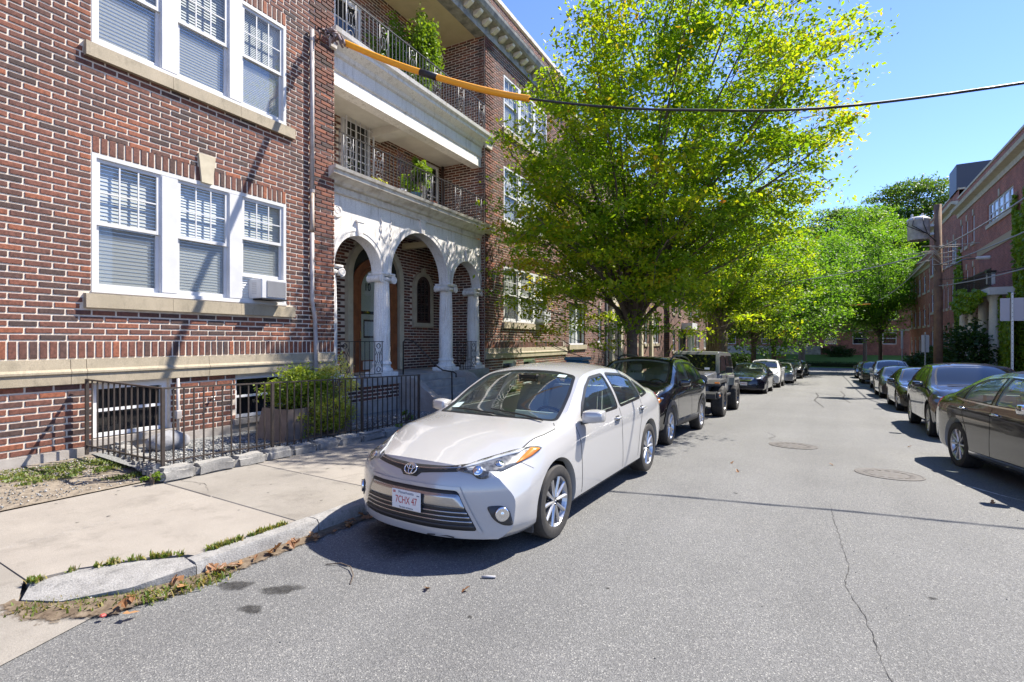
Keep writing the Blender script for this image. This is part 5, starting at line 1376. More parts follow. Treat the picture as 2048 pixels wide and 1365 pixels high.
for k in range(3):
    b = MB(); pts = [(0, 0), (.3, .22), (.55, .12), (.7, .38), (.9, .1), (1.0, 0), (.9, -.12), (.68, -.36), (.55, -.14), (.3, -.2)]
    b.add([(x - .5, y, .12 * math.sin(x * 3 + k) + .18 * y * y * (1 + k)) for x, y in pts], [(0, 1, 2), (0, 2, 4), (2, 3, 4), (4, 5, 6), (0, 4, 6), (6, 7, 8), (0, 6, 8), (0, 8, 9)]); 
    b.tint = [.2 + .3 * k] * len(b.v); DL.append(b.mesh('dry_leaf', LEAF_DRY))
spots = [(-3.80 + rd.gauss(0, .035), 2.0 + 1.0 * rd.random(), .02) for _ in range(28)] + [(-3.83 + rd.gauss(0, .05), 1.4 + .7 * rd.random(), .04) for _ in range(9)] + [(-3.78 + rd.gauss(0, .03), 3.0 + .8 * rd.random(), .02) for _ in range(12)]
lone = [(-2.36, 2.73), (-2.12, 2.85), (.05, 9.0), (-1.2, 8.2), (1.3, 12.0), (-1.05, 7.6), (1.55, 7.6)]
for k, (x, y, z) in enumerate(spots):
    o = inst('dry_leaf', DL[k % 3], None, (x, y, z + rd.random() * .03), (rd.uniform(-.7, .7), rd.uniform(-.7, .7), rd.uniform(0, 6.28)), (rd.uniform(.06, .11),) * 3); tag(o, 'brown dry leaf lying in the gutter along the kerb', 'leaf', 'dry leaves in the gutter')
LL = ['dry leaf on the road just ahead of the white sedan bumper', 'small dry leaf on the road at the edge of the sedan shadow', 'dry leaf on the road before the far manhole cover', 'dry leaf on the road right of the black crossover', 'dry leaf on the road beside the black electric car', 'lone dry leaf on the road near the white sedan rear wheel', 'dry leaf on the road beside the black sedan']
for (x, y), l in zip(lone, LL):
    o = inst('dry_leaf', DL[1], None, (x, y, zr(y) + .014), (.2, .3, x * 7), (.075,) * 3); tag(o, l, 'leaf')
tag(MB().tube([(-3.28, 2.62, .008), (-3.18, 2.68, .018), (-3.06, 2.67, .022), (-2.95, 2.60, .012), (-2.87, 2.50, .007)], .004, 6).build('twig', M_bark, smooth=True), 'curved brown twig lying on the asphalt before the car', 'twig')
tag(MB().tube([(-2.14, 3.07, .010), (-2.10, 3.09, .012), (-2.05, 3.12, .010)], [.008, .010, .009], 7).build('stick', mat('grey_stick', (.32, .32, .33), .8), smooth=True), 'short grey stick lying on the asphalt', 'stick')
tag(MB().cbox(-3.81, -3.78, 1.37, 1.40, .025, .042, .006).build('litter', mat('red_litter', (.42, .07, .06), .6)), 'crumpled red litter scrap in the gutter', 'litter')
tag(MB().cbox(-4.11, -4.08, 1.42, 1.45, .05, .056, .002).build('litter', M_white), 'white paper scrap in the dry gutter grass', 'litter')

# balcony plants
def place_bush(name, label, x, y, z, *a, **k): p = on_bld(x, y, z); return bush(name, label, (p.x, p.y, p.z), *a, **k)
place_bush('balcony_plant', 'big-leaved green plant in the pots on the lower balcony', -.35, 10.6, 5.45, .30, .55, .42, 650, .13, LEAF_IVY, 31, cat='plant')
place_bush('balcony_plant', 'tall leafy shoot above the lower balcony rail', -.4, 10.9, 5.95, .22, .26, .30, 260, .17, LEAF_IVY, 32, cat='plant')
place_bush('balcony_plant', 'low trailing leaves beside the white pot', -.3, 9.3, 5.25, .12, .35, .14, 220, .07, LEAF_GOLD, 33, cat='plant')
p = on_bld(-.25, 10.9, 7.98)
bush('climbing_plant', 'tall green vine climbing up from the upper balcony', (p.x, p.y, p.z), .32, .60, 1.25, 5200, .10, LEAF_IVY, 34, cat='plant', shell=.3)
p = on_bld(-.8, 10.3, 7.98)
bush('climbing_plant', 'shaded darker vine behind the bright climbing plant', (p.x, p.y, p.z), .32, .85, 1.0, 2600, .10, LEAF_MAPLE, 35, cat='plant', shell=.3)
# ------------------------------------------------------------------ cars
def pchip(pts):
    pts = sorted(pts); X = [p[0] for p in pts]; Y = [p[1] for p in pts]; n = len(X)
    h = [X[i + 1] - X[i] for i in range(n - 1)]; d = [(Y[i + 1] - Y[i]) / h[i] for i in range(n - 1)]
    m = [d[0]] + [0 if d[i - 1] * d[i] <= 0 else 2 * d[i - 1] * d[i] / (d[i - 1] + d[i]) for i in range(1, n - 1)] + [d[-1]]
    def f(x):
        if x <= X[0]: return Y[0]
        if x >= X[-1]: return Y[-1]
        lo = 0
        while X[lo + 1] < x: lo += 1
        t = (x - X[lo]) / h[lo]; t2 = t * t; t3 = t2 * t
        return Y[lo] * (2 * t3 - 3 * t2 + 1) + h[lo] * m[lo] * (t3 - 2 * t2 + t) + Y[lo + 1] * (-2 * t3 + 3 * t2) + h[lo] * m[lo + 1] * (t3 - t2)
    return f
def smooth01(t): t = max(0, min(1, t)); return t * t * (3 - 2 * t)

NB, NSG = 8, (2, 3, 4, 4, 7)
def body_mesh(S, shrink=0.0, xr=None, zfloor=None, nst=None):
    """closed body shell lofted from cross sections; shrink > 0 gives the inner cabin volume"""
    F = {k: pchip(S[k]) for k in ('top', 'belt', 'bot', 'wb', 'wbelt', 'wtop', 'cant')}
    xf, xe = (S['front'], S['rear']) if xr is None else xr
    nst = nst or S.get('nst', 78)
    X = []
    for k in range(nst + 1):
        t = k / nst; t = .5 - .5 * math.cos(math.pi * t) if xr is None else t
        t = .45 * t + .55 * (k / nst) if xr is None else t
        X.append(xf + (xe - xf) * t)
    rings = []
    for x in X:
        zb, zt, ze, w, wbl, wt, zc = F['bot'](x), F['top'](x), F['belt'](x), F['wb'](x), F['wbelt'](x), F['wtop'](x), F['cant'](x)
        zc = min(zc, zt - .004); ze = min(ze, zc - .006); s = shrink
        if s:
            zt -= s; zc -= s; w -= s * 2.2; wbl -= s * 1.6; wt -= s; zb = zfloor; ze = max(ze - s * .3, zb + .05); zc = max(zc, ze + .01); zt = max(zt, zc + .004)
        cr = S.get('crease', .14)
        P = [(w - .10, zb), (w - .02, zb + .07), (w, zb + .40 * (ze - zb)), (w - .006, ze - cr), (wbl, ze), (wt, zc)]
        P = [Vector((0, y, z)) for y, z in P]
        side = []
        for i in range(5):
            p0 = P[max(i - 1, 0)]; p1 = P[i]; p2 = P[i + 1]; p3 = P[min(i + 2, 5)]
            if i == 4: p0 = p1 * 2 - p2 * 1.0; p3 = p2 * 2 - p1; 
            if i == 3: p3 = p2 * 2 - p1
            for k in range(NSG[i]):
                t = k / NSG[i]; t2, t3 = t * t, t * t * t
                q = (p1 * 2 + (p2 - p0) * t + (p0 * 2 - p1 * 5 + p2 * 4 - p3) * t2 + (p1 * 3 - p0 - p2 * 3 + p3) * t3) * .5
                if i == 4: q = p1.lerp(p2, t); q.y += .030 * math.sin(math.pi * t) * min(1, (zc - ze) / .3)
                side.append((q.y, q.z))
        side.append((wt, zc))
        kx = S.get('crown', 2.6)
        bott = [(side[0][0] * i / NB, zb + .0) for i in range(NB)]
        topp = [(wt * (1 - (i + 1) / NB), zt - (zt - zc) * (1 - (i + 1) / NB) ** kx) for i in range(NB)]
        rings.append((x, bott, side, topp))
    bm = bmesh.new(); ns = len(rings[0][2]) - 1
    def dfm(x, y, z):
        if shrink: return (x, y, z)
        W = S['W'] / 2
        a = smooth01(1 - (S['front'] - x) / S.get('flen', .95)); b = smooth01(1 - (x - S['rear']) / S.get('rlen', .7))
        v = min(1, abs(y) / W)
        x2 = x - a * (S['bowf'] * v ** S.get('bowp', 2.6) + S['pf'](z)) + b * (S['bowr'] * v ** 2.8 + S['pr'](z))
        return (x2, y, z)
    loops = []
    for (x, bo, si, to) in rings:
        half = bo + si + to; full = [(y, z) for y, z in half] + [(-y, z) for y, z in half[-2:0:-1]]
        loops.append([bm.verts.new(dfm(x, y, z)) for y, z in full])
    m = len(loops[0])
    for i in range(len(loops) - 1):
        for k in range(m): bm.faces.new((loops[i][k], loops[i][(k + 1) % m], loops[i + 1][(k + 1) % m], loops[i + 1][k]))
    for (x, bo, si, to) in (rings[0], rings[-1]):
        zbn = bo[0][1]
        top = [to[-1 - i] for i in range(NB)] + [si[-1]]          # from centre to edge
        for sg in (1, -1):
            G = []
            for j in range(ns + 1):
                t = j / ns; row = []
                for i in range(NB + 1):
                    f = i / NB; y = si[j][0] * f; z = si[j][1] + t * (top[i][1] - si[-1][1])
                    row.append(bm.verts.new(dfm(x, sg * y, z)))
                G.append(row)
            for j in range(ns):
                for i in range(NB): bm.faces.new((G[j][i], G[j][i + 1], G[j + 1][i + 1], G[j + 1][i]))
    bmesh.ops.remove_doubles(bm, verts=bm.verts[:], dist=.0004)
    bmesh.ops.dissolve_degenerate(bm, edges=bm.edges[:], dist=.0003)
    bmesh.ops.recalc_face_normals(bm, faces=bm.faces[:])
    return bm

def bool_cut(bm, cutters, mats):
    """subtract cutter bmeshes (material index 1) from the body"""
    me = bpy.data.meshes.new('tmp'); bm.to_mesh(me); bm.free()
    for m_ in mats: me.materials.append(m_)
    ob = bpy.data.objects.new('tmp', me); COL.objects.link(ob); tmp = []
    for c in cutters:
        for f in c.faces: f.material_index = 1
        cm = bpy.data.meshes.new('cut'); c.to_mesh(cm); c.free()
        for m_ in mats: cm.materials.append(m_)
        co = bpy.data.objects.new('cut', cm); COL.objects.link(co); tmp.append(co)
        md = ob.modifiers.new('b', 'BOOLEAN'); md.operation = 'DIFFERENCE'; md.object = co; md.solver = 'EXACT'
    dg = bpy.context.evaluated_depsgraph_get(); res = bpy.data.meshes.new_from_object(ob.evaluated_get(dg))
    for o in tmp + [ob]:
        d = o.data; bpy.data.objects.remove(o); bpy.data.meshes.remove(d)
    return res

def cyl_bm(x, y0, y1, z, r, n=40, bm=None):
    bm = bm or bmesh.new()
    A = [bm.verts.new((x + r * math.cos(2 * math.pi * k / n), y0, z + r * math.sin(2 * math.pi * k / n))) for k in range(n)]
    B = [bm.verts.new((x + r * math.cos(2 * math.pi * k / n), y1, z + r * math.sin(2 * math.pi * k / n))) for k in range(n)]
    bm.faces.new(A); bm.faces.new(B[::-1])
    for k in range(n): bm.faces.new((A[k], B[k], B[(k + 1) % n], A[(k + 1) % n]))
    bmesh.ops.recalc_face_normals(bm, faces=bm.faces[:]); return bm
def prism_bm(pts3a, pts3b, bm=None):
    bm = bm or bmesh.new(); A = [bm.verts.new(p) for p in pts3a]; B = [bm.verts.new(p) for p in pts3b]; n = len(A)
    bm.faces.new(A); bm.faces.new(B[::-1])
    for k in range(n): bm.faces.new((A[k], B[k], B[(k + 1) % n], A[(k + 1) % n]))
    bmesh.ops.recalc_face_normals(bm, faces=bm.faces[:]); return bm

def round_poly(pts, r=.05, n=4):
    out = []; m = len(pts)
    for i in range(m):
        p = Vector(pts[i]); a = Vector(pts[i - 1]); b = Vector(pts[(i + 1) % m])
        da = min(r, (a - p).length * .45); db = min(r, (b - p).length * .45)
        q0 = p + (a - p).normalized() * da; q1 = p + (b - p).normalized() * db
        for k in range(n + 1): t = k / n; out.append(tuple(q0 * (1 - t) ** 2 + p * 2 * t * (1 - t) + q1 * t * t))
    return out
def densify(pts, d, closed=True):
    out = []; m = len(pts)
    for i in range(m if closed else m - 1):
        a, b = Vector(pts[i]), Vector(pts[(i + 1) % m]); n = max(1, int((b - a).length / d))
        for k in range(n): out.append(a.lerp(b, k / n))
    if not closed: out.append(Vector(pts[-1]))
    return out

class Proj:
    """projects flat outlines onto a body surface"""
    def __init__(s, bm): s.t = BVHTree.FromBMesh(bm)
    def hit(s, p, plane, sg=1):
        if plane == 'side': o, d = Vector((p[0], 3 * sg, p[1])), Vector((0, -sg, 0))
        elif plane == 'front': o, d = Vector((6, p[0], p[1])), Vector((-1, 0, 0))
        elif plane == 'rear': o, d = Vector((-6, p[0], p[1])), Vector((1, 0, 0))
        else: o, d = Vector((p[0], p[1], 4)), Vector((0, 0, -1))
        h = s.t.ray_cast(o, d)
        if h[0] is None:
            q = o + d * 4.5 if plane != 'side' else Vector((p[0], .8 * sg, p[1]))
            h = s.t.find_nearest(q)
        n = h[1]
        if n.dot(d) > 0: n = -n
        return h[0], n
    def patch(s, outline, plane, off=.003, res=.05, sg=1, thick=.008):
        bd = densify(outline, res); m = len(bd)
        xs = [p.x for p in bd]; ys = [p.y for p in bd]; pts = [Vector((p.x, p.y)) for p in bd]
        def inside(q):
            c = False; j = m - 1
            for i in range(m):
                if (bd[i].y > q[1]) != (bd[j].y > q[1]) and q[0] < (bd[j].x - bd[i].x) * (q[1] - bd[i].y) / (bd[j].y - bd[i].y) + bd[i].x: c = not c
                j = i
            return c
        x = min(xs) + res * .5
        while x < max(xs):
            y = min(ys) + res * .5
            while y < max(ys):
                if inside((x, y)) and min((Vector((x, y)) - q).length for q in pts[:m]) > res * .45: pts.append(Vector((x, y)))
                y += res
            x += res
        r = delaunay_2d_cdt(pts, [(i, (i + 1) % m) for i in range(m)], [], 1, 1e-6)
        b = MB(); V = []; hits = []
        for q in r[0]:
            h, n = s.hit(q, plane, sg); hits.append((h, n)); V.append(h + n * off)
        fs = [tuple(f) for f in r[2]]
        b.add(V, fs)
        if thick:   # rim that closes the edge down to the surface
            ed = {}
            for f in fs:
                for i in range(len(f)):
                    k = (f[i], f[(i + 1) % len(f)])
                    if (k[1], k[0]) in ed: del ed[(k[1], k[0])]
                    else: ed[k] = 1
            base = len(b.v); mp = {}
            for a, c in ed:
                for q in (a, c):
                    if q not in mp: mp[q] = len(b.v); b.v.append(tuple(hits[q][0] + hits[q][1] * (off - thick)))
                b.f.append((a, mp[a], mp[c], c))
        return b
    def line(s, pts, plane, w=.006, off=.0015, sg=1, closed=False, res=.04):
        P = densify(pts, res, closed); b = MB(); vs = []; n = len(P)
        for i in range(n):
            d = (P[(i + 1) % n] - P[i - 1]) if closed else (P[min(i + 1, n - 1)] - P[max(i - 1, 0)])
            d = d.normalized() if d.length > 0 else Vector((1, 0)); q = Vector((-d.y, d.x)) * w / 2
            for sgn in (1, -1):
                h, nn = s.hit(P[i] + q * sgn, plane, sg); vs.append(h + nn * off)
        fs = [(2 * i, 2 * i + 1, (2 * i + 3) % (2 * n), (2 * i + 2) % (2 * n)) for i in range(n if closed else n - 1)]
        return b.add(vs, fs)

M_cglass = mat_glass('car_glass', (.80, .88, .83), base=.13)
M_cglassd = mat('tinted_car_glass', (.012, .014, .015), .03, spec=.8, coat=.5)
M_trim = mat('black_trim', (.012, .012, .013), .35)
M_gap = mat('panel_gap', (.02, .02, .021), .8)
M_well = mat('wheel_well', (.010, .010, .010), .95)
M_cabin = mat('cabin_trim', (.45, .44, .41), .8)
M_seat = mat('grey_seat_fabric', (.40, .40, .39), .85)
M_lens = mat_glass('lamp_lens', (.93, .94, .94), base=.03)
M_amber = mat('amber_lens', (.95, .27, .03), .25)
M_redl = mat('red_lens', (.50, .012, .015), .15, coat=.8)
M_refl = mat('lamp_reflector', (.75, .76, .78), .15, metal=1.0)
M_alloy = mat('alloy_wheel', (.55, .55, .56), .3, metal=.9)
M_alloyd = mat('dark_alloy', (.10, .10, .105), .35, metal=.8)
M_disc = mat('brake_disc', (.16, .15, .145), .5, metal=.6)
M_plate = mat('plate_white', (.78, .78, .77), .4)
M_ptext = mat('plate_red', (.45, .02, .03), .5)

WHEELS = {}
def wheel_meshes(style, r, w):
    k = (style, r, w)
    if k in WHEELS: return WHEELS[k]
    rim = r * (.70 if style != 'offroad' else .56); hw = w / 2
    t = MB()
    prof = [(rim * .97, -hw * .92), (rim * 1.04, -hw), ((rim + r) / 2, -hw * 1.04), (r * .955, -hw * .96), (r * .992, -hw * .80), (r, -hw * .55), (r, -hw * .22), (r * .985, -hw * .2), (r * .985, -hw * .14), (r, -hw * .12), (r, hw * .12), (r * .985, hw * .14), (r * .985, hw * .2), (r, hw * .22), (r, hw * .55), (r * .992, hw * .80), (r * .955, hw * .96), ((rim + r) / 2, hw * 1.04), (rim * 1.04, hw), (rim * .97, hw * .92)]
    if style == 'offroad':
        t.lathe(prof, 60, axis='y', mod=lambda a, z: 1 + (.03 if math.sin(a * 20 + (2 if z > 0 else 0)) > 0 and abs(z) > hw * .3 else 0))
    else: t.lathe(prof, 56, axis='y')
    tm = t.mesh('wheel', M_rubber, True, 40)
    b = MB(); yo = hw * .86
    b.lathe([(rim * .99, -hw * .9), (rim * .90, -hw * .8), (rim * .88, hw * .5), (rim * .93, hw * .78), (rim * .985, hw * .93), (rim * 1.0, hw * .86)], 44, axis='y')
    ns = {'ten': 10, 'five': 5, 'six': 6, 'offroad': 8, 'seven': 7}[style]
    for k in range(ns):
        a = 2 * math.pi * k / ns
        tw = (-.20, .20) if style == 'five' else (0,)
        for dt in tw:
            a1 = a + dt * (1.0 if style != 'ten' else .9)
            wi, wo = (rim * .055, rim * .085) if style == 'ten' else (rim * .12, rim * .11) if len(tw) == 2 else (rim * .2, rim * .17)
            r0, r1 = rim * .16, rim * .95; a0 = a + dt * .25
            d0 = Vector((math.cos(a0), 0, math.sin(a0))); d1 = Vector((math.cos(a1), 0, math.sin(a1))); n0 = Vector((-d0.z, 0, d0.x)); n1 = Vector((-d1.z, 0, d1.x))
            p0, p1 = d0 * r0, d1 * r1; yi, ye = yo * .74, yo * .92
            vs = [p0 + n0 * wi + Vector((0, yi, 0)), p0 - n0 * wi + Vector((0, yi, 0)), p1 - n1 * wo + Vector((0, ye, 0)), p1 + n1 * wo + Vector((0, ye, 0)),
                  p0 + n0 * wi * .3 + Vector((0, yi + .018, 0)), p0 - n0 * wi * .3 + Vector((0, yi + .018, 0)), p1 - n1 * wo * .35 + Vector((0, ye + .012, 0)), p1 + n1 * wo * .35 + Vector((0, ye + .012, 0)),
                  p0 + n0 * wi + Vector((0, yi - .03, 0)), p0 - n0 * wi + Vector((0, yi - .03, 0)), p1 - n1 * wo + Vector((0, ye - .03, 0)), p1 + n1 * wo + Vector((0, ye - .03, 0))]
            b.add(vs, [(4, 5, 6, 7), (0, 4, 7, 3), (5, 1, 2, 6), (8, 0, 3, 11), (1, 9, 10, 2)])
    b.lathe([(rim * .20, yo * .70), (rim * .19, yo * .82), (rim * .12, yo * .86), (rim * .115, yo * .80), (.001, yo * .80)], 20, axis='y')
    rm = b.mesh('rim', M_alloyd if style == 'offroad' else M_alloy)
    d = MB().lathe([(rim * .80, -hw * .1), (rim * .80, hw * .1), (rim * .2, hw * .12), (.001, hw * .12)], 28, axis='y').mesh('brake_disc', M_disc)
    WHEELS[k] = (tm, rm, d); return WHEELS[k]

def add_wheel(car, style, r, w, x, y, sg, steer=0.0):
    tm, rm, d = wheel_meshes(style, r, w)
    o = inst('wheel', tm, car, (x, y, r), (0, 0, (0 if sg > 0 else math.pi) + steer))
    inst('rim', rm, o); inst('brake_disc', d, o)
    return o

def seat_mesh():
    b = MB(); b.cbox(-.25, .27, -.25, .25, .0, .16, .05); b2 = bmesh.new(); bmesh.ops.create_cube(b2, size=1)
    for v in b2.verts:
        z = v.co.z + .5; v.co = Vector((-.27 - .16 * z + v.co.x * (.14 - .04 * z), v.co.y * (.50 - .10 * z), .12 + z * .58))
    bmesh.ops.bevel(b2, geom=b2.edges[:], offset=.04, segments=2, affect='EDGES'); b.from_bm(b2)
    b.cbox(-.50, -.40, -.13, .13, .74, .90, .03); b.tube([(-.44, -.06, .66), (-.45, -.06, .78)], .008, 5); b.tube([(-.44, .06, .66), (-.45, .06, .78)], .008, 5)
    return b.mesh('seat', M_seat, True, 40)
SEAT = seat_mesh()

def build_car(S, label, loc, rz, paint, pitch=0.0, hollow=True, group=None, name='parked_car', detail=None, glass=None, trimm=None):
    car = empty(name, loc, rz); car.rotation_euler = (0, pitch, rz); tag(car, label, S.get('cat', 'car'), group)
    trimm = trimm or M_trim
    bm = body_mesh(S); P = Proj(bm)
    r, tw = S['wr'], S['ww']; xa, xb = S['ax']; ar = S.get('arch', r + .055); W = S['W'] / 2
    cut = bmesh.new()
    for x in (xa, xb):
        for sg in (1, -1): cyl_bm(x, sg * (W - .30), sg * (W + .4), S.get('archz', r + .01), ar, 44, cut)
    cuts = [cut]
    sides = [round_poly(q, S.get('wround', .045)) for q in S['side_win']]
    if hollow:
        x0, x1, zf = S['cabin']; cuts.append(body_mesh(S, .035, (x0, x1), zf, 26))
        sc = bmesh.new()
        for q in sides: prism_bm([(x, -1.3, z) for x, z in q], [(x, 1.3, z) for x, z in q], sc)
        cuts.append(sc)
        for key in ('windshield', 'rear_win'):
            if key not in S: continue
            q = round_poly(S[key], .06); plane = 'top'
            A = []; Bp = []
            hs = [P.hit(p, 'top') for p in q]; nn = sum((h[1] for h in hs), Vector()).normalized()
            nn = Vector((nn.x, 0, nn.z)).normalized()
            c = bmesh.new(); prism_bm([h[0] + nn * .15 for h in hs], [h[0] - nn * .13 for h in hs], c)
            for f in list(c.faces):
                if len(f.verts) > 4: bmesh.ops.triangulate(c, faces=[f])
            cuts.append(c)
    me = bool_cut(bm, cuts, [paint, M_well if not hollow else M_cabin])
    me.name = 'body'
    me.polygons.foreach_set('use_smooth', [True] * len(me.polygons)); me.set_sharp_from_angle(angle=R(28)); me.update()
    body = inst('body', me, car)
    g = glass or (M_cglass if hollow else M_cglassd); go = -.006 if hollow else .002
    for sg in (1, -1):
        for q, qs in zip(sides, S['side_win']):
            P.patch(q, 'side', go, .07, sg, 0).build('side_window', g, car, smooth=True)
        for ln in S.get('gaps', []): P.line(ln, 'side', .010, .0012, sg).build('panel_gap', M_gap, body)
        for q in sides: P.line(q, 'side', .028, .003, sg, True).build('window_trim', trimm, body)
        for q, mm in S.get('side_patches', []): P.patch(round_poly(q, .03), 'side', .004, .06, sg).build('side_trim', mm, car, smooth=True)
    for key, nm in (('windshield', 'windshield'), ('rear_win', 'rear_window')):
        if key in S:
            q = round_poly(S[key], .06); P.patch(q, 'top', go, .09, 1, 0).build(nm, g, car, smooth=True)
            P.line(q, 'top', .035, .002, 1, True).build('window_trim', M_trim, body)
    for ln in S.get('top_gaps', []):
        for sg in (1, -1): P.line([(x, y * sg) for x, y in ln], 'top', .008, .0012).build('panel_gap', M_gap, body)
    for x in (xa, xb):
        for sg in (1, -1): add_wheel(car, S['wstyle'], r, tw, x, sg * (W - tw / 2 - S.get('inset', .015)), sg, S.get('steer', 0) if x == xa else 0)
        # dark underbody axle
    MB().box(xb - .1, xa + .1, -W + .32, W - .32, S['under'], S['under'] + .12).build('underbody', M_well, car)
    for hx, hz in S.get('handles', []):
        for sg in (1, -1):
            h, n = P.hit((hx, hz), 'side', sg)
            b = MB(); b.tube([h + Vector((-.085, sg * .004, 0)), h + Vector((-.06, sg * .03, .004)), h + Vector((.06, sg * .03, .004)), h + Vector((.085, sg * .004, 0))], [.012, .014, .014, .012], 8)
            b.build('door_handle', S.get('handlem', paint), car, smooth=True)
            P.patch(round_poly([(hx - .07, hz - .028), (hx + .05, hz - .03), (hx + .05, hz + .022), (hx - .07, hz + .022)], .02), 'side', .001, .03, sg, 0).build('handle_shade_patch', M_gap, body)  # flat dark patch: shade behind the handle put into its colour
    if 'mirror' in S:
        mx, my, mz = S['mirror']
        for sg in (1, -1):
            bm2 = bmesh.new(); bmesh.ops.create_cube(bm2, size=1); bmesh.ops.subdivide_edges(bm2, edges=bm2.edges[:], cuts=4, use_grid_fill=True)
            for v in bm2.verts:
                q = v.co * 2; m_ = max(abs(q.x), abs(q.y), abs(q.z)); l = q.length; q = q * (.55 + .45 * m_ / l) / 2   # rounded box
                x, y, z = q; fx = .5 + x if x < 0 else .5
                tp = 1 - .35 * max(0, x + .1) - .25 * max(0, y)
                v.co = Vector((mx + x * .17 - .03 * y, sg * (my + .105 + y * .21), mz + z * .145 * tp + .015 * y))
            bmesh.ops.recalc_face_normals(bm2, faces=bm2.faces[:])
            mo = MB().from_bm(bm2).build('mirror', S.get('mirrorm', paint), car, smooth=True)
            MB().bar((mx + .02, sg * (my - .03), mz - .07), (mx, sg * (my + .06), mz - .05), .05, .03).build('mirror_foot', M_trim, car)
            MB().box(mx - .084, mx - .080, sg * (my + .03), sg * (my + .18), mz - .045, mz + .05).build('mirror_glass', M_chrome, car)
    if hollow:
        x0, x1, zf = S['cabin']
        for (sx, sy) in S['seats']: inst('seat', SEAT, car, (sx, sy, zf + .16))
        if 'bench' in S:
            bx_ = S['bench']; b = MB(); b.cbox(bx_ - .2, bx_ + .3, -.6, .6, zf + .12, zf + .32, .04)
            b.add([(bx_ - .2, -.6, zf + .3), (bx_ - .34, -.6, zf + .3), (bx_ - .34, .6, zf + .3), (bx_ - .2, .6, zf + .3), (bx_ - .36, -.52, zf + .80), (bx_ - .46, -.52, zf + .8), (bx_ - .46, .52, zf + .8), (bx_ - .36, .52, zf + .8)], [(0, 3, 7, 4), (1, 5, 6, 2), (4, 7, 6, 5), (0, 4, 5, 1), (3, 2, 6, 7)])
            b.build('rear_bench', M_seat, car)
        dx, dz = S['dash']
        b = MB(); b.add([(dx + .42, -.60, dz), (dx + .42, .60, dz), (dx, .66, dz + .015), (dx, -.66, dz + .015), (dx - .06, -.66, dz - .06), (dx - .06, .66, dz - .06), (dx - .02, -.66, dz - .35), (dx - .02, .66, dz - .35)], [(0, 1, 2, 3), (3, 2, 5, 4), (4, 5, 7, 6)])
        b.build('dashboard', M_dash, car)
        c, s_ = Vector((dx - .22, .36, dz - .02)), .185
        MB().tube([c + Vector((.08 * math.sin(2 * math.pi * k / 20), s_ * math.cos(2 * math.pi * k / 20), .16 * math.sin(2 * math.pi * k / 20))) for k in range(20)], .015, 6, closed=True).build('steering_wheel', M_trim, car, smooth=True)
    if detail: detail(car, body, P, S, paint)
    return car
M_dash = mat('dashboard_plastic', (.24, .245, .23), .7)

def headlamp(P, car, outline, sg, plane='front', base=None, bulbs=(), amber=None, off=.004, lensoff=.012):
    o = [(y * sg, z) for y, z in outline] if plane == 'front' else outline
    lamp = P.patch(round_poly(o, .015, 2), plane, off, .035, sg).build('headlight', base or M_lampbase, car, smooth=True)
    for (y, z, rr) in bulbs:
        h, n = P.hit((y * sg, z) if plane == 'front' else (y, z), plane, sg); q = n.to_track_quat('Z', 'Y').to_matrix().to_4x4()
        m4 = Matrix.Translation(h + n * .0045) @ q
        b = MB().lathe([(rr, 0), (rr * .97, .004), (rr * .6, -.001), (rr * .45, .006), (.001, .010)], 18); b.v = [tuple(m4 @ Vector(v)) for v in b.v]; b.build('reflector', M_refl, lamp, smooth=True)
    if amber:
        a = [(y * sg, z) for y, z in amber] if plane == 'front' else amber
        P.patch(round_poly(a, .01, 2), plane, off + .002, .03, sg, .004).build('turn_signal', M_amber, lamp, smooth=True)
    P.patch(round_poly(o, .015, 2), plane, lensoff, .035, sg, .009).build('lens', M_lens, lamp, smooth=True)
    return lamp
M_lampbase = mat('lamp_bezel', (.045, .045, .05), .3, metal=.2, col2=(.30, .30, .31), nscale=11, contrast=(.42, .68))

def number_plate(car, loc, rot, main, top, bottom, w=.305, h=.152, m=None, sc=1.0, tm=None):
    e = MB().cbox(-w / 2, w / 2, -h / 2, h / 2, -.002, .002, .0015).build('number_plate', m or M_plate, car); e.location = loc; e.rotation_euler = rot
    b = MB(); 
    inst('plate_number', text_mesh(main, .098, tm or M_ptext, extrude=.0006), e, (0, -.006, .0028), (0, 0, 0), (.60, .86, 1))
    if top: inst('plate_state', text_mesh(top, .030, mat('plate_blue', (.05, .07, .18), .5), extrude=.0004), e, (.0, .056, .0028), (0, 0, 0), (.95, 1, 1))
    if bottom: inst('plate_motto', text_mesh(bottom, .020, mat('plate_ink', (.03, .03, .05), .5), extrude=.0004), e, (0, -.062, .0028), (0, 0, 0), (.85, 1, 1))
    if top:
        MB().box(-.140, -.112, .045, .066, .002, .0026).build('registration_sticker', mat('sticker_red', (.5, .2, .2), .5), e)
        MB().box(.112, .140, .044, .052, .002, .0026).build('registration_sticker', mat('sticker_blue', (.08, .12, .2), .5), e)
    return e

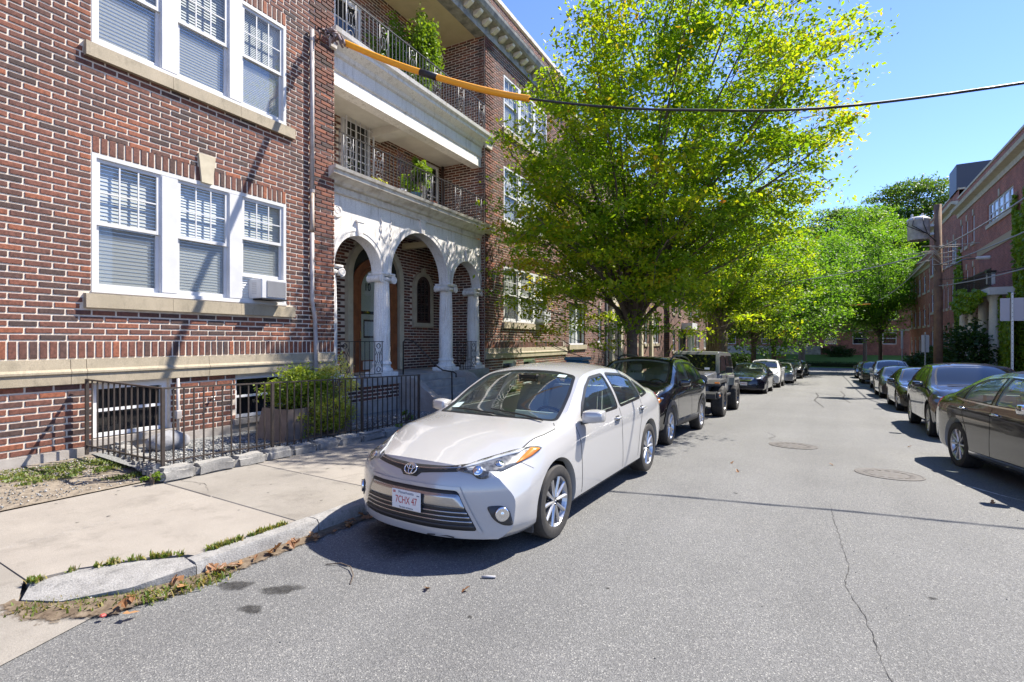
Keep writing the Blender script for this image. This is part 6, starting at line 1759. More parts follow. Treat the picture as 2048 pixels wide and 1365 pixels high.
# ---- sedan and crossover shapes
def sedan(L=4.64, W=1.776, H=1.455, fo=.96, wb=2.70, **kw):
    """profile in a frame with the front axle at x=+wb/2"""
    sx = L / 4.64; h = H / 1.455; w = W / 1.776; f = wb / 2 + fo; e = f - L
    X = lambda x: f + (x - 2.32) * sx
    pt = lambda l, s: [(X(x), v * s) for x, v in l]
    S = dict(front=f, rear=e, W=W, bowf=.36, bowr=.26,
        top=pt([(2.32, .755), (2.22, .785), (2.05, .835), (1.7, .905), (1.35, .955), (1.18, .975), (1.08, .995), (.85, 1.100), (.5, 1.268), (.25, 1.37), (.1, 1.415), (-.1, 1.443), (-.4, 1.455), (-.8, 1.435), (-1.1, 1.385), (-1.4, 1.275), (-1.68, 1.145), (-1.84, 1.088), (-2.05, 1.075), (-2.26, 1.05), (-2.32, 1.02)], h),
        belt=pt([(2.32, .66), (2.1, .725), (1.7, .80), (1.3, .855), (1.0, .89), (.5, .91), (-.5, .945), (-1.2, .985), (-1.7, 1.01), (-2.1, 1.0), (-2.32, .96)], h),
        cant=pt([(2.32, .71), (2.05, .80), (1.7, .87), (1.3, .92), (1.12, .945), (.95, .985), (.55, 1.20), (.25, 1.335), (0, 1.375), (-.4, 1.395), (-.8, 1.37), (-1.1, 1.31), (-1.45, 1.185), (-1.75, 1.075), (-2.0, 1.05), (-2.32, 1.0)], h),
        bot=pt([(2.32, .20), (2.0, .175), (1.0, .175), (-1.2, .18), (-1.9, .22), (-2.32, .30)], 1.0),
        wb=pt([(2.32, .83), (2.1, .865), (1.7, .882), (1.36, .888), (.8, .880), (0, .880), (-.9, .885), (-1.34, .888), (-1.9, .870), (-2.32, .80)], w),
        wbelt=pt([(2.32, .72), (2.0, .775), (1.5, .815), (1.0, .828), (.3, .838), (-.6, .838), (-1.3, .82), (-1.8, .795), (-2.32, .73)], w),
        wtop=pt([(2.32, .64), (2.0, .70), (1.5, .735), (1.1, .745), (.95, .74), (.55, .665), (.25, .60), (-.2, .575), (-.7, .575), (-1.1, .60), (-1.5, .66), (-1.85, .70), (-2.32, .66)], w),
        pf=pchip([(.15, .05), (.22, .0), (.42, .0), (.56, .012), (.67, .045), (.76, .11), (.84, .15)]), pr=pchip([(.2, .10), (.4, .0), (.65, .0), (.8, .02), (1.0, .05), (1.1, .06)]),
        ax=(wb / 2, -wb / 2), wr=.318, ww=.205, wstyle='ten', under=.19, nst=78,
        cabin=(X(1.12), X(-1.66), .30), dash=(X(.70), .885 * h), seats=[(X(-.05), .36), (X(-.05), -.36)], bench=X(-.95), mirror=(X(.72), .845 * w, .985 * h))
    S['windshield'] = [(X(1.05), -.69 * w), (X(1.13), -.35 * w), (X(1.15), 0), (X(1.13), .35 * w), (X(1.05), .69 * w), (X(.60), .625 * w), (X(.27), .535 * w), (X(.22), .3 * w), (X(.21), 0), (X(.22), -.3 * w), (X(.27), -.535 * w), (X(.60), -.625 * w)]
    S['rear_win'] = [(X(-1.10), -.50 * w), (X(-1.07), 0), (X(-1.10), .50 * w), (X(-1.72), .60 * w), (X(-1.78), 0), (X(-1.72), -.60 * w)]
    S['side_win'] = [[(X(.72), .955 * h), (X(.58), 1.08 * h), (X(.32), 1.225 * h), (X(.08), 1.315 * h), (X(-.30), 1.335 * h), (X(-.27), .965 * h)],
                     [(X(-.36), .97 * h), (X(-.39), 1.337 * h), (X(-.85), 1.305 * h), (X(-1.10), 1.235 * h), (X(-1.12), 1.0 * h)],
                     [(X(-1.16), 1.005 * h), (X(-1.15), 1.212 * h), (X(-1.42), 1.08 * h), (X(-1.46), 1.035 * h)]]
    S['gaps'] = [[(X(.88), .90 * h), (X(.86), .70), (X(.84), .45), (X(.83), .235)], [(X(-.31), .955 * h), (X(-.29), .7), (X(-.31), .45), (X(-.33), .235)], [(X(-1.10), .98 * h), (X(-1.02), .80), (X(-.93), .62), (X(-.88), .42), (X(-.86), .3)],
                 [(X(.88), .235), (X(-.85), .235)]]
    S['top_gaps'] = [[(X(2.12), .60 * w), (X(1.8), .70 * w), (X(1.4), .755 * w), (X(1.2), .765 * w), (X(1.10), .70 * w)]]
    S['handles'] = [(X(-.17), .855 * h), (X(-1.03), .88 * h)]
    S['X'] = X
    S.update(kw); return S
def crossover(L=4.45, W=1.80, H=1.615, fo=.91, wb=2.64, tail=0.0, **kw):
    S = sedan(L, W, H, fo, wb); sx = L / 4.64; f = wb / 2 + fo; h = H / 1.615; w = W / 1.776
    X = lambda x: f + (x - 2.32) * sx
    pt = lambda l, s: [(X(x), v * s) for x, v in l]
    S.update(top=pt([(2.32, .83), (2.22, .87), (2.05, .945), (1.7, 1.02), (1.3, 1.075), (1.1, 1.10), (1.0, 1.12), (.75, 1.27), (.5, 1.42), (.28, 1.53), (.1, 1.575), (-.2, 1.605), (-.7, 1.612), (-1.3, 1.585), (-1.75, 1.53), (-2.0, 1.40), (-2.18, 1.20), (-2.28, 1.05), (-2.32, .95)], h),
        belt=pt([(2.32, .74), (2.1, .83), (1.7, .93), (1.3, .98), (1.0, 1.01), (.5, 1.03), (-.5, 1.06), (-1.2, 1.10), (-1.8, 1.12), (-2.1, 1.05), (-2.32, .88)], h),
        cant=pt([(2.32, .79), (2.05, .91), (1.7, .985), (1.3, 1.035), (1.05, 1.07), (.9, 1.13), (.55, 1.34), (.28, 1.475), (0, 1.525), (-.5, 1.545), (-1.2, 1.52), (-1.7, 1.45), (-1.95, 1.30), (-2.12, 1.14), (-2.32, .92)], h),
        bot=pt([(2.32, .30), (2.0, .25), (1.0, .25), (-1.2, .25), (-1.9, .30), (-2.32, .40)], 1.0),
        wtop=pt([(2.32, .66), (2.0, .71), (1.5, .745), (1.1, .755), (.95, .75), (.55, .69), (.25, .635), (-.2, .61), (-.9, .61), (-1.6, .60), (-2.0, .63), (-2.32, .66)], w),
        pf=pchip([(.2, .10), (.32, .02), (.5, .0), (.65, .015), (.75, .05), (.85, .12), (.95, .16)]), pr=pchip([(.3, .10), (.5, .0), (.75, .0), (.95, .03), (1.2, .05), (1.4, .06)]),
        wr=.345, ww=.225, wstyle='five', under=.27, cabin=(X(1.04), X(-1.95), .38), dash=(X(.64), 1.0 * h), mirror=(X(.72), .86 * w, 1.10 * h))
    S['windshield'] = [(X(1.0), -.67 * w), (X(1.05), -.3 * w), (X(1.07), 0), (X(1.05), .3 * w), (X(1.0), .67 * w), (X(.62), .64 * w), (X(.30), .57 * w), (X(.25), 0), (X(.30), -.57 * w), (X(.62), -.64 * w)]
    S['rear_win'] = [(X(-1.88), -.5 * w), (X(-1.86), 0), (X(-1.88), .5 * w), (X(-2.14), .56 * w), (X(-2.16), 0), (X(-2.14), -.56 * w)]
    S['side_win'] = [[(X(.74), 1.07 * h), (X(.58), 1.21 * h), (X(.32), 1.375 * h), (X(.10), 1.465 * h), (X(-.30), 1.485 * h), (X(-.27), 1.08 * h)],
                     [(X(-.36), 1.085 * h), (X(-.39), 1.487 * h), (X(-1.05), 1.475 * h), (X(-1.20), 1.42 * h), (X(-1.16), 1.11 * h)],
                     [(X(-1.25), 1.115 * h), (X(-1.28), 1.415 * h), (X(-1.62), 1.37 * h), (X(-1.78), 1.20 * h), (X(-1.72), 1.15 * h)]]
    S['gaps'] = [[(X(.88), 1.02 * h), (X(.86), .8), (X(.84), .55), (X(.83), .33)], [(X(-.31), 1.07 * h), (X(-.29), .8), (X(-.31), .55), (X(-.33), .33)], [(X(-1.14), 1.10 * h), (X(-1.06), .92), (X(-.95), .74), (X(-.90), .5), (X(-.88), .36)]]
    S['top_gaps'] = [[(X(2.1), .62 * w), (X(1.8), .71 * w), (X(1.4), .765 * w), (X(1.12), .775 * w), (X(1.04), .70 * w)]]
    S['handles'] = [(X(-.17), .97 * h), (X(-1.06), 1.0 * h)]
    S['cat'] = 'car'
    S.update(kw); return S
# ------------------------------------------------------------------ the parked cars
M_bsilver = mat('brushed_grille_band', (.42, .41, .40), .22, metal=.9)
M_gray = mat('dark_grey_plastic', (.05, .05, .052), .55)
M_brow = mat('pale_lamp_brow', (.62, .63, .64), .3, metal=.2)
def emblem(P, car, z, s, y=0.0, rings=True):
    h, n = P.hit((y, z), 'front'); q = n.to_track_quat('Z', 'Y').to_matrix().to_4x4(); m4 = Matrix.Translation(h + n * .012) @ q
    # orient: local X -> car y, local Y -> up
    ux = Vector((0, 1, 0)); uz = n.cross(ux).normalized(); ux = uz.cross(n).normalized()
    if uz.z < 0: uz = -uz; 
    b = MB()
    def ell(cx, cy, rx, ry, r=.0035): b.tube([h + n * .014 + ux * (cx + rx * math.cos(2 * math.pi * k / 24)) + uz * (cy + ry * math.sin(2 * math.pi * k / 24)) for k in range(24)], r * s / .06, 6, closed=True)
    ell(0, 0, s, s * .70, .0055)
    if rings: ell(0, .0, s * .30, s * .66, .004); ell(0, s * .26, s * .66, s * .28, .004)
    return b.build('emblem', M_chrome, car, smooth=True)
def wipers(P, car, S, sgs=((-.05, .60), (-.55, .05))):
    X = S['X']
    for y0, y1 in sgs:
        pts = []
        for k in range(7):
            t = k / 6; h, n = P.hit((X(1.125) - .10 * t * 1, y1 + (y0 - y1) * t), 'top'); pts.append(h + n * .018)
        MB().tube(pts, [.012] + [.009] * 5 + [.006], 5).build('wiper', M_trim, car)
def tail_lamps(P, car, outline, m=None):
    for sg in (1, -1): P.patch(round_poly(outline, .02, 2), 'side', .005, .04, sg).build('tail_light', m or M_redl, car, smooth=True)

def near_sedan_detail(car, body, P, S, paint):
    # lower intake: dark opening, brushed band, bars
    P.patch(round_poly([(-.45, .565), (.45, .565), (.60, .265), (-.60, .265)], .03), 'front', .002, .05).build('lower_grille', M_black, car, smooth=True)
    P.patch(round_poly([(-.462, .537), (.462, .537), (.515, .43), (-.515, .43)], .02), 'front', .008, .05).build('grille_band', M_bsilver, car, smooth=True)
    for k, z in enumerate((.40, .366, .332, .298)):
        w_ = .512 + (.43 - z) * .5; P.patch([(-w_, z + .006), (w_, z + .006), (w_ + .003, z - .006), (-w_ - .003, z - .006)], 'front', .011, .05).build('grille_bar', M_bsilver if k < 3 else M_gray, car, smooth=True)
    P.line([(-.625, .25), (-.462, .583), (.462, .583), (.625, .25)], 'front', .022, .012).build('grille_surround', paint, car, smooth=True)
    # upper grille
    P.patch([(-.50, .752), (-.3, .732), (0, .722), (.3, .732), (.50, .752), (.42, .700), (.22, .682), (.11, .668), (.07, .635), (-.07, .635), (-.11, .668), (-.22, .682), (-.42, .700)], 'front', .004, .04).build('upper_grille', M_black, car, smooth=True)
    P.line([(-.44, .728), (-.2, .708), (0, .70), (.2, .708), (.44, .728)], 'front', .007, .008).build('grille_bar', M_bsilver, car)
    emblem(P, car, .683, .062)
    for sg in (1, -1):
        headlamp(P, car, [(.40, .708), (.52, .768), (.66, .812), (.765, .838), (.815, .812), (.79, .765), (.72, .705), (.635, .655), (.585, .655), (.53, .69)], sg, bulbs=[(.565, .712, .040), (.655, .745, .036)], amber=[(.755, .828), (.808, .812), (.785, .762), (.735, .73)])
        P.patch([(y * sg, z) for y, z in [(.425, .722), (.52, .766), (.65, .808), (.73, .828), (.715, .80), (.63, .778), (.52, .742)]], 'front', .008, .03, 1, .003).build('lamp_brow', M_brow, car, smooth=True)
        # fog lamp bezel
        q = [(.655 * sg, .455), (.755 * sg, .46), (.80 * sg, .42), (.825 * sg, .30), (.76 * sg, .305), (.70 * sg, .355)]
        P.patch(round_poly(q, .03), 'front', .004, .04).build('fog_bezel', M_gray, car, smooth=True)
        h, n = P.hit((.755 * sg, .395), 'front'); m4 = Matrix.Translation(h + n * .006) @ n.to_track_quat('Z', 'Y').to_matrix().to_4x4()
        b = MB().lathe([(.055, 0), (.055, .014), (.045, .018), (.03, .010), (.012, .02), (.001, .021)], 20); b.v = [tuple(m4 @ Vector(v)) for v in b.v]; b.build('fog_lamp', M_refl, car, smooth=True)
        # hood creases
    X = S['X']
    for sg in (1, -1):
        P.line([(X(1.88), .775), (X(1.80), .735), (X(1.72), .68)], 'side', .005, .001, sg).build('panel_gap', M_gap, body)
    # lip scuffs
    P.line([(.20, .205), (.27, .212), (.31, .203), (.38, .214), (.43, .206)], 'front', .010, .002).build('scuff', M_trim, body)
    number_plate(car, (P.hit((0, .45), 'front')[0] + Vector((.024, .01, 0))), (R(90), 0, R(90)), '7CHX 47', 'Massachusetts', 'The Spirit of America')
    wipers(P, car, S)
    tail_lamps(P, car, [(X(-1.98), .985), (X(-2.30), .93), (X(-2.30), .80), (X(-2.12), .84)])
    # windscreen stickers
    for (x, y, a, b_) in ((X(.30), .40, .03, .05), (X(.93), -.55, .05, .05)):
        P.patch([(x - a, y - b_), (x + a, y - b_), (x + a, y + b_), (x - a, y + b_)], 'top', .001, .05, 1, 0).build('sticker', mat('sticker_pale', (.5, .62, .6), .5), car)
    # interior mirror and folded sun shade on the dash
    MB().cbox(X(.36), X(.33), -.11, .11, 1.27, 1.34, .01).build('rear_view_mirror', M_trim, car)
    b = MB(); b.box(X(.72), X(.70), .05, .58, .90, .99); b.build('sun_shade', mat('pale_shade_cloth', (.55, .60, .58), .7), car)
    # mud flap
    for sg in (1, -1): MB().box(S['ax'][0] + .30, S['ax'][0] + .33, sg * .60, sg * .80, .13, .25).build('air_deflector', M_gray, car)


CARS = 'cars parked along the street'
def lane_car(S, label, x, yc, paint, hollow=False, detail=None, rz=-90, **kw):
    return build_car(S, label, (x, yc, zr(yc) - .004), R(rz), paint, slope(yc), hollow, detail=detail, group=CARS, **kw)
def plain_front(lamps, grille=None, intake=None, chrome=False, emz=None, tails=None, plate=None, band=None, lampm=None, ems=.055, amber=None, bars=0, rings=True):
    def f(car, body, P, S, paint):
        if grille:
            P.patch(round_poly([(-y, z) for y, z in grille[::-1]] + list(grille), .02), 'front', .004, .06).build('grille', M_black, car, smooth=True)
            if chrome: P.line(round_poly([(-y, z) for y, z in grille[::-1]] + list(grille), .02), 'front', .022, .010, 1, True).build('grille_surround', M_chrome, car, smooth=True)
            zs = [z for _, z in grille]; ys_ = [y for y, _ in grille]
            for k in range(bars):
                z = min(zs) + (max(zs) - min(zs)) * (k + 1) / (bars + 1); w_ = max(ys_) * .9
                P.patch([(-w_, z + .006), (w_, z + .006), (w_, z - .006), (-w_, z - .006)], 'front', .010, .07).build('grille_bar', M_chrome if chrome else M_gray, car, smooth=True)
        if intake: P.patch(round_poly([(-y, z) for y, z in intake[::-1]] + list(intake), .03), 'front', .003, .07).build('lower_grille', M_black, car, smooth=True)
        if band: P.patch(round_poly([(-y, z) for y, z in band[::-1]] + list(band), .02), 'front', .006, .07).build('bumper_trim', M_gray, car, smooth=True)
        for sg in (1, -1): headlamp(P, car, lamps, sg, base=lampm, bulbs=[(sum(p[0] for p in lamps) / len(lamps), sum(p[1] for p in lamps) / len(lamps), .04)], amber=amber)
        if emz: emblem(P, car, emz, ems, rings=rings)
        if tails: tail_lamps(P, car, tails)
        if plate: number_plate(car, P.hit((0, plate[1]), 'front')[0] + Vector((.02, 0, 0)), (R(90), 0, R(90)), plate[0], None, None)
        if 'X' in S and S.get('wip', True): wipers(P, car, S)
    return f
S1 = sedan(nst=96)
WC = build_car(S1, 'white four-door sedan with red-lettered number plate parked nearest the camera', (-2.89, 4.06 + 1.35, -.004), R(-90), mat_paint('silver_white_paint', (.462, .455, .445), .15, rough=.24), 0.0, True, detail=near_sedan_detail, group=CARS)

BLK = mat_paint('black_paint', (.008, .008, .009), .0, rough=.25); NAVY = mat_paint('navy_paint', (.010, .012, .022), .2, rough=.25)
PEARL = mat_paint('white_pearl_paint', (.78, .78, .78), .0, rough=.3); SILV = mat_paint('silver_paint', (.42, .43, .45), .6, rough=.3); GREEN = mat_paint('dark_green_paint', (.012, .022, .020), .2, rough=.25); GREYP = mat_paint('graphite_paint', (.05, .052, .056), .4, rough=.28)

def crossover_detail(car, body, P, S, paint):
    plain_front([(.44, .80), (.60, .835), (.76, .865), (.82, .845), (.80, .76), (.70, .725), (.52, .735)], [(.36, .82), (.40, .76), (.34, .66)], [(.48, .52), (.52, .40)], True, .745, None, None, None, None, .05, [(.745, .855), (.81, .84), (.795, .765), (.735, .745)])(car, body, P, S, paint)
    for sg in (1, -1):
        P.patch(round_poly([(.60 * sg, .62), (.76 * sg, .64), (.80 * sg, .42), (.66 * sg, .42)], .03), 'front', .006, .05).build('fog_bezel', M_gray, car, smooth=True)
        for x in S['ax']:
            ring = [(x + (S['wr'] + .062) * math.cos(a), S['wr'] + .01 + (S['wr'] + .062) * math.sin(a)) for a in np.linspace(.12, math.pi - .12, 22)]
            P.line(ring, 'side', .085, .012, sg).build('wheel_arch_cladding', M_gray, car, smooth=True)
        P.patch([(S['ax'][1] + .42, .30), (S['ax'][0] - .42, .30), (S['ax'][0] - .42, .42), (S['ax'][1] + .42, .42)], 'side', .012, .1, sg).build('sill_cladding', M_gray, car, smooth=True)
        X = S['X']; pts = []
        for k in range(9):
            x = X(.15 - 1.75 * k / 8); h, n = P.hit((x, .56 * sg), 'top'); pts.append(h + Vector((0, 0, .012 + .055 * min(1, k * .8, (8 - k) * .8))))
        MB().tube(pts, .02, 6).build('roof_rail', M_trim, car, smooth=True)
        tail_lamps(P, car, [(S['X'](-2.0), 1.08), (S['X'](-2.26), 1.0), (S['X'](-2.28), .86), (S['X'](-2.08), .92)])
lane_car(crossover(), 'black crossover with roof rails and grey wheel arches behind the white sedan', -2.38 - .90, 9.38 + 1.32, BLK, True, crossover_detail)

# ---- boxy off-roader
def offroader(label, loc, rz, pitch):
    car = empty('parked_car', loc, rz); car.rotation_euler = (0, pitch, rz); tag(car, label, 'car', CARS)
    G = mat_paint('billet_silver_paint', (.27, .27, .275), .3, rough=.3); r = .42
    xa, xb = 1.21, -1.21
    def cb(nm, x0, x1, y0, y1, z0, z1, m, c=.02, par=car): return MB().cbox(x0, x1, y0, y1, z0, z1, c).build(nm, m, par, smooth=True, sharp=30)
    tub = cb('body', -1.85, .62, -.76, .76, .58, 1.16, G, .04)
    b = MB(); prof = [(.62, .60), (1.72, .60), (1.76, .66), (1.76, 1.10), (1.70, 1.16), (.62, 1.24)]
    bm = bmesh.new(); A = [bm.verts.new((x, -.66 + .10 * max(0, (x - .62) / 1.14), z)) for x, z in prof]; Bv = [bm.verts.new((x, .66 - .10 * max(0, (x - .62) / 1.14), z)) for x, z in prof]
    bm.faces.new(A[::-1]); bm.faces.new(Bv)
    for k in range(6): bm.faces.new((A[k], A[(k + 1) % 6], Bv[(k + 1) % 6], Bv[k]))
    bmesh.ops.recalc_face_normals(bm, faces=bm.faces[:]); bmesh.ops.bevel(bm, geom=bm.edges[:], offset=.035, segments=2, affect='EDGES'); MB().from_bm(bm).build('hood', G, car, smooth=True, sharp=30)
    gp = [(-.58, .62), (.58, .62), (.62, .80), (.60, 1.08), (.50, 1.16), (-.50, 1.16), (-.60, 1.08), (-.62, .80)]
    gr = MB().prism(gp, 'x', 1.74, 1.80).build('grille_panel', G, car)
    for k in range(7): cb('grille_slot', 1.795, 1.806, -.27 + k * .09 - .026, -.27 + k * .09 + .026, .72, 1.08, M_black, .003)
    for sg in (1, -1):
        hl = MB().lathe([(.115, .0), (.115, .03), (.10, .035), (.095, .015), (.05, .02), (.001, .03)], 26, (1.79, .44 * sg, .95), 'x').build('headlight', M_black, car, smooth=True, sharp=40)
        MB().lathe([(.09, .024), (.06, .036), (.001, .042)], 26, (1.79, .44 * sg, .95), 'x').build('lens', M_refl, hl, smooth=True)
        # flat front fender, vents and rear flare
        fp = [(.66, .98), (.80, 1.04), (1.72, 1.02), (1.86, .92), (1.86, .86), (1.70, .94), (.84, .96), (.70, .90)]
        MB().prism(fp, 'y', sg * .58, sg * .93).build('front_fender', M_black if sg < 0 else M_gray, car)
        vf = MB().prism([(.64, .62), (.80, .62), (.84, 1.0), (.66, 1.02)], 'y', sg * .76, sg * .90).build('fender_vent', G, car)
        for k in range(3): MB().box(.83, .845, sg * .78, sg * .88, .66 + k * .11, .73 + k * .11).build('vent_slot', M_black, vf)
        rp = [(-1.85, .80), (-1.70, 1.02), (-.78, 1.02), (-.66, .80), (-.72, .78), (-.82, .95), (-1.66, .95), (-1.80, .78)]
        MB().prism(rp, 'y', sg * .74, sg * .92).build('rear_flare', G, car)
        cb('sill_bar', -.6, .6, sg * .76, sg * .84, .50, .57, M_black, .015)
        cb('door', -.42, .60, sg * .755, sg * .775, .64, 1.14, G, .008)
        MB().bar((-.30, sg * .79, 1.06), (-.14, sg * .79, 1.06), .02, .03).build('door_handle', M_black, car)
        cb('mirror', .44, .54, sg * .86, sg * 1.05, 1.20, 1.38, M_black, .02); MB().bar((.5, sg * .76, 1.2), (.5, sg * .9, 1.26), .04, .03).build('mirror_foot', M_black, car)
        # side glass in the hard top
        MB().add([(.58, sg * .742, 1.19), (-.38, sg * .742, 1.19), (-.38, sg * .682, 1.70), (.30, sg * .682, 1.70)], [(0, 1, 2, 3)]).build('side_window', M_cglassd, car)
        MB().add([(-.50, sg * .742, 1.19), (-1.72, sg * .742, 1.19), (-1.66, sg * .682, 1.70), (-.50, sg * .682, 1.70)], [(0, 1, 2, 3)]).build('side_window', M_cglassd, car)
    bm = bmesh.new()
    tp = [(.70, 1.16, .72), (.36, 1.78, .655), (.30, 1.82, .64), (-1.72, 1.82, .64), (-1.80, 1.76, .66), (-1.86, 1.16, .74)]
    A = [bm.verts.new((x, -y, z)) for x, z, y in tp]; Bv = [bm.verts.new((x, y, z)) for x, z, y in tp]
    bm.faces.new(A); bm.faces.new(Bv[::-1])
    for k in range(6): bm.faces.new((A[k], Bv[k], Bv[(k + 1) % 6], A[(k + 1) % 6]))
    bmesh.ops.recalc_face_normals(bm, faces=bm.faces[:]); bmesh.ops.bevel(bm, geom=bm.edges[:], offset=.03, segments=2, affect='EDGES'); MB().from_bm(bm).build('hard_top', G, car, smooth=True, sharp=30)
    ws = MB().add([(.712, -.62, 1.24), (.712, .62, 1.24), (.415, .575, 1.72), (.415, -.575, 1.72)], [(0, 1, 2, 3)]); ws.v = [(x + .022, y, z) for x, y, z in ws.v]; ws.build('windshield', M_cglassd, car)
    for (y, z) in ((.38, 1.30), (-.45, 1.66)): MB().box(.715 + (1.24 - z) * .62 + .026, .720 + (1.24 - z) * .62 + .026, y - .07, y + .07, z - .04, z + .04).build('sticker', M_plate, car)
    for y in (-.15, .35): MB().bar((.735, y, 1.25), (.70, y - .35, 1.34), .02, .012).build('wiper', M_black, car)
    bu = MB().prism([(1.80, .50), (2.10, .54), (2.12, .66), (2.05, .72), (1.80, .72)], 'y', -.86, .86).build('front_bumper', M_gray, car)
    cb('bumper_end', 1.70, 2.0, .86, .93, .54, .70, M_gray); cb('bumper_end', 1.70, 2.0, -.93, -.86, .54, .70, M_gray)
    for sg in (1, -1):
        MB().lathe([(.06, 0), (.06, .02), (.001, .03)], 16, (2.105, .55 * sg, .61), 'x').build('fog_lamp', M_refl, car); cb('turn_signal', 1.86, 1.90, sg * .80, sg * .92, .93, .97, M_amber, .005)
    cb('side_marker', 1.80, 1.92, .93, .936, .60, .63, M_amber, .002)
    for x in (xa, xb):
        for sg in (1, -1): add_wheel(car, 'offroad', r, .315, x, sg * .80, sg)
    cb('underbody', -1.7, 1.7, -.45, .45, .38, .58, M_well); MB().tube([(xa, -.7, r), (xa, .7, r)], .06, 8).build('axle', M_well, car); MB().tube([(xb, -.7, r), (xb, .7, r)], .06, 8).build('axle', M_well, car)
    MB().tube([(-2.12, 0, 1.05), (-1.86, 0, 1.05)], .40, 24).build('spare_wheel', M_rubber, car, smooth=True, sharp=40)
    return car
offroader('grey boxy off-roader with big knobbly tyres behind the black crossover', (-2.44 - .95, 15.3 + 1.21, zr(16.5)), R(-90), slope(16.5))

lane_car(sedan(4.80, 1.82, 1.47, .97, 2.78, wr=.325, wstyle='seven', nst=66), 'dark navy sedan with chrome grille and white number plate behind the off-roader', -2.40 - .91, 26.9 + 1.39, NAVY, True,
         plain_front([(.46, .73), (.62, .80), (.78, .845), (.83, .82), (.80, .745), (.66, .685), (.50, .68)], [(.42, .745), (.38, .66), (.26, .625)], [(.55, .42), (.60, .26)], True, .70, [(2.6 - 4.7, .95), (-2.25, .9), (-2.25, .8), (-2.1, .82)], ('5WX S13', .47), bars=2))
lane_car(crossover(4.89, 1.895, 1.69, .96, 2.79, wr=.36, nst=56), 'white luxury crossover parked behind the navy sedan', -2.35 - .95, 34.3 + 1.4, PEARL, False,
         plain_front([(.46, .82), (.62, .87), (.80, .91), (.83, .88), (.70, .80)], [(.36, .88), (.30, .74), (.42, .42)], [(.62, .46), (.70, .36)], True, .80, rings=False))
lane_car(sedan(4.6, 1.78, 1.45, nst=50), 'silver sedan partly hidden behind the white crossover on the left', -2.0 - .89, 41.6 + 1.35, SILV, False, plain_front([(.45, .73), (.7, .81), (.80, .80), (.6, .68)], [(.36, .72), (.30, .63)]))
lane_car(crossover(4.5, 1.82, 1.62, nst=50), 'dark car in tree shade behind the silver sedan', -1.75 - .91, 49.5 + 1.3, BLK, False, plain_front([(.45, .81), (.7, .86), (.80, .85), (.6, .75)], [(.36, .82), (.30, .68)]))
lane_car(sedan(4.6, 1.80, 1.46, nst=50), 'farthest black car at the end of the left row', -1.55 - .90, 56.6 + 1.3, GREYP, False, plain_front([(.45, .73), (.7, .81), (.80, .80), (.6, .68)], [(.36, .72), (.30, .63)]))

# right row
def big_sedan_detail(car, body, P, S, paint):
    X = S['X']; tail_lamps(P, car, [(X(-1.90), 1.03), (X(-2.20), 1.02), (X(-2.29), .95), (X(-2.29), .84), (X(-2.18), .84), (X(-2.05), .94)])
    for sg in (1, -1): P.patch(round_poly([(.48 * sg, .98), (.74 * sg, 1.0), (.86 * sg, .97), (.86 * sg, .85), (.6 * sg, .86)], .02), 'rear', .006, .05).build('tail_light', M_redl, car, smooth=True)
    for sg in (1, -1):
        h = S['hh']
        P.line([(X(.72), .945 * h), (X(-.30), .958 * h), (X(-1.12), .992 * h), (X(-1.47), 1.028 * h)], 'side', .022, .006, sg).build('chrome_strip', M_chrome, car, smooth=True)
        P.line([(X(.62), 1.06 * h), (X(.30), 1.235 * h), (X(.05), 1.325 * h), (X(-.35), 1.345 * h), (X(-.9), 1.31 * h), (X(-1.2), 1.21 * h), (X(-1.48), 1.065 * h)], 'side', .014, .006, sg).build('chrome_strip', M_chrome, car, smooth=True)
        P.line([(X(.85), .30), (X(-.86), .30)], 'side', .022, .008, sg).build('chrome_strip', M_chrome, car, smooth=True)
    P.patch([(-.26, .64), (.26, .64), (.26, .50), (-.26, .50)], 'rear', .004, .06).build('plate_recess', M_gray, car)
    for sg in (1, -1): headlamp(P, car, [(.46, .73), (.62, .80), (.78, .845), (.83, .82), (.80, .745), (.66, .685)], sg)
    P.patch([(-.42, .74), (.42, .74), (.34, .55), (-.34, .55)], 'front', .004, .06).build('grille', M_chrome, car, smooth=True); wipers(P, car, S)
Sb = sedan(5.0, 1.86, 1.50, 1.0, 2.84, wr=.342, wstyle='ten', handlem=M_chrome, mirrorm=M_chrome, ww=.235); Sb['hh'] = 1.50 / 1.455
RZ = -79.5; fx, fy = math.cos(R(RZ)), math.sin(R(RZ))
cx, cy = 1.66 + .93 * .983 + fx * 1.42, 10.2 + .93 * .182 + fy * 1.42
lane_car(Sb, 'glossy black sedan with chrome window trim, nearest car on the right', cx, cy, BLK, True, big_sedan_detail, rz=RZ)
Se = crossover(4.75, 1.92, 1.62, .90, 2.89, wr=.36, wstyle='five', nst=66); X_ = Se['X'] if False else None
lane_car(Se, 'black electric crossover with a smooth grille-less nose on the right', 1.84 + .96, 14.25 + 1.445, BLK, False,
         plain_front([(.48, .80), (.62, .85), (.80, .89), (.84, .865), (.74, .80)], None, [(.50, .42), (.55, .34)], False, None, plate=None))
lane_car(sedan(4.7, 1.80, 1.44, .95, 2.75, nst=60), 'black compact sedan behind the electric crossover on the right', 1.92 + .90, 21.2 + 1.37, BLK, False, plain_front([(.44, .72), (.62, .79), (.78, .835), (.82, .81), (.66, .68)], [(.40, .73), (.30, .62)], [(.5, .42), (.55, .3)], True))
lane_car(sedan(4.6, 1.78, 1.44, .94, 2.68, nst=50), 'dark grey sedan in front of the white off-road wagon on the right', 1.97 + .89, 28.3 + 1.35, GREYP, False, plain_front([(.44, .72), (.7, .81), (.80, .80), (.6, .68)], [(.36, .72), (.30, .62)]))
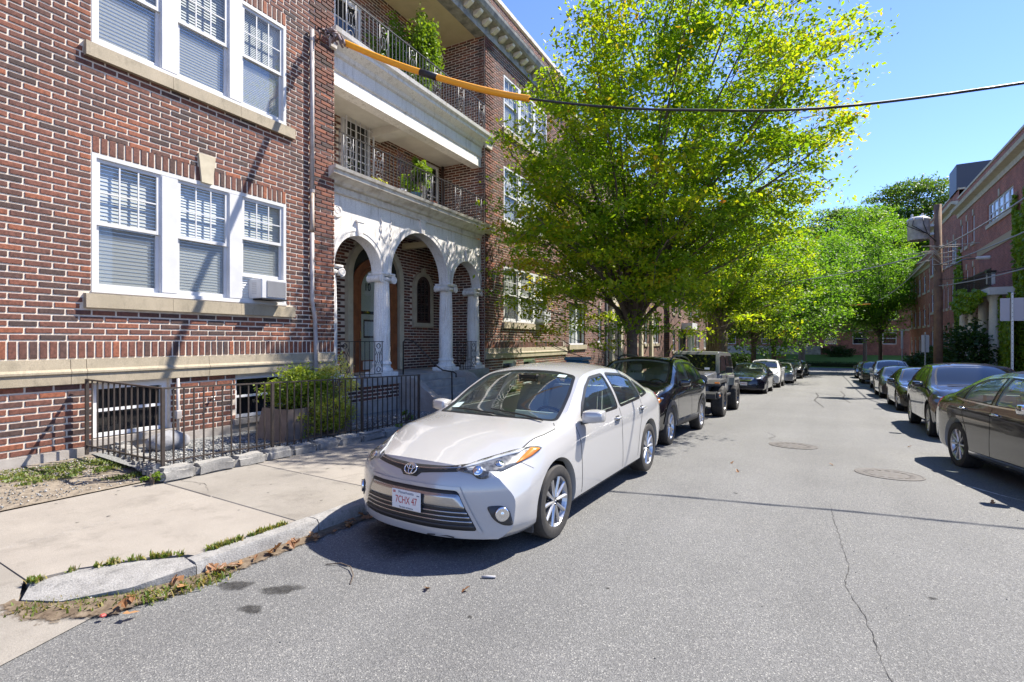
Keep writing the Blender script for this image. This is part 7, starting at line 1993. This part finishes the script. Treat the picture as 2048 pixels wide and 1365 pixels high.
lane_car(crossover(4.82, 1.92, 1.80, .93, 2.79, wr=.39, wstyle='six', nst=56), 'tall white off-road wagon in the right row', 2.3 + .96, 37.0 + 1.4, PEARL, False, plain_front([(.46, .84), (.6, .89), (.80, .91), (.80, .83), (.56, .78)], [(.38, .88), (.36, .70)], [(.5, .5), (.5, .38)], True))
lane_car(crossover(4.5, 1.82, 1.62, nst=50), 'dark green car behind the white off-road wagon', 2.05 + .91, 44.9 + 1.3, GREEN, False, plain_front([(.45, .81), (.7, .86), (.80, .85), (.6, .75)], [(.36, .82), (.30, .68)]))
lane_car(sedan(4.6, 1.80, 1.50, nst=50), 'farthest dark car in the right row', 2.1 + .90, 54.0 + 1.3, BLK, False, plain_front([(.45, .73), (.7, .81), (.80, .80), (.6, .68)], [(.36, .72), (.30, .63)]))
# ------------------------------------------------------------------ street trees
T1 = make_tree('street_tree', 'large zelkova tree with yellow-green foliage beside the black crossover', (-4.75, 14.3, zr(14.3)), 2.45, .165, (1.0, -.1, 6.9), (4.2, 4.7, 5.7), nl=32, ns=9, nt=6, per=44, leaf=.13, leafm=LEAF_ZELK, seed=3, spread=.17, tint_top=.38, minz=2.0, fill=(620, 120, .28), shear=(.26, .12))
make_tree('street_tree', 'second street tree with mottled trunk beside the navy sedan', (-5.0, 30.5, zr(30.5)), 3.2, .20, (.9, 1.0, 7.0), (3.9, 4.4, 4.6), nl=18, ns=7, nt=5, per=40, leaf=.17, leafm=LEAF_ZELK, bark=M_bark2, seed=5, spread=.25, tint_top=.12, fill=(260, 70, .45))
make_tree('street_tree', 'green maple with forked trunk beyond the white crossover', (-4.9, 44, zr(44)), 3.0, .19, (1.2, .5, 6.6), (4.6, 4.8, 4.9), nl=18, ns=7, nt=5, per=34, leaf=.24, leafm=LEAF_MAPLE, seed=8, spread=.3, tint_top=.3, fill=(260, 55, .6))
make_tree('street_tree', 'leafy maple arching over the end of the street', (-4.6, 58, zr(58)), 3.4, .22, (2.0, 1.0, 9.5), (5.6, 5.2, 7.0), nl=18, ns=7, nt=5, per=34, leaf=.28, leafm=LEAF_MAPLE, seed=9, spread=.34, tint_top=.3, fill=(260, 55, .6))
make_tree('park_tree', 'broad green tree with thick pale trunk on the lawn', (-3.4, 91, -1.9), 4.2, .45, (-.5, 0, 10.0), (7.5, 6.0, 6.6), nl=20, ns=7, nt=5, per=34, leaf=.34, leafm=LEAF_MAPLE, bark=M_bark2, seed=12, spread=.42, tint_top=.3, fill=(260, 55, .6))
make_tree('street_tree', 'dark-trunked maple at the far end of the right pavement', (5.0, 70, zr(70)), 4.2, .2, (-1.6, 0, 9.6), (5.2, 4.8, 6.6), nl=18, ns=7, nt=5, per=34, leaf=.28, leafm=LEAF_MAPLE, seed=14, spread=.34, tint_top=.35, fill=(260, 55, .6))
make_tree('park_tree', 'round bright green tree above the end of the street', (4.5, 88, -1.9), 4.4, .25, (0, 0, 14.5), (6.0, 5.0, 8.6), nl=18, ns=7, nt=5, per=34, leaf=.36, leafm=LEAF_MAPLE, seed=15, spread=.42, tint_top=.5, fill=(260, 55, .6))
make_tree('tall_tree', 'tall dark tree crown rising behind the right buildings', (12.5, 108, -2), 9.0, .6, (0, 0, 21.5), (8.5, 6.0, 9.0), nl=18, ns=7, nt=5, per=34, leaf=.50, leafm=LEAF_OAK, seed=17, spread=.5, tint_top=.3, fill=(420, 90, .8))
make_tree('tall_tree', 'dark tree crown behind the bright round tree', (2.0, 112, -2), 8.0, .6, (0, 0, 19.5), (8.0, 6.0, 8.5), nl=18, ns=7, nt=5, per=34, leaf=.50, leafm=LEAF_OAK, seed=18, spread=.5, tint_top=.2, fill=(420, 90, .8))
make_tree('tall_tree', 'full round green crown filling the gap left of the rooftop box', (7.4, 102, -2), 8.0, .4, (0, 0, 16.5), (6.5, 5.5, 8.5), nl=18, ns=7, nt=5, per=34, leaf=.48, leafm=LEAF_MAPLE, seed=23, spread=.5, tint_top=.2, fill=(420, 80, .8))
make_tree('tall_tree', 'dark tree mass closing the left end of the street', (-12.0, 104, -2), 7.0, .6, (0, 0, 12.5), (9.0, 6.0, 8.0), nl=18, ns=7, nt=5, per=34, leaf=.50, leafm=LEAF_OAK, seed=19, spread=.5, tint_top=.2, fill=(420, 90, .8))

# ------------------------------------------------------------------ building beyond the tree on the left
BB = empty('row_building', BLD.matrix_basis @ Vector((-.12, RW1, 0)), PH + R(.6))
tag(BB, 'brick row building half hidden behind the large zelkova tree', 'building')
def far_building(root, length, zb, zt, opens, mwall, depth=9.0, sill_m=M_lime, cornice=True, frame=M_white, prefix=''):
    """opens: (y0,y1,z0,z1); wall faces +x in local space"""
    backing('wall', 0, length, zb, zt, mp_front(0), opens, mwall, root)
    for (y0, y1, z0, z1) in opens:
        b = MB(); sash_rect(b, -.14, -.06, y0, y1, z0, z1, .07); ym = [y0, y1]
        nm = max(1, round((y1 - y0) / .95))
        for k in range(1, nm): yy = y0 + (y1 - y0) * k / nm; b.box(-.14, -.055, yy - .06, yy + .06, z0 + .07, z1 - .07)
        b.box(-.12, -.07, y0 + .07, y1 - .07, (z0 + z1) / 2 - .025, (z0 + z1) / 2 + .025)
        w = b.build('window', frame, root)
        for k in range(nm):
            a, c = y0 + (y1 - y0) * k / nm + .05, y0 + (y1 - y0) * (k + 1) / nm - .05
            pane(w, -.10, a, c, z0 + .06, (z0 + z1) / 2); pane(w, -.09, a, c, (z0 + z1) / 2, z1 - .06)
        MB().box(-.26, -.25, y0, y1, z0, z1).build('blind', M_blind, w)
        MB().box(-.2, .07, y0 - .1, y1 + .1, z0 - .2, z0).build('window_sill', sill_m, root)
        MB().prism([((y0 + y1) / 2 - .09, z1), ((y0 + y1) / 2 + .09, z1), ((y0 + y1) / 2 + .13, z1 + .36), ((y0 + y1) / 2 - .13, z1 + .36)], 'x', -.05, .04).build('keystone', sill_m, root)
    if cornice:
        MB().prism([(-.2, zt - 1.3), (.06, zt - 1.3), (.10, zt - 1.05), (.40, zt - .95), (.45, zt - .78), (-.2, zt - .74)], 'y', 0, length).build('cornice', sill_m, root)
        MB().box(-.35, .05, 0, length, zt, zt + .12).build('coping', sill_m, root)
    MB().box(-depth, -.25, 0, length, zt - .8, zt - .7).build('roof', bpy.data.materials['roof_felt'], root)
    for yy in (0, length): MB().box(-depth, -.001, yy - .12 if yy else 0, yy if yy else .12, zb, zt - .01).build('side_wall', M_bwx, root)
op = []
for (z0, z1) in ((1.55, 3.35), (4.75, 6.55), (7.9, 9.6)):
    op += [(.65, 2.7, z0, z1), (4.6, 5.2, z0 + .1, z1), (10.4, 12.6, z0, z1), (14.5, 15.5, z0, z1), (17.2, 19.3, z0, z1)]
far_building(BB, 21.5, -1.4, 11.6, op, M_bwy)
for yy in (6.6, 8.3, 13.2, 16.2): MB().box(-.02, .16, yy, yy + .45, -1.2, 3.6).build('pilaster', M_lime2, BB)
MB().box(-.02, .25, 6.4, 8.95, 3.6, 4.1).build('entablature', M_lime2, BB); MB().box(-.1, .02, 7.05, 8.3, -1, 3.6).build('doorway', M_dark, BB)
MB().tube([(.06, 5.9, -1), (.06, 5.9, 9)], .06, 8).build('downspout', M_galv, BB)
BC = empty('row_building', BB.matrix_basis @ Vector((.35, 21.6, 0)), PH + R(-.5))
tag(BC, 'farther brick building on the left with white columns at its entrance', 'building')
op = []
for (z0, z1) in ((.9, 2.6), (4.0, 5.7), (7.0, 8.6)):
    op += [(1.2, 2.2, z0, z1), (3.6, 4.6, z0, z1), (8.4, 10.4, z0, z1), (13, 15, z0, z1), (18, 20, z0, z1), (23, 25, z0, z1), (28, 30, z0, z1)]
far_building(BC, 33, -2.4, 10.4, op, M_bwy)
for yy in (5.6, 7.2): MB().lathe([(.22, -1.4), (.2, -1.2), (.17, 2.6), (.22, 2.75)], 14, (.55, yy, 0)).build('porch_column', M_white, BC, smooth=True)
MB().box(0, .9, 5.1, 7.7, 2.75, 3.3).build('porch_roof', M_white, BC); MB().box(-.02, .03, 5.9, 6.9, -1.4, 2.5).build('doorway', M_dark, BC)
# old stone piers with bare vine stems
e = empty('vine_pier', (-6.3, 36.5, zr(36.5))); tag(e, 'stone pier wrapped in thick bare vine stems beyond the navy sedan', 'pier')
MB().box(-.5, .5, -.5, .5, 0, 4.6).build('pier', mat('brown_stone', (.16, .12, .09), .9, col2=(.26, .21, .15), nscale=5), e)
rv = random.Random(4)
for k in range(26):
    sx = rv.uniform(-.6, .6); sy = -.52 - rv.random() * .12
    MB().tube([(sx, sy, 0), (sx + rv.uniform(-.1, .1), sy, 1.6), (sx + rv.uniform(-.15, .15), sy, 3.0), (sx + rv.uniform(-.2, .2), sy, 4.7)], .035, 5).build('vine_stem', M_bark2, e)
for k in range(14):
    sy = rv.uniform(-.5, .5); MB().tube([(.54, sy, 0), (.56, sy + rv.uniform(-.1, .1), 2), (.54, sy + rv.uniform(-.2, .2), 4.6)], .035, 5).build('vine_stem', M_bark2, e)
# blue bin behind the crossover
e = empty('recycling_bin', (-5.9, 13.1, zr(13.1) + .12)); tag(e, 'blue recycling bin on the pavement behind the black crossover', 'bin')
MB().cbox(-.26, .26, -.3, .3, .05, 1.35, .05).build('bin_body', mat('blue_plastic', (.06, .16, .24), .5), e); MB().cbox(-.28, .29, -.32, .32, 1.35, 1.45, .04).build('lid', bpy.data.materials['blue_plastic'], e)

# ------------------------------------------------------------------ right side buildings
XR = 7.5
LEAF_IVY2 = mat_leaf('bright_ivy_leaf', [(0, (.11, .21, .02)), (.5, (.18, .29, .025)), (1, (.28, .36, .035))], .35)
M_bwr = mat_brickwork('red_brickwork_right', 'yz', c1=(.37, .105, .055), c2=(.23, .072, .045), mortar=(.46, .33, .25), L=.24, Hh=.075, ms=.012)
RA = empty('apartment_building', (XR, 45.2, 0), R(180)); tag(RA, 'red brick apartment building with ivy and a columned porch on the right', 'building')
# local: wall faces +x (towards the street), y runs back towards the camera
def ry(y): return 45.2 - y
gz = lambda y: zr(y)
op = []
for (z0, z1) in ((8.05, 9.15), (1.4, 2.9)):
    op += [(ry(37.8), ry(33.2), z0, z1)]
for z0, z1 in ((7.7, 9.3), (4.6, 6.2), (1.4, 3.0)): op += [(ry(44.5), ry(43.9), z0, z1), (ry(43.0), ry(42.4), z0, z1), (ry(41.3), ry(40.7), z0, z1)]
op += [(ry(29), ry(26.5), 7.9, 9.3), (ry(29), ry(26.5), 4.7, 6.2), (ry(24), ry(21.5), 4.7, 6.2), (ry(24), ry(21.5), 7.9, 9.3)]
far_building(RA, 29, -2.0, 11.25, op, M_bwr, sill_m=M_lime2)
rec = (ry(39.6), ry(32.4), 4.3, 7.0)
# flat balcony recess, shade put into darker brick colour; white underside, black rail
MB().box(-.02, .05, ry(39.9), ry(32.0), 6.6, 7.0).build('balcony_lintel', mat('tan_lintel', (.40, .30, .17), .7), RA)
MB().box(.0, .02, ry(39.5), ry(32.4), 4.2, 6.6).build('shaded_recess_panel', mat_brickwork('shaded_brick_recess', 'yz', c1=(.30, .09, .065), c2=(.20, .065, .05), mortar=(.33, .23, .19), L=.24, Hh=.075, ms=.012), RA)
MB().box(0, 1.0, ry(40.2), ry(32.4), 3.9, 4.25).build('portico_slab', M_white, RA)
e = empty('balcony_railing', (XR - .95, 36.3, 4.25)); tag(e, 'black iron balcony railing over the ivy porch on the right', 'railing')
MB().box(-.02, .02, -3.9, 3.9, .86, .90).build('top_rail', M_iron, e); MB().box(-.02, .02, -3.9, 3.9, .06, .09).build('bottom_rail', M_iron, e)
for k in range(56): picket(e, 0, -3.9 + 7.8 * k / 55, .06, .88, M_iron, .02)
MB().box(-.02, .94, 3.86, 3.90, .86, .90).build('side_rail', M_iron, e)
for yy in (33.2, 35.3, 37.6, 39.7):
    MB().lathe([(.30, zr(yy)), (.30, zr(yy) + .15), (.25, zr(yy) + .25), (.24, 1.2), (.20, 3.6), (.28, 3.75), (.28, 3.9)], 20, (.65, ry(yy), 0)).build('porch_column', M_porchw, RA, smooth=True, sharp=40)
MB().box(0, .04, ry(38.6), ry(37.2), -1.2, 2.6).build('doorway', M_dark, RA)
ivy_sheet('ivy', 'dense ivy column on the brick wall near the right edge', (XR - .03, 33.0, -1), (0, -1, 0), (0, 0, 1), (-1, 0, 0), 2.6, 9.6, 4200, .20, LEAF_IVY2, 3)
ivy_sheet('ivy', 'tall narrow ivy on the building corner behind the utility pole', (XR - .03, 46.0, -1), (0, -1, 0), (0, 0, 1), (-1, 0, 0), 2.8, 9.0, 3800, .22, LEAF_IVY2, 5, edge=.35)
ivy_sheet('ivy', 'ivy spilling over the slab of the columned porch', (XR - 1.03, 40.2, 3.2), (0, -1, 0), (0, 0, 1), (-1, 0, 0), 7.6, 1.4, 2600, .22, LEAF_IVY2, 7, edge=.5, bulge=.3)
ivy_sheet('ivy', 'ivy on the low porch wall under the right balcony', (XR - .5, 33.0, -1.1), (0, -1, 0), (0, 0, 1), (-1, 0, 0), 2.2, 5.0, 1900, .20, LEAF_IVY2, 9)
RB = empty('apartment_building', (XR + .25, 58.5, 0), R(180)); tag(RB, 'second red brick building on the right with a dark rooftop box', 'building')
op = []
for z0, z1 in ((7.4, 9.0), (4.2, 5.8), (1.0, 2.6)): op += [(.8, 2.6, z0, z1), (4.4, 5.0, z0, z1), (6.1, 6.7, z0, z1), (7.8, 8.4, z0, z1), (9.4, 11.2, z0, z1)]
far_building(RB, 12.0, -2.4, 12.2, op, M_bwr, sill_m=M_lime2)
MB().box(-3.5, .1, 9.3, 11.8, 12.2, 14.0).build('roof_box', mat('dark_metal_cladding', (.05, .06, .085), .5), RB)
MB().box(-6, -3.6, 6, 13.3, 12.2, 13.2).build('penthouse', M_lime2, RB)
RC = empty('apartment_building', (XR + .5, 74, 0), R(180)); tag(RC, 'dark shaded brick building farthest down the right side', 'building')
op = []
for z0, z1 in ((6.4, 8.0), (3.2, 4.8), (0.2, 1.8)): op += [(1, 2.4, z0, z1), (4, 5.2, z0, z1), (7, 8.2, z0, z1), (10, 11.4, z0, z1), (13, 14.4, z0, z1)]
far_building(RC, 15.3, -2.6, 9.8, op, M_bwr, sill_m=M_lime2)

# ------------------------------------------------------------------ end of the street: lawn, hedge, stone and brick school building
tag(MB().add([(-45, 84, -1.98), (45, 84, -1.98), (45, 101, -.55), (-45, 101, -.55)], [(0, 1, 2, 3)]).build('lawn', M_grass), kind='structure')
rng = np.random.default_rng(5); n = 9000
C = np.stack([rng.uniform(-14, 13, n), rng.uniform(84.6, 85.8, n), -1.95 + rng.uniform(0, .72, n) ** .8], 1)
h = empty('hedge', (-1, 85.2, -1.95)); tag(h, 'low clipped hedge along the lawn at the end of the street', 'hedge')
P_, F_, t_ = leaf_arrays(C - np.array([-1, 85.2, -1.95]), .16, rng); inst('foliage', np_mesh('foliage', P_, F_, LEAF_DARK, t_), h)
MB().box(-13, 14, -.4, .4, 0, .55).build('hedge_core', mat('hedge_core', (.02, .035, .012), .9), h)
EB = empty('school_building', (6, 101, 0), R(-90)); tag(EB, 'low brick building with stone base closing the end of the street', 'building')
op = [(y, y + 1.8, z, z + 1.9) for y in (-34, -28, -22, -16, -10.5, -6.5, -2.5, 1.5, 5.5, 9.5, 14) for z in (1.2, 5.0)]
EB2 = empty('t', (0, 0, 0)); bpy.data.objects.remove(EB2)
backing('wall', -70, 30, -1.4, 9.0, mp_front(0), op, mat_brickwork('brick_far_end', 'yz', c1=(.36, .13, .09), c2=(.26, .09, .07), mortar=(.36, .24, .19), L=.3, Hh=.1, ms=.012), EB)
for (y0, y1, z0, z1) in op:
    b = MB(); sash_rect(b, -.14, -.06, y0, y1, z0, z1, .1); b.box(-.12, -.07, y0, y1, (z0 + z1) / 2 - .04, (z0 + z1) / 2 + .04); w = b.build('window', M_white, EB); pane(w, -.1, y0, y1, z0, z1); MB().box(-.24, -.235, y0, y1, z0, z1).build('room_back', M_dark, w)
MB().box(-.1, .12, -70, 30, 3.3, 3.6).build('string_course', M_lime, EB)
MB().box(-.05, .25, -24, -7, -1.4, .9).build('stone_base', mat('rubble_stone', (.46, .42, .38), .9, col2=(.26, .235, .21), nscale=2.2, bump=.8, bscale=4), EB)
# bench on the lawn
e = empty('park_bench', (-6.6, 93.5, -1.62)); tag(e, 'brown park bench on the lawn left of the thick trunk', 'bench')
M_bench = mat('bench_wood', (.25, .10, .05), .6)
for k in range(3): MB().box(-.9, .9, -.2 + k * .14, -.09 + k * .14, .43, .47).build('seat_slat', M_bench, e)
for k in range(3): MB().box(-.9, .9, .22, .25, .55 + k * .13, .65 + k * .13).build('back_slat', M_bench, e)
for x in (-.8, .8): MB().box(x - .03, x + .03, -.2, .25, 0, .43).build('leg', M_iron, e)

# ------------------------------------------------------------------ shrubs on the right
bush('shrub', 'big dark broad-leaved shrub behind the utility pole', (6.2, 34.0, zr(34) + .1), 1.5, 1.7, 1.75, 5200, .22, LEAF_DARK, 41)
bush('shrub', 'rounded dark shrub right of the sign posts', (6.0, 39.5, zr(39) + .1), 1.3, 1.5, 1.3, 3200, .22, LEAF_DARK, 42)
bush('shrub', 'low green shrub under the ivy porch', (5.9, 28.3, zr(28) + .1), .9, 1.4, .62, 2600, .15, LEAF_MAPLE, 43)
bush('shrub', 'bluish low shrub near the right sign post', (6.0, 24.4, zr(24) + .1), .9, 1.3, .55, 2400, .13, LEAF_DARK, 44)
bush('shrub', 'dense shrub beside the far dark building', (6.4, 52, zr(52) + .1), 1.5, 2.4, 1.2, 2800, .26, LEAF_DARK, 45)
bush('shrub', 'dark shrub on the lawn beside the brick wall', (1.5, 98, -1.3), 2.6, 1.5, 1.2, 2400, .30, LEAF_DARK, 46)
bush('shrub', 'shady shrub at the foot of the left maple', (-6.3, 47, zr(47)), 1.4, 2.6, 1.1, 2600, .25, LEAF_DARK, 47)
bush('shrub', 'pale-leaved shrub beside the second maple trunk', (-4.6, 52.5, zr(52)), 1.0, 1.4, .85, 1800, .22, LEAF_IVY, 48)

# ------------------------------------------------------------------ utility pole, wires, signs
pole = empty('utility_pole', (4.45, 31.2, zr(31.2))); tag(pole, 'brown wooden utility pole with a big grey transformer', 'utility pole')
pz = zr(31.2)
M_polew = mat('weathered_pole_wood', (.26, .16, .10), .85, col2=(.16, .10, .07), nscale=3, ndetail=8, bump=.4, bscale=20)
MB().tube([(0, 0, -.2), (0, 0, 4), (-.02, 0, 8.15 - pz)], [.19, .17, .145], 14).build('pole', M_polew, pole, smooth=True)
tr = MB().lathe([(.40, 6.55 - pz), (.44, 6.60 - pz), (.44, 7.45 - pz), (.47, 7.5 - pz), (.44, 7.58 - pz), (.30, 7.66 - pz), (.001, 7.68 - pz)], 24, (-.72, .1, 0)).build('transformer', mat('transformer_grey', (.58, .58, .59), .45, col2=(.34, .35, .37), nscale=4), pole, smooth=True, sharp=40)
for a in (0.4, 1.1, 2.0): MB().tube([(-.72 + .38 * math.cos(a + 3), .1 - .46 * abs(math.sin(a)), 7.6 - pz), (-.72 + .5 * math.cos(a + 3), -.4, 7.2 - pz), (-.45, -.45, 6.75 - pz), (-.1, -.15, 6.4 - pz)], .02, 6).build('lead_wire', M_wire, pole, smooth=True)
for q in (-.25, .15): MB().lathe([(.05, 0), (.07, .05), (.04, .1), (.06, .15), (.03, .2)], 10, (-.72 + q, .1, 7.64 - pz)).build('bushing', M_white, tr, smooth=True)
MB().bar((-.3, 0, 7.2 - pz), (0, 0, 7.2 - pz), .1, .1).build('bracket', M_metal, pole); MB().bar((-.3, 0, 6.8 - pz), (0, 0, 6.8 - pz), .1, .1).build('bracket', M_metal, pole)
rw = random.Random(6)
for k in range(10):
    z = 5.2 + rw.random() * 1.2 - pz; MB().tube([(rw.uniform(-1.4, 1.4), rw.uniform(-.8, .3), z + rw.uniform(-.25, .25)), (rw.uniform(-.3, .3), -.2, z), (rw.uniform(-.2, .2), -.16, z - .3)], .022, 5).build('service_splice', mat('splice_%d' % k, (.50, .44, .36), .6), pole, smooth=True)
# street lamp arm
MB().tube([(.1, 0, 5.0 - pz), (.9, .2, 5.5 - pz), (1.5, .3, 5.55 - pz)], .03, 6).build('lamp_arm', M_metal, pole, smooth=True); MB().cbox(1.4, 1.9, .2, .42, 5.48 - pz, 5.62 - pz, .03).build('lamp_head', M_white, pole)
def wire(label, p0, p1, sag, r=.018, m=None, n=28, cat='wire', group='overhead wires'):
    p0, p1 = Vector(p0), Vector(p1)
    o = MB().tube([p0.lerp(p1, k / n) - Vector((0, 0, sag * 4 * (k / n) * (1 - k / n))) for k in range(n + 1)], r, 6).build('overhead_wire', m or M_wire, None, smooth=True)
    return tag(o, label, cat, group)
M_wgrey = mat('grey_cable', (.33, .33, .34), .5)
wire('pale wire sagging from the utility pole to the left over the street', (4.4, 31.2, 5.95), (-6.5, 45, 6.4), .5, .03, M_wgrey)
wire('upper pale wire from the utility pole towards the camera on the right', (4.45, 31.0, 6.05), (6.3, 12, 7.3), .4, .028, M_wgrey)
wire('middle wire from the utility pole towards the camera on the right', (4.45, 31.0, 5.3), (6.2, 12, 5.6), .3, .022, M_wgrey)
wire('lower paired wire from the pole to the right', (4.45, 31.0, 4.3), (6.1, 12, 4.25), .3, .02, M_wgrey)
wire('thin dark wire from the pole to the right building balcony', (4.45, 31.0, 4.6), (7.3, 24, 4.7), .2, .015)
wire('wire from the pole to the far end of the street', (4.4, 31.3, 6.0), (4.6, 78, 6.6), .6, .03, M_wgrey)
o = MB().tube([(1.9, 62, 5.3), (3.6, 61.8, 5.35)], .06, 8).build('line_guard', M_orange); tag(o, 'short far orange line guard hanging among the maple leaves', 'line guard')
# service cable to the brick building with orange line guards
A0 = on_bld(.10, 7.05, 0)
cz = pchip([(0, 7.8), (.556, 7.42), (2.14, 6.61), (4, 5.92), (6.29, 5.45), (8.68, 5.22), (10.74, 5.29), (14, 5.9), (17.5, 7.2)])
def cab(t): return Vector((A0.x + t, A0.y + .3 * t, cz(t)))
e = empty('service_cable', cab(0)); tag(e, 'black service cable crossing the street from the brick wall', 'cable')
def rel(t): return cab(t) - e.location
MB().tube([rel(k * .25) for k in range(71)], .020, 6).build('cable', M_wire, e, smooth=True)
MB().tube([rel(k * .25) + Vector((.03 * math.sin(k), .03 * math.cos(k), 0)) for k in range(16, 71)], .010, 5).build('messenger_wire', M_wire, e, smooth=True)
for (a, b) in ((.56, 2.10), (2.34, 4.02)):
    o = MB().tube([cab(a + (b - a) * k / 8) for k in range(9)], .056, 10).build('line_guard', M_orange, None, smooth=True, sharp=50)
    tag(o, 'orange line guard on the service cable, nearer the brick wall' if a < 1 else 'orange line guard on the service cable, nearer the tree', 'line guard', 'orange line guards')
MB().tube([rel(2.06), rel(2.38)], .062, 10).build('tape', M_wire, e, smooth=True)
rn2 = random.Random(3); M_splice = mat('cable_splice', (.13, .085, .085), .7, col2=(.28, .22, .22), nscale=30)
for k in range(16):
    t = .01 + .04 * k; p = rel(t) + Vector((rn2.uniform(-.05, .05), rn2.uniform(-.06, .06), rn2.uniform(-.05, .07)))
    MB().tube([p, p + Vector((rn2.uniform(-.1, .12), rn2.uniform(-.08, .08), rn2.uniform(-.12, .06))), p + Vector((rn2.uniform(-.05, .2), rn2.uniform(-.05, .1), rn2.uniform(-.2, .0)))], .022, 6).build('splice', M_splice, e, smooth=True)
# sign posts
def sign(label, x, y, h, boards, group='sign posts'):
    e = empty('sign_post', (x, y, zr(y) + .12)); tag(e, label, 'sign', group)
    MB().cbox(-.03, .03, -.02, .02, 0, h, .008).build('post', M_metal, e)
    for k in range(int(h / .12)): MB().box(-.008, .008, -.0215, -.0195, .1 + k * .12, .116 + k * .12).build('punch_hole', M_dark, e)
    for (z, w, hh, mm) in boards: MB().cbox(-w / 2, w / 2, .022, .026, z - hh / 2, z + hh / 2, .002).build('board', mm, e)
M_sback = mat('sign_back', (.36, .34, .37), .5, metal=.4)
sign('steel sign post with a blank grey board near the right edge', 4.25, 18.9, 3.4, [(2.95, .48, .62, M_sback)])
sign('sign post with a white strip board next to the utility pole', 4.35, 34.2, 3.1, [(2.5, .32, .9, M_white)])
sign('slim bare sign post left of the utility pole', 4.3, 43.5, 3.6, [(3.0, .12, 1.2, M_white)])
# flag-like cloth and lamp on the right balcony
e = empty('wall_lantern', (XR - .8, 33.2, 4.25)); tag(e, 'small pale lantern on the right balcony', 'lantern')
MB().cbox(-.15, .15, -.15, .15, .2, .75, .03).build('lantern_body', M_white, e); MB().box(-.18, .18, -.18, .18, .75, .85).build('lantern_cap', M_iron, e)
